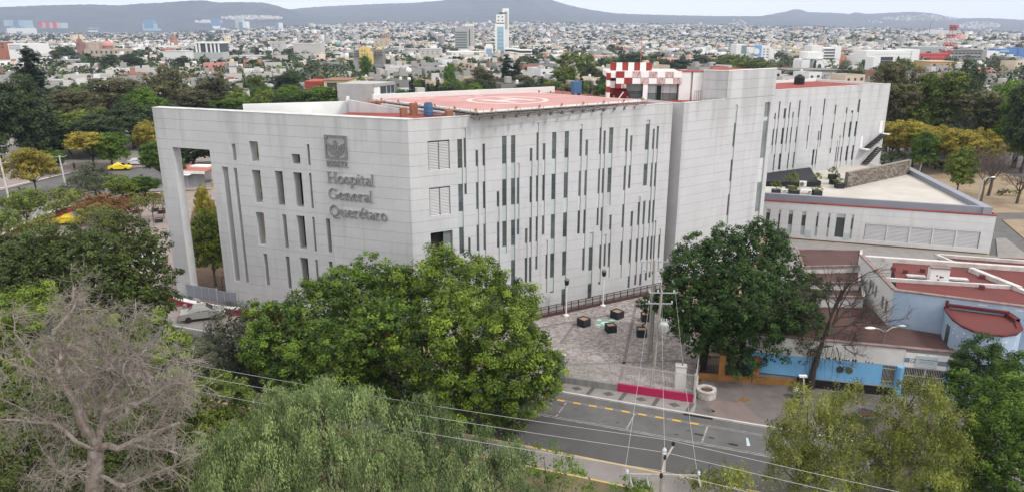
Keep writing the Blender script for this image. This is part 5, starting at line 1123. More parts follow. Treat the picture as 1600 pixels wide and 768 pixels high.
# motorcycle by the bare tree
c = ground(1249, 607); t = thing("motorcycle", "black motorcycle parked between the ochre wall and bare tree", "motorcycle", tuple(c), math.radians(60))
put("frame", MB().tube([(-.6, 0, .35), (-.1, 0, .55), (.35, 0, .8), (.65, 0, .35)], [.06, .12, .09, .05], 8).tube([(.35, 0, .8), (.3, 0, 1.05)], .04, 6).mesh("moto_frame", M_black), t)
put("seat", MB().tube([(-.75, 0, .82), (-.4, 0, .8), (0, 0, .82)], [.09, .13, .1], 8).mesh("moto_seat", M_black), t); put("tank", MB().lathe((.2, 0, .72), [(.05, 0), (.17, .08), (.15, .22), (.04, .28)], 10, sx=1.5).mesh("moto_tank", mat("dark_tank", (.03, .03, .035), .3)), t)
put("handlebar", MB().tube([(.28, -.36, 1.08), (.33, 0, 1.02), (.28, .36, 1.08)], .025, 6).mesh("handlebar", M_steel), t); put("headlight", MB().lathe((.42, 0, .85), [(.1, 0), (.12, .1), (.06, .16)], 10).mesh("moto_light", M_ins), t)
for x in (-.62, .68): w = put("wheel", MB().lathe((0, 0, 0), [(.24, -.05), (.31, -.05), (.32, .05), (.24, .05)], 18).mesh("moto_wheel", mat("rubber", (.02, .02, .02))), t, (x, 0, .32)); w.rotation_euler = (math.pi / 2, 0, 0)
c = ground(1246, 621); t = thing("bin", "grey concrete tub next to the short white lamp post", "tub", tuple(c)); put("shell", MB().lathe((0, 0, 0), [(.34, 0), (.42, .7), (.42, .78), (.36, .78), (.33, .3), (0, .28)], 14).mesh("tub", M_conc), t); put("band", MB().lathe((0, 0, .66), [(.425, 0), (.44, .04), (.425, .08)], 14).mesh("tub_band", M_kerb), t)
c = ground(1352, 655); t = thing("round_planter", "round bluish planter of shrubs seen through the willowy trees", "planter", tuple(c)); put("shell", MB().lathe((0, 0, 0), [(.7, 0), (.85, .5), (.85, .6), (.72, .6), (.7, .4), (0, .38)], 20).mesh("round_shell", mat("dull_blue_tub", (.13, .14, .165), .85, .2, 3)), t); put("soil", MB().lathe((0, 0, .40), [(.69, 0), (0, .3)], 16).mesh("round_soil", mat("leafy_soil", (.1, .06, .035))), t)
# pedestrian on the far-left pavement: skinned body, clothes
def person(label, pos, rz, top, legs, stride=.22):
    t = thing("person", label, "person", pos, rz)
    V_ = [(0, 0, .93), (0, 0, 1.12), (0, 0, 1.36), (0, 0, 1.48), (0, .01, 1.60), (0, .02, 1.70), (.17, 0, 1.40), (.23, -.05, 1.13), (.22, .06, .90), (-.17, 0, 1.40), (-.23, .06, 1.13), (-.22, .14, .92),
          (.09, 0, .88), (.10, stride * .5, .50), (.10, stride * .4, .09), (.10, stride * .9, .04), (-.09, 0, .88), (-.10, -stride * .3, .50), (-.10, -stride, .10), (-.10, -stride * .5, .04), (.22, .08, .80), (-.22, .17, .82)]
    E_ = [(0, 1), (1, 2), (2, 3), (3, 4), (4, 5), (2, 6), (6, 7), (7, 8), (8, 20), (2, 9), (9, 10), (10, 11), (11, 21), (0, 12), (12, 13), (13, 14), (14, 15), (0, 16), (16, 17), (17, 18), (18, 19)]
    R_ = [.14, .125, .15, .06, .095, .08, .065, .048, .036, .065, .048, .036, .095, .062, .042, .04, .095, .062, .042, .04, .03, .03]
    me = bpy.data.meshes.new("person_body"); me.from_pydata(V_, E_, []); o = bpy.data.objects.new("body", me); S.collection.objects.link(o); o.parent = t
    sk = o.modifiers.new("skin", 'SKIN'); o.modifiers.new("sub", 'SUBSURF').levels = 1
    o.modifiers["sub"].render_levels = 1
    for i, r in enumerate(R_): me.skin_vertices[0].data[i].radius = (r, r)
    me.skin_vertices[0].data[0].use_root = True; me.materials.append(top)
    put("trousers", MB().tube([(.09, 0, .92), (.105, stride * .5, .5), (.105, stride * .4, .1)], [.11, .075, .058], 8).tube([(-.09, 0, .92), (-.105, -stride * .3, .5), (-.105, -stride, .1)], [.11, .075, .058], 8).mesh("trousers", legs), t)
    put("head", MB().lathe((0, .02, 1.53), [(.05, -.04), (.085, .02), (.10, .1), (.09, .17), (.03, .22)], 10).mesh("face", mat("skin_tone", (.30, .17, .11), .6)), t); put("hair", MB().lathe((0, 0, 1.62), [(.107, 0), (.105, .08), (.06, .14), (0, .15)], 10).mesh("hair", M_black), t)
    return t
person("person in dark clothes walking on the far-left pavement", tuple(ground(117, 267)), .6, mat("dark_jacket", (.02, .02, .03), .8), mat("dark_trousers", (.025, .025, .035), .8))
# ================================================================== VEGETATION
def quads_mesh(name, V4, tint, mats):
    """V4: (N,4,3) leaf quads, tint: (N,)"""
    n = len(V4); me = bpy.data.meshes.new(name)
    me.vertices.add(4 * n); me.vertices.foreach_set("co", V4.reshape(-1).astype(np.float32))
    me.loops.add(4 * n); me.loops.foreach_set("vertex_index", np.arange(4 * n, dtype=np.int32))
    me.polygons.add(n); me.polygons.foreach_set("loop_start", np.arange(0, 4 * n, 4, dtype=np.int32))
    try: me.polygons.foreach_set("loop_total", np.full(n, 4, dtype=np.int32))
    except Exception: pass
    at_ = me.attributes.new("tint", 'FLOAT', 'POINT'); at_.data.foreach_set("value", np.repeat(np.clip(tint, 0, 1), 4).astype(np.float32))
    for m in mats: me.materials.append(m)
    me.update(calc_edges=True); return me
def unit(a): return a / (np.linalg.norm(a, axis=-1, keepdims=True) + 1e-9)
def leaves(rng, C, N, size, aspect=.5, fold=.15, hang=None):
    n = len(C); R = rng.normal(size=(n, 3))
    if hang is not None: R = R * (1 - hang) + np.array([0, 0, -1.0]) * hang * 2
    T = unit(R - N * np.sum(R * N, -1, keepdims=True)); B = np.cross(N, T)
    l = (size * .5)[:, None]; w = (size * .5 * aspect)[:, None]
    return np.stack([C + T * l, C + B * w - N * w * fold * 2, C - T * l, C - B * w - N * w * fold * 2], 1)
def clumps(rng, lobes, dens, low=-.6, inside=.72, rough=.16):
    P, D, Tn = [], [], []
    L_ = np.array([l[:4] for l in lobes], float)
    for i, (x, y, z, r) in enumerate(L_):
        n = max(3, int(dens * 4 * math.pi * r * r)); d = unit(rng.normal(size=(n, 3)))
        d = d[d[:, 2] > low]; rad = r * (1 - np.abs(rng.normal(0, rough, len(d))) + rng.uniform(-.02, .12, len(d)))
        p = np.array([x, y, z]) + d * rad[:, None]
        k = np.ones(len(p), bool)
        for j in range(len(L_)):
            if j != i: k &= np.linalg.norm(p - L_[j, :3], axis=1) > L_[j, 3] * inside
        P.append(p[k]); D.append(d[k]); Tn.append(np.full(k.sum(), rng.uniform(-.15, .15)))
    return np.concatenate(P), np.concatenate(D), np.concatenate(Tn)
def refine(rng, lobes, n, f):
    out = [(l[0], l[1], l[2], l[3] * .72) for l in lobes]
    for l in lobes:
        m = max(4, int(n * min(1.6, (l[3] / 2.2) ** 1.2)))
        for _ in range(m):
            d = rng.normal(size=3); d[2] = d[2] * .8 + .35; d /= np.linalg.norm(d); r = l[3] * f * rng.uniform(.7, 1.25) * min(1.0, (2.2 / l[3]) ** .35); out.append((l[0] + d[0] * l[3] * .78, l[1] + d[1] * l[3] * .78, l[2] + d[2] * l[3] * .78, r))
    return out
def filler(rng, lobes, dens, size, tint, asp=.6):
    C = []
    for x, y, z, r in [l[:4] for l in lobes]:
        n = int(dens * 4.19 * r ** 3); d = unit(rng.normal(size=(n, 3))); C.append(np.array([x, y, z]) + d * (r * .92 * rng.random(n) ** .36)[:, None])
    C = np.concatenate(C); return leaves(rng, C, unit(rng.normal(size=C.shape) + [0, 0, .6]), size * rng.uniform(.7, 1.3, len(C)), asp, hang=.6 if asp < .5 else None), rng.normal(tint[0] - .05, tint[1] * .6, len(C))  # inner leaves slightly darker: crown shade put into the tint
def crown_mesh(name, seed, lobes, dens, rc, k, size, m, aspect=.55, up=.5, tint=(.5, .22), flat=.7, low=-.6, strand=None, hang=None, droop=0.0, sub=None, near=False, fill=0):
    rng = np.random.default_rng(seed)
    base_l = lobes
    if sub: lobes = refine(rng, lobes, *sub)
    P, D, LT = clumps(rng, lobes, dens, low)
    n = len(P); ct = np.clip(rng.normal(tint[0], tint[1], n) + LT, 0, 1)
    if strand:                       # hanging strands of narrow leaves
        ns, ln = strand; idx = np.repeat(np.arange(n), ns); S0 = P[idx] + rng.normal(0, rc * .6, (len(idx), 3)) * [1, 1, .5]
        length = rng.uniform(ln * .5, ln * 1.3, len(idx)); az = D[idx] * [1, 1, 0] * .25 + rng.normal(0, .10, (len(idx), 3)) * [1, 1, 0]
        C = []; Nn = []; Tt = []; Ss = []
        for j in range(k):
            t = (j + rng.uniform(-.3, .3, len(idx))) / k
            c = S0 + az * (length * t)[:, None]; c[:, 2] -= length * np.maximum(t, 0) ** 1.25
            C.append(c + rng.normal(0, .05, c.shape)); Nn.append(unit(D[idx] * [1, 1, .4] + rng.normal(0, .5, (len(idx), 3)))); Tt.append(ct[idx] + rng.normal(0, .06, len(idx)) ); Ss.append(size * rng.uniform(.7, 1.3, len(idx)))
        C, Nn, Tt, Ss = map(np.concatenate, (C, Nn, Tt, Ss))
        Q = leaves(rng, C, Nn, Ss, aspect, hang=hang if hang is not None else .75)
        if fill: fq, ft = filler(rng, base_l, fill, size * 1.4, (tint[0] - .25, tint[1]), .3); Q = np.concatenate([Q, fq]); Tt = np.concatenate([Tt, ft])  # hanging crowns: inner shade put into a much darker fill tint
        return quads_mesh(name, Q, Tt, [m])
    if near: k = int(k * 2.0); size = size * .72
    idx = np.repeat(np.arange(n), k); o = unit(rng.normal(size=(len(idx), 3))) * (rng.uniform(0, 1, len(idx)) ** .45 * rc)[:, None] * rng.uniform(.7, 1.35, n)[idx][:, None]
    o[:, 2] *= flat; C = P[idx] + o + D[idx] * rc * .15
    if droop: C[:, 2] -= droop * np.linalg.norm(o[:, :2], axis=1)
    N = unit(unit(o) * .7 + np.array([0, 0, up + .25]) + D[idx] * .4 + rng.normal(0, .45, (len(idx), 3)))
    Tt = ct[idx] + rng.normal(0, .07, len(idx)) + .10 * (o[:, 2] / rc)     # leaves paler towards the top of each clump
    Q = leaves(rng, C, N, size * rng.uniform(.7, 1.3, len(idx)), aspect, hang=hang)
    if fill: fq, ft = filler(rng, base_l, fill, size * 1.7, tint); Q = np.concatenate([Q, fq]); Tt = np.concatenate([Tt, ft])
    return quads_mesh(name, Q, Tt, [m])
def limbs(rng, base, lobes, r0, m=0, split=.35, seg=7, wob=.12):
    """trunk and limbs reaching into the crown's lobes"""
    mb = MB(); base = Vector(base); L_ = sorted(lobes, key=lambda l: l[2]); zmin = min(l[2] - l[3] for l in lobes)
    cx = sum(l[0] for l in lobes) / len(lobes); cy = sum(l[1] for l in lobes) / len(lobes); zt = max(l[2] for l in lobes)
    fork = base.lerp(Vector((cx, cy, zt)), split); fork.x = base.x + (cx - base.x) * split * .6; fork.y = base.y + (cy - base.y) * split * .6
    mid = base.lerp(fork, .5) + Vector((rng.normal(0, wob), rng.normal(0, wob), 0))
    mb.tube([base - Vector((0, 0, .2)), base + Vector((0, 0, .25)), mid, fork], [r0 * 1.5, r0 * 1.1, r0 * .9, r0 * .8], seg, m)
    for l in lobes:
        e = Vector(l[:3]); d = (e - fork).length; q = fork.lerp(e, .5) + Vector((rng.normal(0, .08) * d, rng.normal(0, .08) * d, -abs(rng.normal(0, .06)) * d))
        mb.tube([fork, q, e], [r0 * .5, r0 * .3, r0 * .12], 5, m, cap=False)
        for _ in range(3):
            t = e + Vector(rng.normal(0, 1, 3)).normalized() * l[3] * .85; mb.tube([q.lerp(e, rng.uniform(.2, .9)), t], [r0 * .12, r0 * .03], 4, m, cap=False)
    return mb
M_bark = mat("grey_bark", (.135, .11, .09), .95, .25, 3); M_barkd = mat("dark_bark", (.055, .042, .034), .95, .25, 3); M_barkp = mat("pale_dead_wood", (.225, .195, .172), .9, .3, 2.5); M_barkr = mat("reddish_bark", (.20, .115, .075), .95, .35, 2)
LM = dict(
 ficus=leaf_mat("bright_fig_leaves", (.024, .050, .008), (.285, .395, .042), .30), ficusd=leaf_mat("deep_fig_leaves", (.015, .038, .008), (.185, .290, .032), .28),
 ficusr=leaf_mat("dark_fig_leaves", (.011, .030, .008), (.062, .120, .022), .28), darkolive=leaf_mat("dark_olive_leaves", (.017, .030, .009), (.105, .138, .030), .25),
 lime=leaf_mat("lime_leaves", (.030, .062, .008), (.265, .360, .034), .30), olive=leaf_mat("olive_leaves", (.030, .052, .009), (.22, .285, .036), .30), grey=leaf_mat("grey_green_leaves", (.035, .045, .028), (.12, .135, .075), .25),
 pepper=leaf_mat("pepper_tree_leaves", (.028, .056, .020), (.300, .385, .150), .26), willow=leaf_mat("yellow_olive_leaves", (.058, .072, .016), (.335, .370, .078), .32), green=leaf_mat("mid_green_leaves", (.020, .050, .008), (.165, .275, .028), .38),
 yellow=leaf_mat("yellow_blossom_leaves", (.14, .120, .018), (.46, .385, .055), .35), rust=leaf_mat("rusty_leaves", (.10, .050, .018), (.28, .145, .045), .3), dark=leaf_mat("dark_evergreen_leaves", (.015, .028, .012), (.078, .115, .034), .28), brown=leaf_mat("brown_olive_leaves", (.045, .045, .020), (.195, .185, .076), .3), cyp=leaf_mat("cypress_leaves", (.008, .018, .010), (.032, .055, .022), .15))
def near_tree(label, sp, Y0, lobes, base, r0, dens, rc, k, size, seed, bark=None, name="tree", **kw):
    L3 = []
    for (px, py, rp, dY) in lobes:
        q = at(px, py, Y0 + dY); L3.append((q.x, q.y, q.z, rp * (Vector((q.x, q.y, q.z - CAM_H)).length) / FPX))
    b = at(base[0], 400, base[1]); bpos = Vector((b.x, base[1], 0)); t = thing(name, label, "tree", tuple(bpos)); rng = np.random.default_rng(seed + 1000)
    L0 = [(x - bpos.x, y - bpos.y, z, r) for x, y, z, r in L3]
    put("trunk", limbs(rng, (0, 0, 0), L0, r0).mesh("trunk", bark or M_bark), t)
    kw.setdefault("fill", 9); put("crown", crown_mesh("crown", seed, L0, dens, rc, k, size, LM[sp], near=True, **kw), t); return t
near_tree("big dark-shaded fig tree at the kerb, left half of the central pair", "ficusd", 53, [(450, 540, 58, 0), (428, 512, 42, 1), (500, 490, 58, 1), (560, 462, 58, 2), (605, 438, 38, 2), (520, 560, 68, -3), (600, 520, 66, -3), (462, 590, 44, -2), (560, 610, 52, -3), (620, 470, 48, 1), (420, 560, 36, 0), (630, 600, 52, -2)], (590, 50.5), .42, 1.25, .42, 33, .27, 1, M_barkd, sub=(8, .42), tint=(.40, .30))
near_tree("big bright lime-green fig tree at the kerb, right half of the central pair", "ficus", 51, [(700, 440, 50, 2), (752, 446, 48, 2), (800, 482, 46, 1), (836, 540, 32, 0), (778, 524, 58, -3), (700, 505, 58, -3), (664, 560, 52, -4), (740, 590, 60, -4), (806, 590, 50, -3), (846, 575, 34, -1), (862, 560, 18, -1), (858, 600, 22, -1), (702, 636, 46, -4), (778, 640, 40, -3), (655, 440, 40, 3), (846, 612, 22, -2)], (722, 49), .45, 1.0, .55, 50, .26, 2, M_bark, tint=(.46, .24), sub=(8, .40))
near_tree("dense dark green fig tree between the plaza and the blue clinic", "ficusr", 59, [(1085, 420, 46, 0), (1130, 405, 46, 1), (1185, 382, 40, 2), (1222, 424, 42, 1), (1245, 470, 36, 0), (1150, 465, 60, -3), (1205, 490, 56, -3), (1080, 480, 46, -1), (1062, 450, 34, 0), (1100, 522, 42, -2), (1160, 535, 48, -3), (1228, 528, 38, -2), (1052, 505, 24, -1), (1130, 480, 50, -3), (1240, 550, 24, -3), (1262, 500, 24, -1), (1268, 450, 22, 0), (1040, 470, 24, 0), (1205, 545, 34, -3), (1190, 352, 16, 2)], (1110, 57.5), .4, 1.4, .42, 30, .27, 3, M_barkd, sub=(7, .42))
near_tree("small leafy shoot of the dark fig drooping over a black planter", "ficusr", 66, [(1008, 476, 12, 0), (1016, 485, 10, 0), (1020, 468, 9, 0)], (1010, 66.5), .07, 5, .25, 30, .2, 33, M_barkd, name="shrub")
near_tree("dark conifer-shaped tree in front of the clinic's rounded wing", "ficusr", 45, [(1537, 540, 16, 0), (1530, 562, 26, 0), (1512, 580, 20, 0), (1552, 575, 26, 0), (1532, 600, 36, 0), (1500, 570, 14, 0), (1500, 610, 24, 0), (1560, 610, 30, 0)], (1530, 45), .22, 2.4, .40, 55, .2, 4, M_barkd)
near_tree("bright green leafy tree cut by the bottom right corner", "green", 40, [(1540, 625, 38, 0), (1582, 620, 40, 0), (1590, 580, 24, 2), (1560, 680, 52, -2), (1526, 720, 46, -2), (1592, 740, 52, -3), (1508, 690, 30, -1), (1500, 752, 40, -2), (1615, 670, 45, 0), (1545, 770, 50, -3)], (1555, 38), .3, 1.7, .40, 36, .22, 5, M_barkd, tint=(.46, .27), sub=(7, .42))
near_tree("broad dark olive tree left of the tall screen-wall opening", "darkolive", 61, [(60, 414, 50, 0), (120, 404, 46, 0), (180, 395, 50, 0), (232, 392, 30, 0), (90, 440, 56, -1), (160, 450, 56, -2), (222, 455, 42, -1), (30, 450, 46, 0), (250, 470, 26, 0), (205, 490, 40, -2), (140, 490, 42, -2), (198, 356, 22, 1), (10, 418, 44, 1), (255, 430, 22, 0), (-30, 440, 50, 0)], (150, 59), .4, 1.0, .48, 24, .31, 6, M_barkd, sub=(7, .42))
near_tree("bright lime tree at the left edge behind the dead tree", "lime", 39, [(60, 475, 32, 0), (18, 495, 42, 0), (82, 512, 36, 0), (30, 560, 46, -1), (92, 560, 36, -1), (8, 610, 46, -1), (60, 620, 40, -1), (-30, 540, 45, 0)], (20, 38), .25, 1.8, .38, 44, .20, 7, tint=(.45, .24), sub=(7, .42))
near_tree("lime-tufted hedge-like tree in front of the drive with the silver car", "lime", 44, [(150, 512, 28, 0), (190, 525, 32, 0), (240, 520, 32, 0), (272, 535, 24, 0), (118, 525, 26, 0), (210, 552, 30, -1), (160, 562, 36, -1), (258, 565, 30, -1), (288, 552, 22, -1)], (200, 43), .22, 2.0, .36, 44, .20, 8, tint=(.42, .24), sub=(7, .42))
near_tree("olive green tree left of the weeping pepper tree", "olive", 38, [(340, 630, 48, 0), (285, 625, 44, 0), (388, 650, 42, 0), (320, 680, 56, -1), (395, 692, 42, -1), (250, 690, 42, 0), (428, 655, 26, 0), (232, 645, 28, 0), (300, 745, 60, -2), (210, 740, 45, -1)], (320, 37), .28, 1.7, .38, 44, .20, 9, tint=(.5, .26), sub=(7, .42))
near_tree("feathery grey-green tree standing over the silver car", "grey", 55, [(362, 512, 34, 0), (348, 550, 32, 0), (375, 532, 36, 0), (396, 560, 30, 0), (345, 580, 38, -1), (375, 585, 34, -1), (335, 600, 30, -1)], (352, 54), .22, 2.0, .5, 34, .26, 10, aspect=.3)
near_tree("small silvery bush beside the silver car", "grey", 52, [(302, 538, 13, 0), (318, 548, 14, 0), (290, 528, 9, 0), (298, 556, 13, 0), (326, 562, 13, 0)], (315, 52.5), .08, 6, .3, 40, .18, 34, name="shrub", aspect=.3, tint=(.95, .1))
near_tree("shaded green tree behind the dead tree's trunk", "darkolive", 35, [(40, 670, 56, 0), (115, 650, 46, 0), (195, 640, 40, 0), (225, 700, 46, -1), (60, 745, 60, -1), (150, 730, 50, -1), (-20, 720, 50, 0)], (90, 34.5), .3, 1.5, .45, 36, .22, 11, tint=(.55, .25))
PEP = dict(fill=26, strand=(13, .95), hang=.82, aspect=.26, tint=(.48, .28), sub=(6, .52), low=.0)
near_tree("weeping pepper tree, the big middle one in the foreground", "pepper", 31.5, [(500, 632, 40, 0), (452, 645, 42, 0), (548, 645, 44, 0), (480, 690, 60, -1), (566, 695, 50, -1), (510, 735, 62, -1.5), (425, 700, 44, 0), (596, 690, 36, 0), (440, 620, 24, .5), (585, 750, 46, -1), (470, 770, 50, -2), (620, 770, 40, -1)], (505, 31.5), .3, 3.4, .26, 8, .15, 12, M_bark, **PEP)
near_tree("weeping pepper tree to the right of the big one, under the power lines", "pepper", 33, [(690, 705, 48, 0), (640, 665, 38, 0), (745, 712, 42, 0), (796, 728, 34, 0), (700, 752, 55, -1), (640, 735, 42, -1), (780, 760, 38, -1), (668, 640, 24, .5)], (700, 33), .25, 3.3, .26, 8, .15, 13, M_bark, **PEP)
near_tree("weeping pepper tree at the bottom, left of the big one", "pepper", 29.5, [(368, 705, 40, 0), (402, 745, 48, -.5), (350, 755, 46, -.5), (440, 755, 42, -.5), (330, 720, 30, 0)], (385, 29.5), .22, 3.4, .26, 8, .15, 14, M_bark, **PEP)
near_tree("open leafy young tree at the right end of the pepper trees", "green", 34, [(850, 715, 24, 0), (885, 732, 24, 0), (825, 738, 26, 0), (860, 760, 30, -.5), (905, 755, 20, 0)], (862, 34), .1, 1.5, .38, 26, .17, 15, tint=(.62, .22), hang=.35)
WIL = dict(fill=2, strand=(9, .60), aspect=.34, tint=(.5, .28), hang=.3, sub=(9, .38), low=-.3)
near_tree("willowy yellow-green tree, left of the pair in front of the clinic", "willow", 37, [(1262, 635, 34, 0), (1318, 622, 30, 0), (1232, 680, 36, 0), (1290, 680, 46, -.5), (1340, 672, 30, 0), (1242, 735, 44, -.5), (1300, 745, 50, -1), (1350, 725, 38, 0), (1215, 700, 24, 0)], (1285, 36.5), .16, 3.1, .34, 6, .16, 16, M_bark, **WIL)
near_tree("willowy yellow-green tree, right of the pair in front of the clinic", "willow", 36.5, [(1432, 622, 34, 0), (1468, 645, 34, 0), (1402, 655, 36, 0), (1450, 695, 46, -.5), (1390, 722, 42, -.5), (1480, 705, 30, 0), (1430, 748, 50, -1), (1440, 598, 18, 0)], (1435, 36), .16, 3.1, .34, 6, .16, 17, M_bark, **WIL)
near_tree("small willowy tree at the bottom edge beside the near utility pole", "willow", 31, [(1130, 748, 30, 0), (1100, 758, 24, 0), (1160, 762, 26, 0)], (1130, 31), .1, 2.2, .4, 6, .17, 18, M_bark, **WIL)
near_tree("dark leafy treetop at the bottom edge left of the near utility pole", "green", 29, [(985, 760, 18, 0), (1002, 768, 16, 0), (970, 772, 16, 0)], (985, 29), .1, 3.5, .32, 30, .16, 19, M_bark)
# bare and dead trees
def branchy(mb, rng, p, d, L_, r, depth, maxd, spread=.55, up=.15, seg=6, kids=(2, 4), shrink=.72, bend=.15):
    p = Vector(p); d = Vector(d).normalized(); pts = [p]; rr = [r]; n = 3 if depth < maxd - 1 else (2 if depth < maxd else 1)
    for i in range(n):
        d = (d + Vector(rng.normal(0, bend, 3)) + Vector((0, 0, up * .3))).normalized(); p = p + d * (L_ / n); pts.append(p); rr.append(r * (1 - .4 * (i + 1) / n))
    mb.tube(pts, rr, max(3, seg - depth), 0, cap=(depth == 0))
    if depth >= maxd: return
    for _ in range(rng.integers(kids[0], kids[1] + 1)):
        k = rng.uniform(.35, 1.0); i = min(n - 1, int(k * n)); q = pts[i].lerp(pts[i + 1], k * n - i)
        nd = (d + Vector(rng.normal(0, spread, 3)) + Vector((0, 0, up))).normalized()
        branchy(mb, rng, q, nd, L_ * shrink * rng.uniform(.7, 1.2), max(.006, r * .55), depth + 1, maxd, spread, up, seg, kids, shrink, bend)
b = ground(1266, 606); t = thing("bare_tree", "dark leafless tree in front of the blue clinic wall", "tree", tuple(b)); rng = np.random.default_rng(21); mb = MB()
mb.tube([(0, 0, -.2), (.05, 0, 1.6), (.4, .1, 3.4), (.7, .2, 4.6)], [.32, .24, .20, .17], 9)
for q, d, L_, r in (((.5, .1, 3.9), (.45, .2, 1), 3.2, .11), ((.7, .2, 4.6), (.15, 0, 1), 3.6, .12), ((.6, .15, 4.2), (-.6, .1, .9), 2.4, .09), ((.7, .2, 4.5), (.9, .1, .35), 2.6, .08), ((.45, .1, 3.6), (.9, -.2, .1), 2.2, .07), ((.3, .1, 3.1), (-.7, -.2, .4), 1.6, .06)): branchy(mb, rng, q, d, L_ * 1.12, r * 1.1, 1, 5, .55, .08, 7, (3, 5), .68)
put("trunk", mb.mesh("bare_trunk", M_barkd), t)
L0 = [(-.5, 0, 4.6, .8), (.2, .1, 3.8, .7), (-.8, 0, 3.6, .6), (.3, .1, 5.2, .6)]; put("crown", crown_mesh("bare_crown", 22, L0, 2.5, .35, 22, .16, LM['dark'], hang=.5), t)
mb = MB()
for _ in range(60):
    a = Vector((rng.uniform(-.6, 2.6), rng.uniform(-.6, .6), rng.uniform(3.2, 4.6))); mb.tube([a, a + Vector((rng.normal(0, .25), rng.normal(0, .2), -rng.uniform(.8, 2.2))), a + Vector((rng.normal(0, .5), rng.normal(0, .2), -rng.uniform(1.8, 3.0)))], [.02, .013, .006], 3)
put("hanging_twigs", mb.mesh("twigs", M_barkd), t)["kind"] = "stuff"
# the big dead tree, bottom left
bx = at(148, 760, 28).x; t = thing("dead_tree", "big leafless grey dead tree with broken limbs, bottom left", "tree", (bx, 28, 0)); rng = np.random.default_rng(31); mb = MB(); fz = MB()
sq = lambda py: 640 - (640 - py) * .80 if py < 640 else py
dv = lambda px, py, Y: (lambda q: Vector((q.x - bx, Y - 28, q.z)))(at(px, sq(py), Y))
J = {'b': Vector((0, 0, 0)), 'f': dv(150, 700, 28), 'c': dv(170, 640, 28)}
mb.tube([J['b'] - Vector((0, 0, .3)), dv(146, 770, 28) * .6, dv(148, 770, 28), J['f']], [.55, .46, .38, .32], 10)
main = [([J['f'], dv(128, 660, 27.5), dv(100, 590, 27), dv(88, 530, 27), dv(84, 482, 27)], .30), ([dv(100, 590, 27), dv(70, 560, 26.5), dv(40, 530, 26.5)], .14), ([dv(92, 560, 27), dv(105, 520, 27), dv(112, 480, 27.5)], .13),
        ([J['f'], dv(165, 640, 28), dv(172, 590, 28.5), dv(168, 560, 28.5)], .28), ([dv(168, 615, 28), dv(196, 570, 28.5), dv(228, 522, 29)], .18), ([dv(165, 645, 28), dv(212, 630, 27.5), dv(276, 590, 27.5)], .17), ([dv(180, 655, 28), dv(235, 610, 28), dv(262, 596, 28)], .12),
        ([J['f'], dv(185, 700, 27.5), dv(240, 678, 27), dv(280, 660, 27)], .26), ([J['f'], dv(120, 690, 27), dv(85, 660, 27), dv(20, 655, 27)], .16), ([dv(150, 740, 28), dv(190, 760, 27), dv(225, 745, 27)], .17), ([dv(140, 720, 28), dv(110, 745, 27), dv(90, 735, 27)], .12),
        ([dv(172, 600, 28.4), dv(182, 565, 28.6), dv(196, 530, 29)], .12), ([dv(150, 650, 28.3), dv(152, 600, 29), dv(150, 560, 29)], .14), ([J['f'], dv(128, 620, 29), dv(122, 560, 29.6), dv(128, 500, 30), dv(140, 478, 30)], .08)]
extra = []
for pts, r in main:
    for _ in range(2):
        i = int(rng.integers(0, len(pts) - 1)); a = pts[i].lerp(pts[i + 1], rng.uniform(.3, 1)); d = (pts[i + 1] - pts[i]).normalized() + Vector(rng.normal(0, .45, 3)) + Vector((0, 0, .3)); d.normalize(); L_ = rng.uniform(1.2, 2.6)
        extra.append(([a, a + d * L_ * .5 + Vector(rng.normal(0, .12, 3)), a + d * L_ + Vector(rng.normal(0, .2, 3))], r * .5))
for pts, r in main + extra:
    r *= .66; n = len(pts); pts = [p for i in range(n - 1) for p in (pts[i], pts[i].lerp(pts[i + 1], .5) + Vector(rng.normal(0, .06, 3)))] + [pts[-1]]; n = len(pts); mb.tube(pts, [r * (1 - .62 * i / (n - 1)) * rng.uniform(.88, 1.12) for i in range(n)], 7)
    for _ in range(int(25 * max(.5, r / .16))):
        k = rng.uniform(.25, 1) * (n - 1); i = min(n - 2, int(k)); q = pts[i].lerp(pts[i + 1], k - i); d = (pts[i + 1] - pts[i]).normalized()
        branchy(fz, rng, q, d * .5 + Vector(rng.normal(0, .75, 3)), rng.uniform(.5, 1.15), rng.uniform(.009, .02), 3, 5, .75, -.10, 6, (4, 6), .66, .3)
put("trunk", mb.mesh("dead_trunk", mat("dead_bark", (.15, .105, .082), .9, .2, 3.5, .8, col2=(.31, .285, .265))), t); put("twigs", fz.mesh("dead_twigs", M_barkp), t)["kind"] = "stuff"

# ---- prototypes for the middle distance
def lobes_rand(rng, R, z0, z1, n, rr=(.34, .5)):
    out = [(0, 0, (z0 + z1) / 2, min(R * .6, (z1 - z0) * .42))]
    for i in range(n):
        a = 2.4 * i + rng.uniform(0, 1); q = rng.uniform(.35, .72) * R; f = rng.uniform(0, 1); r = rng.uniform(*rr) * R * .9
        z = z0 + r * .6 + (z1 - z0 - r * 1.5) * f; sh = 1 - .45 * abs(f - .35); out.append((q * math.cos(a) * sh, q * math.sin(a) * sh, z, r))
    out.append((rng.uniform(-.2, .2) * R, rng.uniform(-.2, .2) * R, z1 - R * .33, R * .33)); return out
PROTO = {}
def proto(kind, seed, R, H, z0, n, dens, rc, k, size, sp, bark, **kw):
    rng = np.random.default_rng(seed); L_ = lobes_rand(rng, R, z0, H, n)
    PROTO.setdefault(kind, []).append((limbs(rng, (0, 0, 0), L_, H * .022, seg=6).mesh("trunk", bark), crown_mesh("crown", seed, L_, dens * 1.35, rc, int(k * 1.25), size * .88, LM[sp], fill=6, **kw), R, H))
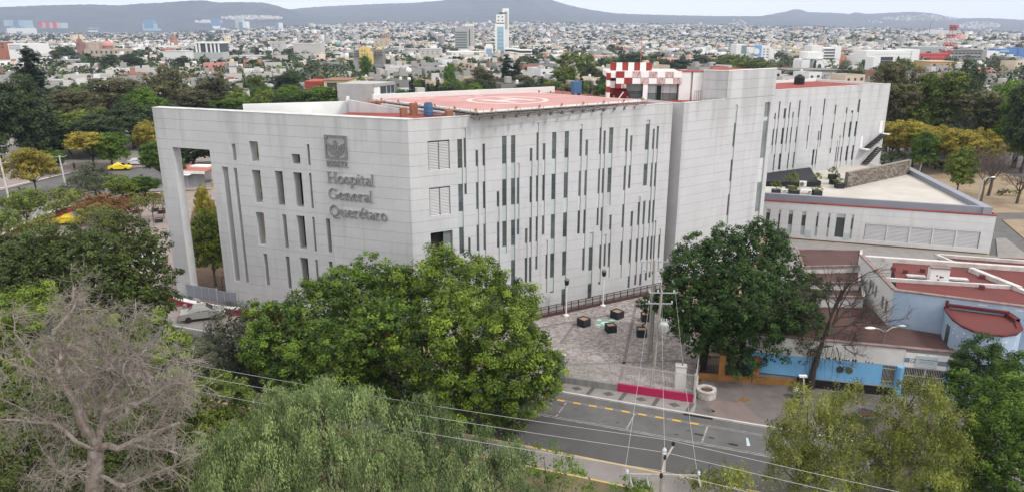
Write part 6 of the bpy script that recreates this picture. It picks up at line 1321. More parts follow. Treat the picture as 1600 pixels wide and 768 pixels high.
for i in range(3):
    proto("round", 100 + i, 4, 9, 2.2, 9, .9, .62, 34, .36, "green", M_barkd); proto("dark", 110 + i, 4, 10, 1.8, 10, .9, .62, 34, .36, "dark", M_barkd); proto("yellow", 120 + i, 4, 7, 2.6, 9, .75, .6, 32, .34, "yellow", M_barkd, flat=.5)
    proto("eucalypt", 130 + i, 3.4, 13, 4, 11, .65, .62, 32, .36, "brown", M_bark, hang=.5); proto("olive", 140 + i, 4, 9, 2.0, 10, .8, .6, 32, .36, "olive", M_bark); proto("willowy", 150 + i, 3.6, 13, 2.5, 11, .8, .6, 34, .36, "willowm" if False else "olive", M_bark, hang=.6)
proto("rust", 160, 4, 5, 1.0, 9, .8, .5, 26, .30, "rust", M_barkd); proto("thin", 161, 2, 5, 2.5, 6, 1.0, .4, 14, .26, "willow", M_bark); proto("feather", 162, 4, 7, .8, 9, .9, .55, 36, .30, "grey", M_bark, aspect=.3, tint=(.7, .2)); proto("bush", 163, 1.2, 1.6, .2, 6, 3, .25, 22, .2, "dark", M_barkd); proto("bushy", 164, 1.2, 1.6, .3, 5, 2.4, .25, 20, .18, "olive", M_bark); proto("fruit", 165, 3, 5.5, 1.5, 8, .6, .5, 26, .28, "willow", M_bark); proto("fruit", 166, 3, 5.5, 1.5, 9, .6, .5, 26, .28, "olive", M_bark)
for i in range(2):
    rng = np.random.default_rng(170 + i); L_ = [(rng.normal(0, .15), rng.normal(0, .15), z, 1.25 * (1 - .78 * (z / 14) ** 1.3) + .15) for z in np.linspace(1.2, 13.6, 13)]
    PROTO.setdefault("cypress", []).append((MB().tube([(0, 0, 0), (0, 0, 8)], [.25, .1], 6).mesh("trunk", M_barkd), crown_mesh("crown", 170 + i, L_, 4.0, .36, 34, .34, LM["cyp"], aspect=.45, up=1.0, hang=None, fill=12), 1.35, 14))
for i in range(2):
    mb = MB(); rng = np.random.default_rng(180 + i); mb.tube([(0, 0, -.1), (.1, 0, 1.2), (.1, .1, 2.4)], [.2, .16, .13], 7)
    for _ in range(6): branchy(mb, rng, (.1, .1, rng.uniform(1.8, 2.4)), (rng.normal(0, .7), rng.normal(0, .7), 1), 2.3, .08, 1, 5, .5, .12, 7, (3, 4), .68)
    PROTO.setdefault("bare", []).append((mb.mesh("bare_trunk", mat("grey_twigs", (.115, .09, .078), .95)), None, 3, 6.5))
NT = [0]
def tree_at(kind, px, Y, top_py, wpx, label, group=None, z=0.0, name=None):
    v = PROTO[kind][NT[0] % len(PROTO[kind])]; NT[0] += 1; q = at(px, top_py, Y); dist = Vector((q.x, Y, q.z - CAM_H)).length; H = max(1.0, q.z - z); R = wpx * .5 * dist / FPX
    bx = q.x * 1.0; t = thing(name or {"cypress": "cypress_tree", "bush": "shrub", "bushy": "shrub", "bare": "bare_tree", "rust": "shrub"}.get(kind, "tree"), label, {"bush": "shrub", "bushy": "shrub", "rust": "shrub"}.get(kind, "tree"), (bx, Y, z), random.Random(NT[0]).uniform(0, 6.28), group)
    s = (R / v[2], R / v[2], H / v[3]); put("trunk", v[0], t, sc=s)
    if v[1] is not None: put("crown", v[1], t, sc=s)
    return t
gy = lambda px, py: ground(px, py).y
def T_(kind, px, bpy_, top, w, label, group=None): return tree_at(kind, px, gy(px, bpy_), top, w, label, group)
T_("cypress", 41, 236, 79, 48, "tall dark cypress standing highest at the left edge"); T_("cypress", 56, 240, 140, 34, "slimmer dark cypress just right of the tallest one")
T_("yellow", 44, 306, 231, 64, "round yellow-flowering tree on the far-left pavement"); T_("round", 80, 272, 236, 42, "small green tree right of the far-left yellow tree"); T_("yellow", 138, 262, 206, 78, "broad yellow-flowering tree above the street taxi"); T_("round", 170, 262, 208, 58, "green tree touching the broad yellow one"); T_("yellow", 226, 252, 188, 52, "yellow-flowering tree close to the screen wall's left edge"); T_("round", 246, 290, 222, 60, "bent green tree at the screen wall's left edge")
T_("feather", 142, 312, 255, 74, "large feathery grey-green bush in the forecourt"); T_("olive", 186, 318, 272, 52, "light green tree right of the feathery forecourt bush"); T_("round", 224, 312, 274, 52, "green low tree in front of the screen wall's outer leg"); T_("fruit", 32, 362, 292, 70, "yellow-green airy tree before the far-left street"); T_("fruit", 94, 346, 294, 58, "small light green tree beside the white left utility pole"); T_("fruit", 8, 386, 326, 50, "olive tree cut by the left edge above the maroon wall"); T_("fruit", 62, 378, 334, 46, "olive tree in front of the maroon boundary wall")
T_("rust", 165, 350, 304, 92, "wide rusty-brown shrub in the forecourt"); T_("fruit", 150, 366, 320, 64, "yellow-green shrub tree in front of the rusty one"); T_("thin", 214, 350, 304, 34, "thin yellowish sapling, left of three by the screen wall"); T_("thin", 234, 346, 300, 32, "thin yellowish sapling, middle of three by the screen wall"); T_("thin", 251, 342, 302, 30, "thin yellowish sapling, right of three by the screen wall")
T_("olive", 322, 446, 326, 74, "green tree framed by the screen wall's tall opening"); T_("yellow", 316, 396, 288, 40, "yellowish tree framed by the top of the tall opening"); T_("round", 392, 352, 212, 64, "green tree glimpsed through the narrow screen wall slots"); T_("dark", 300, 262, 215, 90, "dark tree shading the top of the tall opening")
ORD = ["first", "second", "third", "fourth", "fifth", "sixth", "seventh", "eighth", "ninth", "tenth", "eleventh", "twelfth", "thirteenth", "fourteenth", "fifteenth", "sixteenth", "seventeenth", "eighteenth", "nineteenth", "twentieth"]
DESC = dict(round="mid green round tree", dark="dark evergreen tree", eucalypt="brownish sparse tree", olive="olive green tree", willowy="tall drooping green tree", yellow="yellow-flowering tree", bare="leafless brown tree", cypress="dark cypress", bush="clipped dark shrub", bushy="low olive shrub", fruit="yellow-green tree", feather="grey-green feathery tree")
def belt(rows, where, group):
    rows = sorted(rows, key=lambda r: r[1]); cnt = {}
    for (kind, px, b_, top, w) in rows:
        cnt[kind] = cnt.get(kind, 0) + 1; T_(kind, px, b_, top, w, f"{DESC[kind]} {where}, {ORD[cnt[kind] - 1]} from the left", group)
belt([("dark", 18, 258, 118, 96), ("eucalypt", 78, 232, 148, 64), ("eucalypt", 112, 228, 140, 70), ("olive", 138, 238, 166, 62), ("eucalypt", 178, 216, 122, 92), ("round", 222, 224, 138, 62), ("eucalypt", 254, 205, 104, 62), ("eucalypt", 290, 196, 136, 74), ("eucalypt", 330, 188, 116, 72), ("dark", 366, 180, 128, 64), ("olive", 394, 176, 116, 42), ("olive", 100, 246, 176, 84), ("dark", 150, 246, 180, 80), ("dark", 200, 232, 160, 84), ("round", 240, 226, 166, 60), ("dark", -20, 262, 135, 90), ("dark", 75, 250, 190, 70), ("dark", 262, 212, 160, 60), ("eucalypt", 208, 214, 128, 50)], "in the belt beyond the left street", "trees beyond the left street")
belt([("round", 322, 192, 154, 76), ("round", 372, 192, 152, 70), ("round", 285, 194, 158, 50), ("dark", 446, 160, 112, 54), ("round", 462, 186, 140, 66), ("round", 505, 186, 134, 74), ("round", 548, 184, 142, 48), ("dark", 425, 182, 140, 50)], "behind the hospital's roof edge at left", "trees behind the hospital at left")
belt([("round", 630, 158, 120, 62), ("olive", 668, 156, 121, 52), ("olive", 700, 158, 128, 50), ("eucalypt", 754, 158, 104, 46), ("cypress", 792, 148, 86, 22), ("cypress", 808, 148, 94, 18), ("eucalypt", 780, 160, 122, 50), ("eucalypt", 815, 158, 118, 46), ("willowy", 884, 156, 82, 56), ("willowy", 915, 150, 86, 36), ("eucalypt", 850, 160, 122, 58), ("dark", 925, 152, 104, 36), ("dark", 945, 155, 112, 40), ("olive", 870, 162, 128, 60), ("round", 735, 162, 132, 50)], "behind the far edge of the helipad", "trees behind the helipad")
belt([("dark", 990, 122, 82, 54), ("round", 964, 120, 90, 44), ("dark", 1022, 122, 94, 40), ("dark", 1060, 124, 92, 50), ("dark", 1095, 124, 90, 56), ("olive", 1148, 122, 84, 64), ("olive", 1186, 124, 94, 42), ("dark", 1126, 126, 96, 46), ("dark", 1235, 132, 112, 34), ("dark", 1325, 136, 110, 34), ("dark", 1345, 136, 108, 34), ("olive", 1250, 134, 118, 30), ("eucalypt", 1295, 134, 120, 40)], "beyond the tower's roofline", "trees beyond the tower")
belt([("eucalypt", 1402, 236, 98, 66), ("eucalypt", 1436, 236, 108, 64), ("eucalypt", 1418, 240, 132, 70), ("willowy", 1478, 244, 112, 78), ("olive", 1446, 242, 150, 56), ("dark", 1518, 200, 96, 46), ("eucalypt", 1532, 250, 142, 92), ("round", 1582, 246, 128, 74), ("round", 1604, 262, 150, 70), ("dark", 1560, 250, 158, 70), ("round", 1600, 262, 186, 76), ("willowy", 1500, 236, 132, 56), ("feather", 1505, 252, 170, 60), ("round", 1400, 226, 172, 40), ("dark", 1625, 270, 120, 70), ("round", 1570, 230, 140, 60)], "in the wood right of the wing", "trees right of the far wing")
belt([("yellow", 1402, 252, 188, 76), ("yellow", 1436, 260, 190, 72), ("yellow", 1472, 264, 196, 66), ("yellow", 1502, 272, 202, 66), ("yellow", 1538, 268, 200, 66), ("round", 1449, 270, 207, 46), ("olive", 1508, 306, 230, 46), ("bare", 1560, 306, 222, 70), ("bare", 1548, 314, 232, 46), ("bare", 1600, 318, 262, 60), ("yellow", 1395, 242, 200, 40)], "on the island behind the annex", "trees on the right traffic island")
belt([("bush", 1466, 264, 252, 20), ("bush", 1479, 262, 250, 16), ("bush", 1482, 270, 258, 14), ("bush", 1447, 262, 252, 16), ("bush", 1568, 305, 296, 16), ("bushy", 1588, 306, 298, 14), ("bush", 1404, 248, 238, 24), ("bush", 1516, 286, 278, 10)], "on the right traffic island", "shrubs on the right traffic island")
# potted shrubs on the annex terrace
for k, (px, py, w, h, lab) in enumerate(((1212, 304, 1.0, 1.5, "leftmost in the front row on the annex terrace"), (1240, 305, 1.2, .6, "before the white bench on the annex terrace"), (1276, 306, 1.1, .8, "rightmost in the front row on the annex terrace"), (1236, 298, 1.3, 2.2, "tall and airy, against the black skylight box"), (1275, 290, 1.0, 1.4, "pale and bright at the skylight box's right end"), (1300, 280, 1.0, 1.4, "rearmost by the far wing's foot"), (1302, 288, 1.0, 1.1, "middle of the three by the red paving"), (1311, 294, 1.1, .9, "nearest the rubble wall's end"), (1387, 262, 1.6, 2.2, "beyond the rubble wall by the fire stair"))):
    c = ground(px, py, 5.3); t = thing("potted_shrub", "green shrub in a black pot, " + lab, "potted plant", tuple(c), 0, "potted shrubs on the annex terrace"); s = w / 2
    put("pot", MB().box(O, -s, s, -s, -s + .08, 0, .75).box(O, -s, s, s - .08, s, 0, .75).box(O, -s, -s + .08, -s + .08, s - .08, 0, .75).box(O, s - .08, s, -s + .08, s - .08, 0, .75).mesh("pot", M_pot), t); put("soil", MB().box(O, -s + .085, s - .085, -s + .085, s - .085, .05, .66).mesh("pot_soil", M_soil), t)
    v = PROTO["bushy" if k % 2 else "bush"][0]; put("stems", v[0], t, (0, 0, .6), sc=(.7, .7, h / 1.6)); put("leaves", PROTO["bushy"][0][1] if k in (0, 4, 3, 2) else v[1], t, (0, 0, .6), sc=(.75 * w, .75 * w, h / 1.6))
# ================================================================== THE CITY
HM = [mat("house_white", (.60, .60, .60), .85), mat("house_offwhite", (.46, .44, .42), .85), mat("house_concrete", (.30, .29, .28), .9), mat("house_grey", (.20, .195, .19), .9), mat("house_beige", (.50, .42, .32), .85), mat("house_sand", (.42, .345, .26), .85),
      mat("house_brick", (.29, .15, .11), .9), mat("house_terracotta", (.34, .14, .09), .9), mat("house_yellow", (.58, .43, .16), .85), mat("house_pink", (.55, .25, .22), .85), mat("house_blue", (.20, .26, .42), .85), mat("house_teal", (.16, .38, .36), .85)]
HN = ["white", "off-white", "concrete grey", "dark grey", "beige", "sandy", "brick red", "terracotta", "yellow", "pink", "blue", "teal"]
RM = [mat("roof_grey", (.24, .23, .225), .9), mat("roof_white", (.46, .45, .44), .85), mat("roof_redbrown", (.24, .115, .085), .9), mat("roof_dark", (.17, .16, .155), .9)]
WMt = mat("house_window", (.045, .05, .055), .3); TKB = mat("tank_black", (.02, .02, .022), .6); TKW = mat("tank_white", (.6, .6, .6), .5)
HALL = HM + RM + [WMt, TKB, TKW]; IW = len(HM) + len(RM); IR = len(HM)
rc_ = np.random.default_rng(77)
PW = np.array([.22, .22, .22, .13, .09, .05, .04, .02, .010, .006, .006, .004]); PW = PW / PW.sum(); PR = [.50, .27, .10, .13]
ROOF = [(-200, 150), (235, 168), (560, 163), (640, 152), (760, 146), (948, 150), (949, 100), (1068, 108), (1213, 108), (1214, 128), (1391, 130), (1392, 150), (1800, 150)]
roofline = lambda p: float(np.interp(p, [q[0] for q in ROOF], [q[1] for q in ROOF]))
def pix(x, y, z):
    zz = z - CAM_H; c = y * CP - zz * SP; w = y * SP + zz * CP; return 800 + FPX * x / c, 384 - FPX * w / c
# ---------------- landmark buildings
LMK = []
def lm(name, label, px, Y, cat="building", r=30, group=None):
    q = at(px, 100, Y); LMK.append((q.x, Y, r)); return thing(name, label, cat, (q.x, Y, gz(q.x, Y)), 0, group)
def lb(t, name, p0, p1, y0, y1, Y, depth, m, off=0.0, top=None):
    x0, x1 = at(p0, 60, Y).x, at(p1, 60, Y).x; z1 = at(p0, y0, Y).z; z0 = at(p0, y1, Y).z if y1 is not None else gz(0, Y) - 1
    return obj(name, MB().box(O, x0, x1, -Y - depth, -Y + off, z0, z1, 0, 1 if top else None), [m, top] if top else m, t)
def lwin(t, p0, p1, y0, y1, nx, ny, Y, m=None, fx=.6, fy=.5, name="window", off=.12):
    x0, x1 = at(p0, 60, Y).x, at(p1, 60, Y).x; z1, z0 = at(p0, y0, Y).z, at(p0, y1, Y).z; dx, dz = (x1 - x0) / nx, (z1 - z0) / ny
    for i in range(nx):
        for j in range(ny):
            a = x0 + dx * (i + .5 - fx / 2); b = z0 + dz * (j + .5 - fy / 2); obj(name, MB().box(O, a, a + dx * fx, -Y - .3, -Y + off, b, b + dz * fy), m or WMt, t)
CW = mat("tower_white", (.70, .70, .69), .8); CG = mat("tower_grey", (.38, .39, .38), .8); CGL = mat("pale_blue_glass", (.30, .42, .48), .25); CBL = mat("far_blue_glass", (.16, .27, .40), .25); CDK = mat("far_dark_glass", (.05, .06, .07), .3)
Y = 700; t = lm("white_tower", "tallest white tower with pale glass front rising behind the city centre", 784, Y, "tower")
lb(t, "front_block", 773.5, 788.8, 37.5, None, Y, 14, CW); lb(t, "glass_front", 777, 787, 42, 91, Y, .5, CGL, .25); lwin(t, 777.5, 786.5, 48, 90, 2, 7, Y, CBL, .5, .35, "window", .4)
lb(t, "top_block", 775.3, 788.8, 23, 36, Y, 12, CW); lwin(t, 776, 788, 24, 35, 2, 2, Y, CDK, .4, .3); lb(t, "recess", 776, 788, 36, 37.5, Y, 11, CDK, -.4)
lb(t, "rear_slab", 785.2, 795.2, 13.2, None, Y + 15, 8, CW); lb(t, "grey_strip", 789, 793, 18, 46, Y + 14.9, 1, CG, .3); lb(t, "dark_beam", 780, 791, 19.8, 22, Y + 2, 3, CDK)
for k in range(9): lb(t, "balcony", 772, 774.2, 45 + k * 5, 46.6 + k * 5, Y, 6, CW, .5)
Y = 800; t = lm("office_tower", "grey-green office tower with banded floors left of the white tower", 725, Y, "tower")
lb(t, "floors", 711, 730, 44, None, Y, 18, CG); lb(t, "lift_shaft", 730, 740, 41, None, Y, 18, mat("shaft_beige", (.42, .41, .39), .85), .3); lb(t, "crown_block", 727, 740, 37.5, 41.5, Y, 8, CW, .5)
for k in range(8): lb(t, "window_band", 711.5, 729.5, 50 + k * 3.9, 52.0 + k * 3.9, Y, .6, mat("greenish_band", (.12, .15, .14), .3), .2)
lb(t, "dark_strip", 733, 734.5, 46, 80, Y, .6, CDK, .5); q = at(733, 37, Y); obj("antenna", MB().tube([(q.x, Y + 3, q.z), (q.x, Y + 3, at(733, 24, Y).z)], .25, 5), mat("antenna_grey", (.3, .3, .32)), t)
Y = 680; t = lm("parking_block", "low white building with wavy open floor slabs right of the white tower", 810, Y)
lb(t, "core", 789, 830, 78, None, Y + 3, 16, CDK)
for k in range(5):
    z = [at(789, 78 + k * 4.0 - (1.2 if k == 0 else 0), Y).z, at(789, 78.5 + k * 4.2, Y).z]; xs = [at(p, 60, Y).x for p in (788.5, 800, 806, 812, 832)]; o_ = [0, 0, .6, 1.2, 1.2]; mb = MB()
    for i in range(4):
        a, b = xs[i], xs[i + 1]; za, zb = z[0] + o_[i] * -1 + .6, z[0] - o_[i + 1] + .6
        mb.face([(a, Y, za - 1.1), (b, Y, zb - 1.1), (b, Y, zb), (a, Y, za)]); mb.face([(a, Y, za), (b, Y, zb), (b, Y + 16, zb), (a, Y + 16, za)])
    obj("floor_slab", mb, CW, t)
t = lm("white_block", "long low white block at the foot of the grey-green tower", 728, 660); lb(t, "body", 697, 758, 81, None, 660, 18, CW); lb(t, "upper_box", 720, 730, 79, 82, 660, 10, CW, -2); lwin(t, 730, 757, 87, 92, 12, 1, 660); lwin(t, 697, 722, 83, 87, 3, 1, 660, fx=.2); lb(t, "dark_recess", 706, 721, 88, 91.5, 660, .5, CDK, .15)
t = lm("glass_block", "small white block with blue glass front beside the white tower", 763, 655); lb(t, "body", 757, 770, 73, None, 655, 12, CW); lb(t, "stepped_top", 759, 768.5, 69.5, 73.2, 655, 8, CW, -1); lb(t, "glass_front", 759.5, 768.5, 76, 91.5, 655, .5, CGL, .2); lwin(t, 760, 768, 77, 91, 3, 3, 655, CBL, .6, .4, off=.35)
# domed church
Y = 620; CS = mat("church_stone", (.40, .33, .27), .9, .15, .3); CSR = mat("church_red_stone", (.26, .15, .13), .9, .15, .3); CPK = mat("dome_pink", (.46, .22, .19), .8, .1, .5)
t = lm("domed_church", "stone church with a pink dome and bell tower in the old town", 150, Y, "church"); lb(t, "nave", 128, 184, 77, None, Y, 22, CS); lb(t, "upper_nave", 124, 152, 66.5, 77, Y + 6, 10, CS); lwin(t, 136, 182, 79, 85, 6, 1, Y, CDK, .35, .7, "arched_window")
q = at(160, 71, Y); z0 = at(160, 79, Y).z; R = 8.2 / FPX * Y; zd = at(160, 72.5, Y).z
obj("drum", MB().lathe((q.x, Y + 8, 0), [(R * .92, z0 - 6), (R * .92, zd)], 16), CSR, t); dm = obj("dome", MB().lathe((q.x, Y + 8, 0), [(R, zd)] + [(R * math.cos(a), zd + R * .95 * math.sin(a)) for a in np.linspace(.05, 1.5, 7)], 20), CPK, t, smooth=True); obj("lantern", MB().lathe((q.x, Y + 8, 0), [(1.0, zd + R * .9), (1.1, zd + R + 2), (.3, zd + R + 3)], 8), CSR, dm)
tw_ = lb(t, "bell_tower", 117, 124.5, 66, None, Y, 5, CSR); lb(t, "belfry", 118, 123.5, 61.5, 66.2, Y, 4, CSR, -.3); q = at(120.7, 61.5, Y); obj("spire", MB().lathe((q.x, Y + 2.5, 0), [(1.2, q.z - .3), (.7, q.z + 1.5), (.15, q.z + 4)], 8), CSR, t); lwin(t, 119, 122.5, 67, 72, 1, 1, Y, CDK, .5, .6, "bell_opening")
t = lm("column_block", "white block with tall white piers and dark glass right of the domed church", 325, 560); lb(t, "body", 304, 343, 68, None, 560, 16, CDK)
for p in (304, 309, 320, 327, 333, 339): lb(t, "pier", p, p + 2.6, 67, 84, 560, 1, CW, .5)
lb(t, "cornice", 303, 344, 66, 68.2, 560, 16, CW, .8); lb(t, "base", 301, 346, 82, None, 560, 12, CG, 1.5)
t = lm("long_school", "long white building with rows of small windows at the far left", 32, 600); lb(t, "body", 10, 56, 68.5, None, 600, 15, CW); lwin(t, 11, 30, 70, 78, 9, 3, 600, CDK, .7, .35)
t = lm("red_brick_block", "terracotta block cut by the left edge of the city", 2, 610); lb(t, "body", -14, 5, 66, None, 610, 12, HM[7]); lb(t, "coping", -14.5, 5.5, 65.5, 66.1, 610, 12, CS, .2); lwin(t, -12, 4, 67, 76, 3, 2, 610)
# white gothic church and neighbours on the right
Y = 470; t = lm("white_church", "white church with pointed arch doorway beyond the far wing", 1276, Y, "church"); lb(t, "hall", 1257, 1270, 93, None, Y, 14, CW); lb(t, "side_wall", 1254.5, 1257.2, 95, None, Y + 1, 12, CW); lb(t, "wing", 1288, 1294, 93, None, Y, 14, CW)
def arch(p0, p1, ytop, ybot, Y, off, m, name, par, grow=0):
    x0, x1 = at(p0, 60, Y).x, at(p1, 60, Y).x; zt, zb = at(p0, ytop, Y).z, at(p0, ybot, Y).z; w = x1 - x0; h = zt - zb; P = [(x0, zb)]
    for k in range(9): s_ = k / 8; P.append((x0 + w / 2 * (s_ ** 1.7), zb + h * (1 - (1 - s_) ** 1.8)))
    for k in range(7, -1, -1): s_ = k / 8; P.append((x1 - w / 2 * (s_ ** 1.7), zb + h * (1 - (1 - s_) ** 1.8)))
    P.append((x1, zb)); mb = MB(); mb.face([(x, Y - off, z) for x, z in P]); n = len(P)
    for i in range(n): a, b = P[i], P[(i + 1) % n]; mb.face([(a[0], Y - off, a[1]), (a[0], Y + 8, a[1]), (b[0], Y + 8, b[1]), (b[0], Y - off, b[1])])
    return obj(name, mb, m, par)
arch(1275.5, 1294, 93, 110, Y, .6, CG, "arch_rim", t); arch(1276.5, 1293, 94.5, 110, Y, .9, CW, "arch_front", t); arch(1281, 1288, 100, 110, Y, 1.1, CDK, "doorway", t); lb(t, "upper_hall", 1265, 1290, 82, 93.2, Y + 6, 14, CW); lb(t, "roof_line", 1257, 1294, 92.4, 93, Y, .5, CDK, .1)
t = lm("banded_block", "white multi-storey block with dark window bands behind the gothic church", 1300, 520); lb(t, "body", 1289, 1316, 75, None, 520, 16, CW); lb(t, "stair_tower", 1269.5, 1287, 71.5, None, 520, 12, CW, .5); lb(t, "end_fin", 1307, 1316.5, 72, 92, 520, 6, CW, .3)
for k in range(4): lb(t, "window_band", 1290, 1309, 77.2 + k * 4.6, 79.4 + k * 4.6, 520, .5, CDK, .2)
t = lm("market_hall", "low grey hall with a dark entrance below the gothic church", 1270, 400); lb(t, "body", 1238, 1264, 110.5, None, 400, 20, HM[2]); lb(t, "porch", 1264, 1322, 112, None, 400, 20, HM[1]); lb(t, "dark_opening", 1266, 1283, 113.5, 117, 400, .5, CDK, .2); lb(t, "roof", 1237, 1323, 109.6, 110.6, 400, 21, RM[3], .5)
Y = 560; t = lm("disc_hospital", "white and blue building with round white wall discs above the tower", 1180, Y); lb(t, "left_block", 1152, 1168, 70, None, Y, 14, CW); lb(t, "glass_side", 1160, 1168, 71.5, 84, Y, .5, mat("far_teal_glass", (.17, .24, .27), .3), .2); lb(t, "middle", 1167, 1190, 75, None, Y + 2, 14, CW); lb(t, "blue_shaft", 1184.5, 1191, 71, None, Y, 8, mat("far_blue_paint", (.17, .33, .60), .7), 1.0); lb(t, "right_block", 1191, 1205, 72.5, None, Y, 14, CW); lb(t, "end_block", 1204, 1212, 77, None, Y, 12, CW, .3)
lwin(t, 1193, 1204, 75, 92, 2, 4, Y, WMt, .45, .3); lwin(t, 1205, 1211, 78.5, 90, 1, 3, Y, WMt, .5, .3)
for p, yy, r in ((1173, 79, 4.6), (1181, 80.5, 4.4), (1179.5, 92, 4.2)): q = at(p, yy, Y); o = obj("wall_disc", MB().lathe((0, 0, 0), [(0, 0), (r / FPX * Y, 0), (r / FPX * Y, .6), (0, .6)], 20), CW, t); o.matrix_parent_inverse.identity(); o.location = (q.x - t.location.x, -1.2, q.z - t.location.z); o.rotation_euler = (math.pi / 2, 0, 0)
Y = 520; t = lm("speckled_hall", "long white building with small dotted windows on the right skyline", 1398, Y); lb(t, "left_body", 1357, 1368, 79.5, None, Y, 20, CW); lb(t, "body", 1368, 1432, 80, None, Y, 22, CW); lb(t, "raised_end", 1428, 1440, 77.5, None, Y, 22, CW, .4); lwin(t, 1370, 1438, 82, 94, 15, 2, Y, WMt, .12, .2)
t = lm("dark_glass_block", "white wall slab with a dark glass front before the long white building", 1385, 460); lb(t, "white_slab", 1369, 1380, 89.5, None, 460, 10, CW, .5); lb(t, "body", 1380, 1400, 89.5, None, 460, 12, CDK); lb(t, "floor_line", 1380, 1400, 95, 95.6, 460, .5, CG, .3); lb(t, "roof_line", 1379.5, 1400.5, 88.9, 89.5, 460, 12, CG, .3)
Y = 560; MR = mat("far_red_paint", (.42, .06, .055), .8); t = lm("red_hall", "long red-fronted hall beside the telecom mast", 1463, Y); lb(t, "red_front", 1437, 1489, 84, None, Y, 14, MR); lwin(t, 1450, 1488, 88, 90.5, 10, 1, Y, HM[4], .25, .5); lb(t, "grey_base", 1437, 1450, 89.5, None, Y, 1, HM[2], .4)
t = lm("grey_workshop", "tall grey ribbed hall behind the red one", 1455, 640); lb(t, "body", 1437, 1481, 73.5, None, 640, 20, mat("far_greengrey", (.33, .37, .36), .8)); lwin(t, 1438, 1480, 74.5, 83, 9, 1, 640, CG, .35, .9, "rib")
t = lm("barracks", "long grey two-band concrete building right of the telecom mast", 1517, 600); lb(t, "body", 1488, 1546, 79, None, 600, 15, HM[2]); lb(t, "roof", 1487, 1539, 78, 80, 600, 16, RM[3], .5); lwin(t, 1489, 1538, 81, 92, 8, 2, 600, CDK, .75, .4); lb(t, "end_wall", 1538.5, 1546, 80, None, 600, 10, HM[2], .3); lb(t, "roof_box", 1520, 1530, 76, 78.2, 600, 8, HM[1])
t = lm("ochre_shed", "ochre windowless shed below the red hall", 1480, 470); lb(t, "body", 1460.5, 1502, 97, None, 470, 20, mat("far_ochre", (.45, .31, .13), .85)); lb(t, "side_block", 1501, 1512, 99, None, 470, 14, HM[4]); lb(t, "roof_edge", 1460, 1503, 96.3, 97, 470, 20, HM[5], .3)
t = lm("pink_house", "pink two-storey house among trees at the right edge", 1552, 400, "house", 20); lb(t, "body", 1538, 1566, 108, None, 400, 10, HM[9]); lb(t, "upper_storey", 1547, 1558, 106, 108.2, 400, 8, HM[9], .2); lwin(t, 1540, 1565, 110, 117, 4, 1, 400, WMt, .5, .55); lb(t, "coping", 1537.7, 1566.3, 107.6, 108.1, 400, 10, HM[0], .2)
t = lm("blue_depot", "long blue shed at the far right edge of the city", 1585, 640); lb(t, "body", 1566, 1594, 77, None, 640, 16, mat("far_blue_shed", (.10, .20, .42), .7)); lb(t, "pale_part", 1566, 1580, 78.5, 82, 640, 1, CGL, .4); lb(t, "tall_part", 1595, 1606, 75, None, 640, 16, mat("far_blue_shed", (.1, .2, .42))); lb(t, "low_wall", 1546, 1566, 80, None, 640, 8, CW)
# red and white telecom mast
Y = 570; t = lm("telecom_mast", "red and white lattice telecom mast on the right skyline", 1482, Y, "mast", 12); mr_, mw_ = mat("mast_red", (.42, .05, .045), .7), mat("mast_white", (.66, .64, .63), .7); zs = [at(1482, y, Y).z for y in np.linspace(92, 42, 9)]
for k in range(8):
    m_ = mr_ if k % 2 == 1 else mw_; mb = MB(); xa, xb = at(1481.5 + .75 * k, 60, Y).x, at(1481.5 + .75 * (k + 1), 60, Y).x; ra, rb = 3.0 - .2 * k, 3.0 - .2 * (k + 1)
    for sx, sy in ((-1, -1), (1, -1), (1, 1), (-1, 1)):
        mb.tube([(xa + sx * ra, Y + sy * ra, zs[k]), (xb + sx * rb, Y + sy * rb, zs[k + 1])], .26, 4)
        tx, ty = (-sy, sx); mb.tube([(xa + sx * ra, Y + sy * ra, zs[k]), (xb + tx * rb, Y + ty * rb, zs[k + 1])], .17, 3); mb.tube([(xa + tx * ra, Y + ty * ra, zs[k]), (xb + sx * rb, Y + sy * rb, zs[k + 1])], .17, 3); mb.tube([(xb + sx * rb, Y + sy * rb, zs[k + 1]), (xb + tx * rb, Y + ty * rb, zs[k + 1])], .2, 3)
    obj("mast_section", mb, m_, t)
xq = at(1487.8, 60, Y).x
for k, (y0, y1, r) in enumerate(((44.5, 42.5, 3.0), (41.2, 39.8, 3.2))): obj("platform", MB().lathe((xq, Y, 0), [(r, at(1482, y0, Y).z), (r, at(1482, y1, Y).z)], 10), (mr_, mr_)[k], t)
mb = MB()
for k in range(8): mb.tube([(xq + 2.8 * math.cos(k * .785), Y + 2.8 * math.sin(k * .785), zs[-1]), (xq + 2.8 * math.cos(k * .785), Y + 2.8 * math.sin(k * .785), at(1482, 39.8, Y).z)], .3, 4)
obj("antenna_ring", mb, mw_, t)
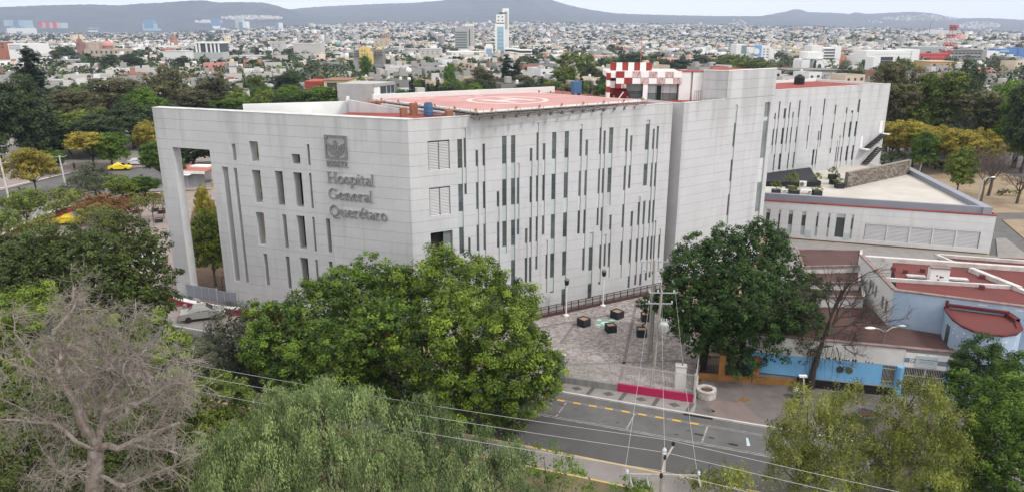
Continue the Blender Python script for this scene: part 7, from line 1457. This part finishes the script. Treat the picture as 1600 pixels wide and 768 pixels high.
# blocks just behind the hospital's left roof
Y = 235; t = lm("slab_building", "grey windowless slab building with teal glazing behind the helipad's left tip", 560, Y, r=24); x0, x1 = at(524, 100, Y).x, at(582, 100, Y).x; zt = at(550, 131, Y).z; xr = at(614, 100, Y + 8).x; zr = at(600, 126, Y + 8).z
obj("blank_wall", MB().prism([(x0, Y), (x1, Y - 1), (xr, Y + 9), (x0 + 4, Y + 14)], 0, zt), mat("slab_concrete", (.37, .36, .355), .9, .08, .4), t); f = Fr.thru((x1, Y - 1), (xr, Y + 9)); L_ = math.dist((x1, Y - 1), (xr, Y + 9))
obj("white_panel", MB().box(f, .3, L_ * .30, 0, .1, 2, zt - 1.0), CW, t); obj("fascia", MB().box(f, 0, L_, 0, .35, zt - .9, zt), HM[2], t)
for a, b in ((.33, .58), (.64, .78), (.83, .97)):
    for z0, z1, m_ in ((zt - 3.2, zt - 1.1, CDK), (zt - 4.3, zt - 3.25, mat("teal_panel", (.05, .22, .21), .5)), (zt - 6.5, zt - 4.35, CDK), (zt - 7.6, zt - 6.55, mat("teal_panel", (.05, .22, .21)))): obj("window", MB().box(f, L_ * a, L_ * b, 0, .12, z0, z1), m_, t)
Y = 262; t = lm("cream_building", "cream building with red brick end behind the green trees at left", 515, Y, r=22); lb(t, "cream_body", 501, 540, 126, None, Y, 14, mat("cream_paint", (.58, .47, .25), .85)); lb(t, "red_wall", 470, 501, 127, None, Y + 2, 12, mat("red_brickwork", (.36, .075, .055), .9, .2, 1)); lb(t, "window_strip", 506, 522, 129.5, 136, Y, .5, CDK, .1); lb(t, "roof_edge", 500, 541, 125.2, 126.1, Y, 14, RM[2], .4)
for k in range(3): lb(t, "brick_band", 470.5, 500.5, 128.8 + 2.6 * k, 129.2 + 2.6 * k, Y + 2, .5, HM[7], .15)
t = lm("yellow_house", "yellow stepped building in the middle of the city", 567, 440, "building", 16); lb(t, "tower_part", 560, 573, 74, None, 440, 10, mat("city_yellow", (.60, .45, .17), .85)); lb(t, "side_part", 572, 581, 83, None, 440, 9, mat("city_yellow", (.6, .45, .17))); lb(t, "grey_wing", 550, 560, 77.5, None, 441, 9, HM[2]); lb(t, "right_wing", 581, 597, 78, None, 443, 9, HM[3]); lwin(t, 551, 559, 79, 90, 1, 3, 440, CDK, .7, .35); lwin(t, 583, 596, 80, 88, 3, 2, 442, CDK, .6, .4); lwin(t, 562, 571, 77, 88, 2, 2, 440, WMt, .3, .4)
for (nm, lab, p0, p1, y0, yb, Y, mi) in (("white_warehouse", "big blank white warehouse in front of the left city rows", 422, 470, 97.5, None, gy(445, 111), 0), ("white_warehouse", "long white blank wall right of the orange building", 539, 571, 103.5, None, gy(555, 112), 0), ("orange_building", "orange-brown low building beside a long white wall", 517, 539, 103, None, gy(528, 112), 5), ("white_office", "white stepped office with dark windows at left of the roofline", 354, 408, 88, None, gy(380, 106), 0), ("grey_block", "pale grey flat block left of the grey-green tower", 655, 688, 77, None, 600, 1), ("white_flats", "white cube flats with scattered windows below the office tower", 666, 696, 105, None, gy(680, 119), 0), ("white_shed", "long white shed roof in the left city middle distance", 252, 286, 81, None, 520, 0), ("white_depot", "white flat-roofed depot left of the white office", 457, 500, 69, None, 640, 1), ("cream_flats", "cream apartment block in the hazy middle city", 583, 608, 62, None, 900, 4), ("far_white_block", "grey-white block in the hazy left middle city", 421, 440, 66, None, 800, 1)):
    t = lm(nm, lab, (p0 + p1) / 2, Y, r=(p1 - p0) / 2 / FPX * Y + 6); lb(t, "body", p0, p1, y0, yb, Y, 14, HM[mi]); lb(t, "parapet", p0 - .3, p1 + .3, y0 - .9, y0 + .2, Y, 14.2, HM[1], .15, RM[1])
    n_ = max(2, int((p1 - p0) / 8))
    if nm not in ('white_warehouse', 'orange_building', 'white_shed', 'white_depot'): lwin(t, p0 + 1, p1 - 1, y0 + 2, y0 + 9, n_, 2, Y, WMt, .28, .3)
# far towers on the left skyline
Y = 3300; t = lm("twin_tower", "pair of T-shaped pale glass towers on the left skyline", 27, Y, "tower", 90)
for nm, p0, p1, y0, y1 in (("overhang", 11, 26, 31.8, 41), ("shaft", 19, 27.5, 41, None), ("overhang", 34, 42, 32, 42), ("shaft", 35, 43.5, 42, None), ("link", 27, 34, 32, 53)): lb(t, nm, p0, p1, y0, y1, Y, 60, CGL if nm != "link" else CBL, 3 if nm == "overhang" else 0)
lb(t, "podium", 14, 46, 53, None, Y, 60, CW, 4)
t = lm("triple_tower", "three leaning pale green towers with red crowns on the left skyline", 84, Y, "tower", 110); CPG = mat("pale_green_glass", (.40, .46, .44), .3)
for k in range(3): p = 68 + 11 * k; lb(t, "shaft", p, p + 9, 36, None, Y, 50, CPG); lb(t, "red_crown", p - 4, p + 1.5, 34.5, 43 + k, Y - 2, 20, mat("crown_red", (.55, .08, .10), .7)); lb(t, "dark_side", p - 2, p, 42 + k, None, Y + 4, 40, CG)
t = lm("h_building", "small white H-shaped tower right of the red-crowned towers", 145, Y, "tower", 40)
for p in (139, 144, 149): lb(t, "shaft", p, p + 2.6, 44, None, Y, 25, CW)
lb(t, "bridge", 139, 151, 48, 50, Y, 20, CW)
t = lm("blue_tower", "blue glass tower with two lower slabs on the left skyline", 234, Y, "tower", 70); lb(t, "shaft", 228, 240, 30, None, Y, 40, CBL); lb(t, "side_slab", 225.5, 228, 37, None, Y, 20, CGL, 3); lb(t, "side_slab", 241.5, 245, 37.5, None, Y, 20, CGL); lb(t, "podium", 226, 247, 48.5, None, Y, 40, CGL, 6)
t = lm("blue_tower", "blue tower with a stubby white tower at its foot", 338, Y, "tower", 60); lb(t, "shaft", 332, 342.5, 29.5, None, Y, 40, CBL); lb(t, "white_foot", 334, 343, 41, None, Y - 30, 20, CW)
t = lm("green_tower", "pale green tower with white slab beside the blue tower", 378, Y, "tower", 60); lb(t, "shaft", 370, 380, 28, None, Y, 40, CPG); lb(t, "white_slab", 381, 387, 34, None, Y, 40, CW); lb(t, "blue_strip", 376.5, 380.8, 35, 50, Y, 5, CBL, 6)
t = lm("blue_slab", "small blue and white slab tower on the hill's foot", 436, 3400, "tower", 40); lb(t, "blue_side", 431, 437, 36, None, 3400, 30, CBL); lb(t, "white_side", 437, 440.5, 35.8, None, 3400, 30, CW)
zz = [(1421, 52), (1428, 50.5), (1435, 51), (1442, 49), (1449, 47), (1455, 46), (1461, 47), (1467, 46.5), (1473, 47.5), (1479, 48)]
for k, (p, yy) in enumerate(zz):
    t = lm("apartment_block", f"white apartment block in the far right cluster, {ORD[k]} from its left end", p + 2.5, 2300 + 40 * (k % 3), "building", 12, "far white apartment blocks"); lb(t, "body", p, p + 4.4, yy, None, 2300 + 40 * (k % 3), 20, CW); lb(t, "stair_strip", p + 1.8, p + 2.5, yy + .6, None, 2300 + 40 * (k % 3), 1, CG, .6)
t = lm("ridge_hotel", "grey block standing on the right-hand ridge", 1571, 9200, "building", 10); lb(t, "body", 1566.5, 1574.5, 31, 37, 9200, 60, CG); lb(t, "roof_box", 1568, 1570, 30.4, 31.2, 9200, 30, CG)
t = lm("crane", "thin tower crane above the white apartment cluster", 1453, 2200, "crane", 5); q = at(1452, 50, 2200); obj("mast", MB().tube([(q.x, 2200, gz(q.x, 2200)), (q.x, 2200, at(1453, 38, 2200).z)], 1.0, 4), mat("crane_grey", (.2, .2, .22)), t); obj("jib", MB().tube([(q.x, 2200, at(1453, 39, 2200).z), (q.x + 7, 2200, at(1453, 31.5, 2200).z)], .9, 4), mat("crane_grey", (.2, .2, .22)), t)
# elevated road at right
struct("viaduct", MB().box(O, at(1208, 60, 760).x, at(1360, 60, 760).x, -772, -760, at(1208, 79.2, 760).z, at(1208, 77.6, 760).z), HM[2])

# ---------------- houses
def house_parts(rng, w, d, st, tank):
    """local: front faces -y; returns dict of MBs by part"""
    h = 2.9 * st + .5; p = {}
    b = MB().box(O, -w / 2, w / 2, -d / 2, d / 2, -1, h - .5); p['wall'] = b
    r = MB().face([(-w / 2 + .2, -d / 2 + .2, h - .495), (w / 2 - .2, -d / 2 + .2, h - .495), (w / 2 - .2, d / 2 - .2, h - .495), (-w / 2 + .2, d / 2 - .2, h - .495)]); p['roof'] = r
    pr = MB()
    for a, b_, c, e in ((-w / 2, w / 2, d / 2 - .2, d / 2), (-w / 2, w / 2, -d / 2, -d / 2 + .2), (-w / 2, -w / 2 + .2, -d / 2 + .2, d / 2 - .2), (w / 2 - .2, w / 2, -d / 2 + .2, d / 2 - .2)): pr.box(O, a, b_, c, e, h - .5, h)
    p['parapet'] = pr
    if rng.random() < .6: hw = rng.uniform(2, 3.2); x = rng.uniform(-w / 2 + hw, w / 2 - hw) if w > 2 * hw else 0; p['stair_hut'] = MB().box(O, x - hw / 2, x + hw / 2, -d * .42, -d * .42 + 2.6, h - .49, h + rng.uniform(1.2, 2.4))
    if tank: x = rng.uniform(-w * .35, w * .35); p['water_tank'] = MB().lathe((x, rng.uniform(-1, 2), h - .4), [(.55, 0), (.6, .1), (.6, 1.0), (.3, 1.35)], 8)
    wn = []
    for s_ in range(st):
        n = max(1, int(w / 3.3))
        for i in range(n):
            if rng.random() < .2: continue
            ww, wh = rng.uniform(.8, 1.6), rng.uniform(.9, 1.4); x = -w / 2 + w * (i + .5) / n; z = .9 + 2.9 * s_
            wn.append(MB().box(O, x - ww / 2, x + ww / 2, d / 2 - .02, d / 2 + .03, z, z + wh))
    return p, wn, h
REG = [(-300, "far left"), (110, "below domed church"), (200, "right of domed church"), (300, "above outer leg"), (420, "behind left parapet"), (540, "left of helipad"), (660, "behind helipad"), (800, "right of white tower"), (950, "beyond checkered lobby"), (1215, "beyond far wing"), (1392, "among trees at right")]
DUP = []
def region(px): return [r[1] for r in REG if r[0] <= px][-1]
hd = math.radians(20); ce, se = math.cos(hd), math.sin(hd)
cand = []
for i in range(-220, 220):
    for j in range(0, 220):
        if i % 7 == 0 or j % 6 == 0: continue
        gx, gy_ = i * 10.5 + rc_.uniform(-1.5, 1.5), j * 11.5 + rc_.uniform(-1.5, 1.5); x = gx * ce - gy_ * se + 300; y = gx * se + gy_ * ce + 150
        if y < 236 or y > 1500 or abs(x) > .74 * y + 25: continue
        if x > 60 and y < 300: continue
        if rc_.random() < .30: continue
        if any((x - a) ** 2 + (y - b) ** 2 < (r + 6) ** 2 for a, b, r in LMK): continue
        st = int(rc_.choice([1, 2, 2, 3])); px, py = pix(x, y, 2.9 * st + 1.5)
        if py > roofline(px) - 1 or not -60 < px < 1660: continue
        cand.append((math.hypot(x, y), x, y, st, px))
cand.sort(); TH = cand[:300]; near_h = cand[300:]
seen_lab = {}
for n_, (dist, x, y, st, px) in enumerate(TH):
    w, d = rc_.uniform(6.5, 11.5), rc_.uniform(8, 12.5); mi = int(rc_.choice(12, p=PW)); ri = int(rc_.choice(4, p=PR)); tank = rc_.random() < .55; tb = rc_.random() < .6
    p, wn, h = house_parts(rc_, w, d, st, tank); row = "front rows" if dist < 330 else ("middle rows" if dist < 430 else "rear rows")
    lab = f"{HN[mi]} {('one-storey', 'two-storey', 'three-storey')[st - 1]} house{(' with ' + ('black' if tb else 'white') + ' tank') if tank else ''}, {row}, {region(px)}"; ang = -hd + rc_.choice([0, math.pi / 2, 0]) + rc_.normal(0, .04); ang = math.radians(20) + rc_.normal(0, .05)
    ms = {'wall': HM[mi], 'roof': RM[ri], 'parapet': HM[mi], 'stair_hut': HM[int(rc_.choice([mi, 1, 2]))], 'water_tank': TKB if tb else TKW}
    if n_ < 90:
        t = thing("house", lab, "house", (x, y, 0), ang, "flat-roofed houses of the city")
        for k, mbp in p.items(): put(k, mbp.mesh(k, ms[k]), t)
        for wmb in wn[:8]: put("window", wmb.mesh("window", WMt), t)
        DUP.append((lab, px, t))
    else:
        mb = MB(); mats_ = []
        for k, mbp in list(p.items()) + [('win', q) for q in wn]:
            m_ = WMt if k == 'win' else ms[k]
            if m_ not in mats_: mats_.append(m_)
            o_ = len(mb.v); mb.v += mbp.v; mb.f += [tuple(a + o_ for a in f) for f in mbp.f]; mb.m += [mats_.index(m_)] * len(mbp.f)
        o = bpy.data.objects.new("house", mb.mesh("house", mats_)); S.collection.objects.link(o); o.location = (x, y, 0); o.rotation_euler = (0, 0, ang); tag(o, lab, "house", "flat-roofed houses of the city"); DUP.append((lab, px, o))
# the rest of the city as one mass
V, Fc, Mi = [], [], []
BOXF = np.array([(4, 5, 7, 6), (0, 1, 5, 4), (2, 6, 7, 3), (0, 4, 6, 2), (1, 3, 7, 5)])
nv = 0
def add_boxes(cx, cy, z0, z1, w, d, a, mw, mr):
    global nv
    n = len(cx); ca, sa = np.cos(a), np.sin(a); P = np.zeros((n, 8, 3))
    for k in range(8):
        lx = (w / 2) * (1 if k & 1 else -1); ly = (d / 2) * (1 if k & 2 else -1); P[:, k, 0] = cx + lx * ca - ly * sa; P[:, k, 1] = cy + lx * sa + ly * ca; P[:, k, 2] = z1 if k & 4 else z0
    V.append(P.reshape(-1, 3)); Fc.append((nv + 8 * np.arange(n)[:, None, None] + BOXF[None]).reshape(-1, 4)); m = np.repeat(mw[:, None], 5, 1); m[:, 0] = mr; Mi.append(m.reshape(-1)); nv += 8 * n
def add_windows(cx, cy, z1, w, d, a):
    global nv
    n = len(cx); ca, sa = np.cos(a), np.sin(a)
    for kx in (-.3, .02, .32):
        sel = rc_.random(n) < .75; c = np.nonzero(sel)[0]; m = len(c); zc = np.where(rc_.random(m) < .6, z1[c] - 1.9, z1[c] - 4.6); ww = rc_.uniform(.5, .95, m); P = np.zeros((m, 4, 3))
        for k, (sx, sz) in enumerate(((-1, -1), (1, -1), (1, 1), (-1, 1))):
            lx = kx * w[c] + sx * ww; ly = -d[c] / 2 - .04; P[:, k, 0] = cx[c] + lx * ca[c] - ly * sa[c]; P[:, k, 1] = cy[c] + lx * sa[c] + ly * ca[c]; P[:, k, 2] = zc + sz * .65
        V.append(P.reshape(-1, 3)); Fc.append(nv + np.arange(4 * m).reshape(-1, 4)); Mi.append(np.full(m, IW)); nv += 4 * m
gzv = np.vectorize(gz)
nh = np.array([(c[1], c[2], c[3]) for c in near_h]); mid = []
def scatter(cell, y0, y1, keep, px0=-80, px1=1680):
    n = int(2 * (.76 * y1 + 40) / cell); out = []
    gx, gy_ = np.meshgrid(np.arange(-n // 2, n // 2), np.arange(0, int(y1 * 1.4 / cell))); gx, gy_ = gx.ravel(), gy_.ravel(); k = (gx % 9 != 0) & (gy_ % 7 != 0); gx, gy_ = gx[k] * cell, gy_[k] * cell
    gx = gx + rc_.uniform(-.25, .25, len(gx)) * cell; gy_ = gy_ + rc_.uniform(-.25, .25, len(gx)) * cell; x = gx * ce - gy_ * se + .3 * y1; y = gx * se + gy_ * ce - .3 * y1
    k = (y > y0) & (y < y1) & (np.abs(x) < .82 * y + 40) & (rc_.random(len(x)) < keep); x, y = x[k], y[k]
    for a, b, r in LMK:
        if b < y1 + 100: q = (x - a) ** 2 + (y - b) ** 2 > (r + 5) ** 2; x, y = x[q], y[q]
    return x, y
for (cell, y0, y1, keep, wr, hr, win) in ((None, 0, 0, 0, (6.5, 11), (1, 3), True), (13, 1500, 2300, .60, (7, 12), (1, 3), True), (22, 2300, 4000, .62, (10, 19), (1, 4), False), (28, 4000, 5600, .55, (10, 20), (1, 3), False)):
    if cell is None: x, y, st = nh[:, 0], nh[:, 1], nh[:, 2]
    else: x, y = scatter(cell, y0, y1, keep); st = rc_.choice([1, 2, 2, 3], len(x)).astype(float)
    n = len(x); z0 = gzv(x, y) if y1 > 1700 else np.zeros(n); w = rc_.uniform(*wr, n); d = rc_.uniform(*wr, n); a = math.radians(20) + rc_.normal(0, .06, n) + (rc_.random(n) < .2) * rc_.uniform(-.5, .5, n); h = st * 2.9 + rc_.uniform(.2, 1.2, n)
    big = rc_.random(n) < .03; w = np.where(big, w * 2.2, w); d = np.where(big, d * 1.5, d); h = np.where((rc_.random(n) < .012) & (y > 900), h * 2.0, h)
    mw = rc_.choice(12, n, p=PW); mr = IR + rc_.choice(4, n, p=PR); mw = np.where((y > 1500) & (rc_.random(n) < .7), rc_.choice([1, 2, 2, 3, 3, 4, 0], n), mw); add_boxes(x, y, z0 - 1.5, z0 + h, w, d, a, mw, mr)
    if win: add_windows(x, y, z0 + h, w, d, a)
    k = rc_.random(n) < (.5 if win else .1); m = k.sum(); add_boxes(x[k] + rc_.uniform(-2, 2, m), y[k] + rc_.uniform(-2, 2, m), z0[k] + h[k] - .1, z0[k] + h[k] + rc_.uniform(1, 2.6, m), rc_.uniform(1.5, 4, m), rc_.uniform(1.5, 4, m), a[k], rc_.choice(12, m, p=PW), IR + rc_.choice(4, m, p=PR))
# hillside suburbs seen on the slopes
def on_hill(px, py):
    u = (px - 800) / (FPX * .959)
    for (ua, ub, r0, r1, zf) in HILLS:
        if not ua < u < ub: continue
        for r in np.linspace(r0 + 40, r1, 60):
            k = 1 / math.hypot(u, 1); x, y = r * u * k, r * k; z = zf(x, y, u, r)
            if pix(x, y, z)[1] < py: return x, y, z
    return None
HX = []
for (p0, p1, ya, yb, n) in ((345, 385, 33, 37, 60), (385, 470, 25, 31.5, 210), (1330, 1440, 23, 34, 150), (1440, 1500, 33, 46, 120), (1250, 1330, 30, 40, 40), (1110, 1135, 30, 42, 25)):
    for _ in range(n):
        p = rc_.uniform(p0, p1); f = (p - p0) / (p1 - p0); y_ = rc_.uniform(ya + (2 * abs(f - .5)) * (yb - ya) * .5, yb - (2 * abs(f - .5)) * (yb - ya) * .2); q = on_hill(p, y_)
        if q: HX.append(q)
HX = np.array(HX); n = len(HX); add_boxes(HX[:, 0], HX[:, 1], HX[:, 2] - 8, HX[:, 2] + rc_.uniform(5, 12, n), rc_.uniform(9, 18, n), rc_.uniform(9, 16, n), rc_.normal(0, .3, n), rc_.choice([0, 1, 1, 4, 2], n), IR + rc_.choice([1, 1, 0], n))
V = np.concatenate(V).astype(np.float32); Fc = np.concatenate(Fc).astype(np.int32); Mi = np.concatenate(Mi).astype(np.int32)
me = bpy.data.meshes.new("city_houses"); me.vertices.add(len(V)); me.vertices.foreach_set("co", V.ravel()); me.loops.add(Fc.size); me.loops.foreach_set("vertex_index", Fc.ravel()); me.polygons.add(len(Fc)); me.polygons.foreach_set("loop_start", np.arange(0, Fc.size, 4, dtype=np.int32))
for m_ in HALL: me.materials.append(m_)
me.polygons.foreach_set("material_index", Mi); me.update(calc_edges=True)
o = bpy.data.objects.new("city_houses", me); S.collection.objects.link(o); tag(o, kind="stuff")
# ---------------- city trees: the nearest as things, the rest one mass
ct = []
for _ in range(2600):
    y = 230 + 900 * rc_.random() ** 1.4; x = rc_.uniform(-.72, .72) * y
    if any((x - a) ** 2 + (y - b) ** 2 < (r * .8 + 2) ** 2 for a, b, r in LMK): continue
    px, py = pix(x, y, 7)
    if py > roofline(px) - 2 or not -40 < px < 1640: continue
    ct.append((math.hypot(x, y), x, y, px))
ct.sort(); KT = ["dark", "round", "olive", "dark", "eucalypt", "cypress", "round", "dark"]
for n_, (dist, x, y, px) in enumerate(ct[:120]):
    k = KT[int(rc_.integers(len(KT)))]; H = rc_.uniform(6, 11) if k != "cypress" else rc_.uniform(9, 14); R = H * rc_.uniform(.35, .55) if k != "cypress" else 1.3; v = PROTO[k][n_ % len(PROTO[k])]
    t = thing("cypress_tree" if k == "cypress" else "tree", f"{DESC[k]} between houses, {'nearer' if dist < 330 else 'farther'}, {region(px)}", "tree", (x, y, 0), rc_.uniform(0, 6), "trees between the city houses"); s = (R / v[2], R / v[2], H / v[3]); put("trunk", v[0], t, sc=s); put("crown", v[1], t, sc=s); DUP.append((t["label"], px, t))
by = {}
for lab, px, o in DUP: by.setdefault(lab, []).append((px, o))
for lab, q in by.items():
    if len(q) > 1:
        for i, (px, o) in enumerate(sorted(q, key=lambda a: a[0])): o["label"] = f"{lab}, {ORD[min(i, 19)]} from left"
# named clumps of big trees by the church
for px, py, w, Yt, k, lab in ((98, 73, 38, 560, "dark", "big dark tree left of the domed church"), (168, 86, 40, 430, "dark", "broad dark tree in front of the domed church"), (206, 84, 34, 430, "dark", "dark tree right of the broad one before the church"), (40, 72, 14, 520, "cypress", "slender dark tree before the long white school"), (286, 88, 26, 480, "dark", "dark tree below the white column block"), (570, 88, 24, 380, "round", "round tree below the yellow stepped building"), (703, 99, 22, 300, "round", "round green tree below the white flats"), (1274, 94, 5, 465, "cypress", "thin cypress against the white gothic church"), (1415, 92, 30, 440, "olive", "olive tree before the long white building")):
    tree_at(k, px, Yt, py, w, lab)
def tree_mass(name, N, y0, y1, sp, hr, quads, leaf, power, seed):
    r = np.random.default_rng(seed); y = y0 + (y1 - y0) * r.random(N) ** power; x = r.uniform(-.74, .74, N) * y; w = np.sin(x * .011 + 1.3 * np.sin(y * .007)) * np.sin(y * .013 + x * .004); k = r.random(N) < .45 + .55 * np.clip(w, -1, 1); x, y = x[k], y[k]
    for a, b, rr_ in LMK: q = (x - a) ** 2 + (y - b) ** 2 > (rr_ * .8 + 2) ** 2; x, y = x[q], y[q]
    z = gzv(x, y); p = 384 - FPX * (y * SP + (z + 7 - CAM_H) * CP) / (y * CP - (z + 7 - CAM_H) * SP); q = p < np.interp(800 + FPX * x / (y * CP), [a[0] for a in ROOF], [a[1] for a in ROOF]) - 1; x, y, z = x[q], y[q], z[q]
    n = len(x); H = r.uniform(*hr, n); idx = np.repeat(np.arange(n), quads); d = unit(r.normal(size=(len(idx), 3))); d[:, 2] = np.abs(d[:, 2]) * 1.2 - .25; rad = r.uniform(.55, 1.08, len(idx)) ** .7
    R = (H * r.uniform(.38, .62, n))[idx]; C = np.stack([x[idx] + d[:, 0] * R * rad, y[idx] + d[:, 1] * R * rad, z[idx] + H[idx] * .5 + d[:, 2] * H[idx] * .5 * rad], 1)
    me = quads_mesh(name, leaves(r, C, unit(d + r.normal(0, .45, d.shape) + [0, 0, .4]), leaf * r.uniform(.7, 1.3, len(idx)) * (H[idx] / 8), .75), np.clip(r.normal(.45, .25, n), 0, 1)[idx] + r.normal(0, .08, len(idx)), [LM[sp]]); o = bpy.data.objects.new(name, me); S.collection.objects.link(o); tag(o, kind="stuff")
tree_mass("city_trees", 2000, 300, 1500, "green", (5, 9), 50, 1.7, 1.0, 1); tree_mass("city_trees", 4600, 280, 1500, "dark", (6, 11), 32, 1.75, 1.0, 2); tree_mass("city_trees", 16000, 1300, 5000, "dark", (7, 14), 6, 5.4, 1.0, 3); tree_mass("city_trees", 9000, 460, 2400, "dark", (6, 12), 20, 3.0, 1.2, 6); tree_mass("city_trees", 800, 300, 1300, "brown", (6, 11), 60, 1.4, 1.0, 4)
# dry field patches between the suburbs and the hills
for pts in (((160, 53), (330, 53), (330, 50.5), (200, 50)), ((395, 47), (510, 44), (500, 41), (420, 42))):
    pass
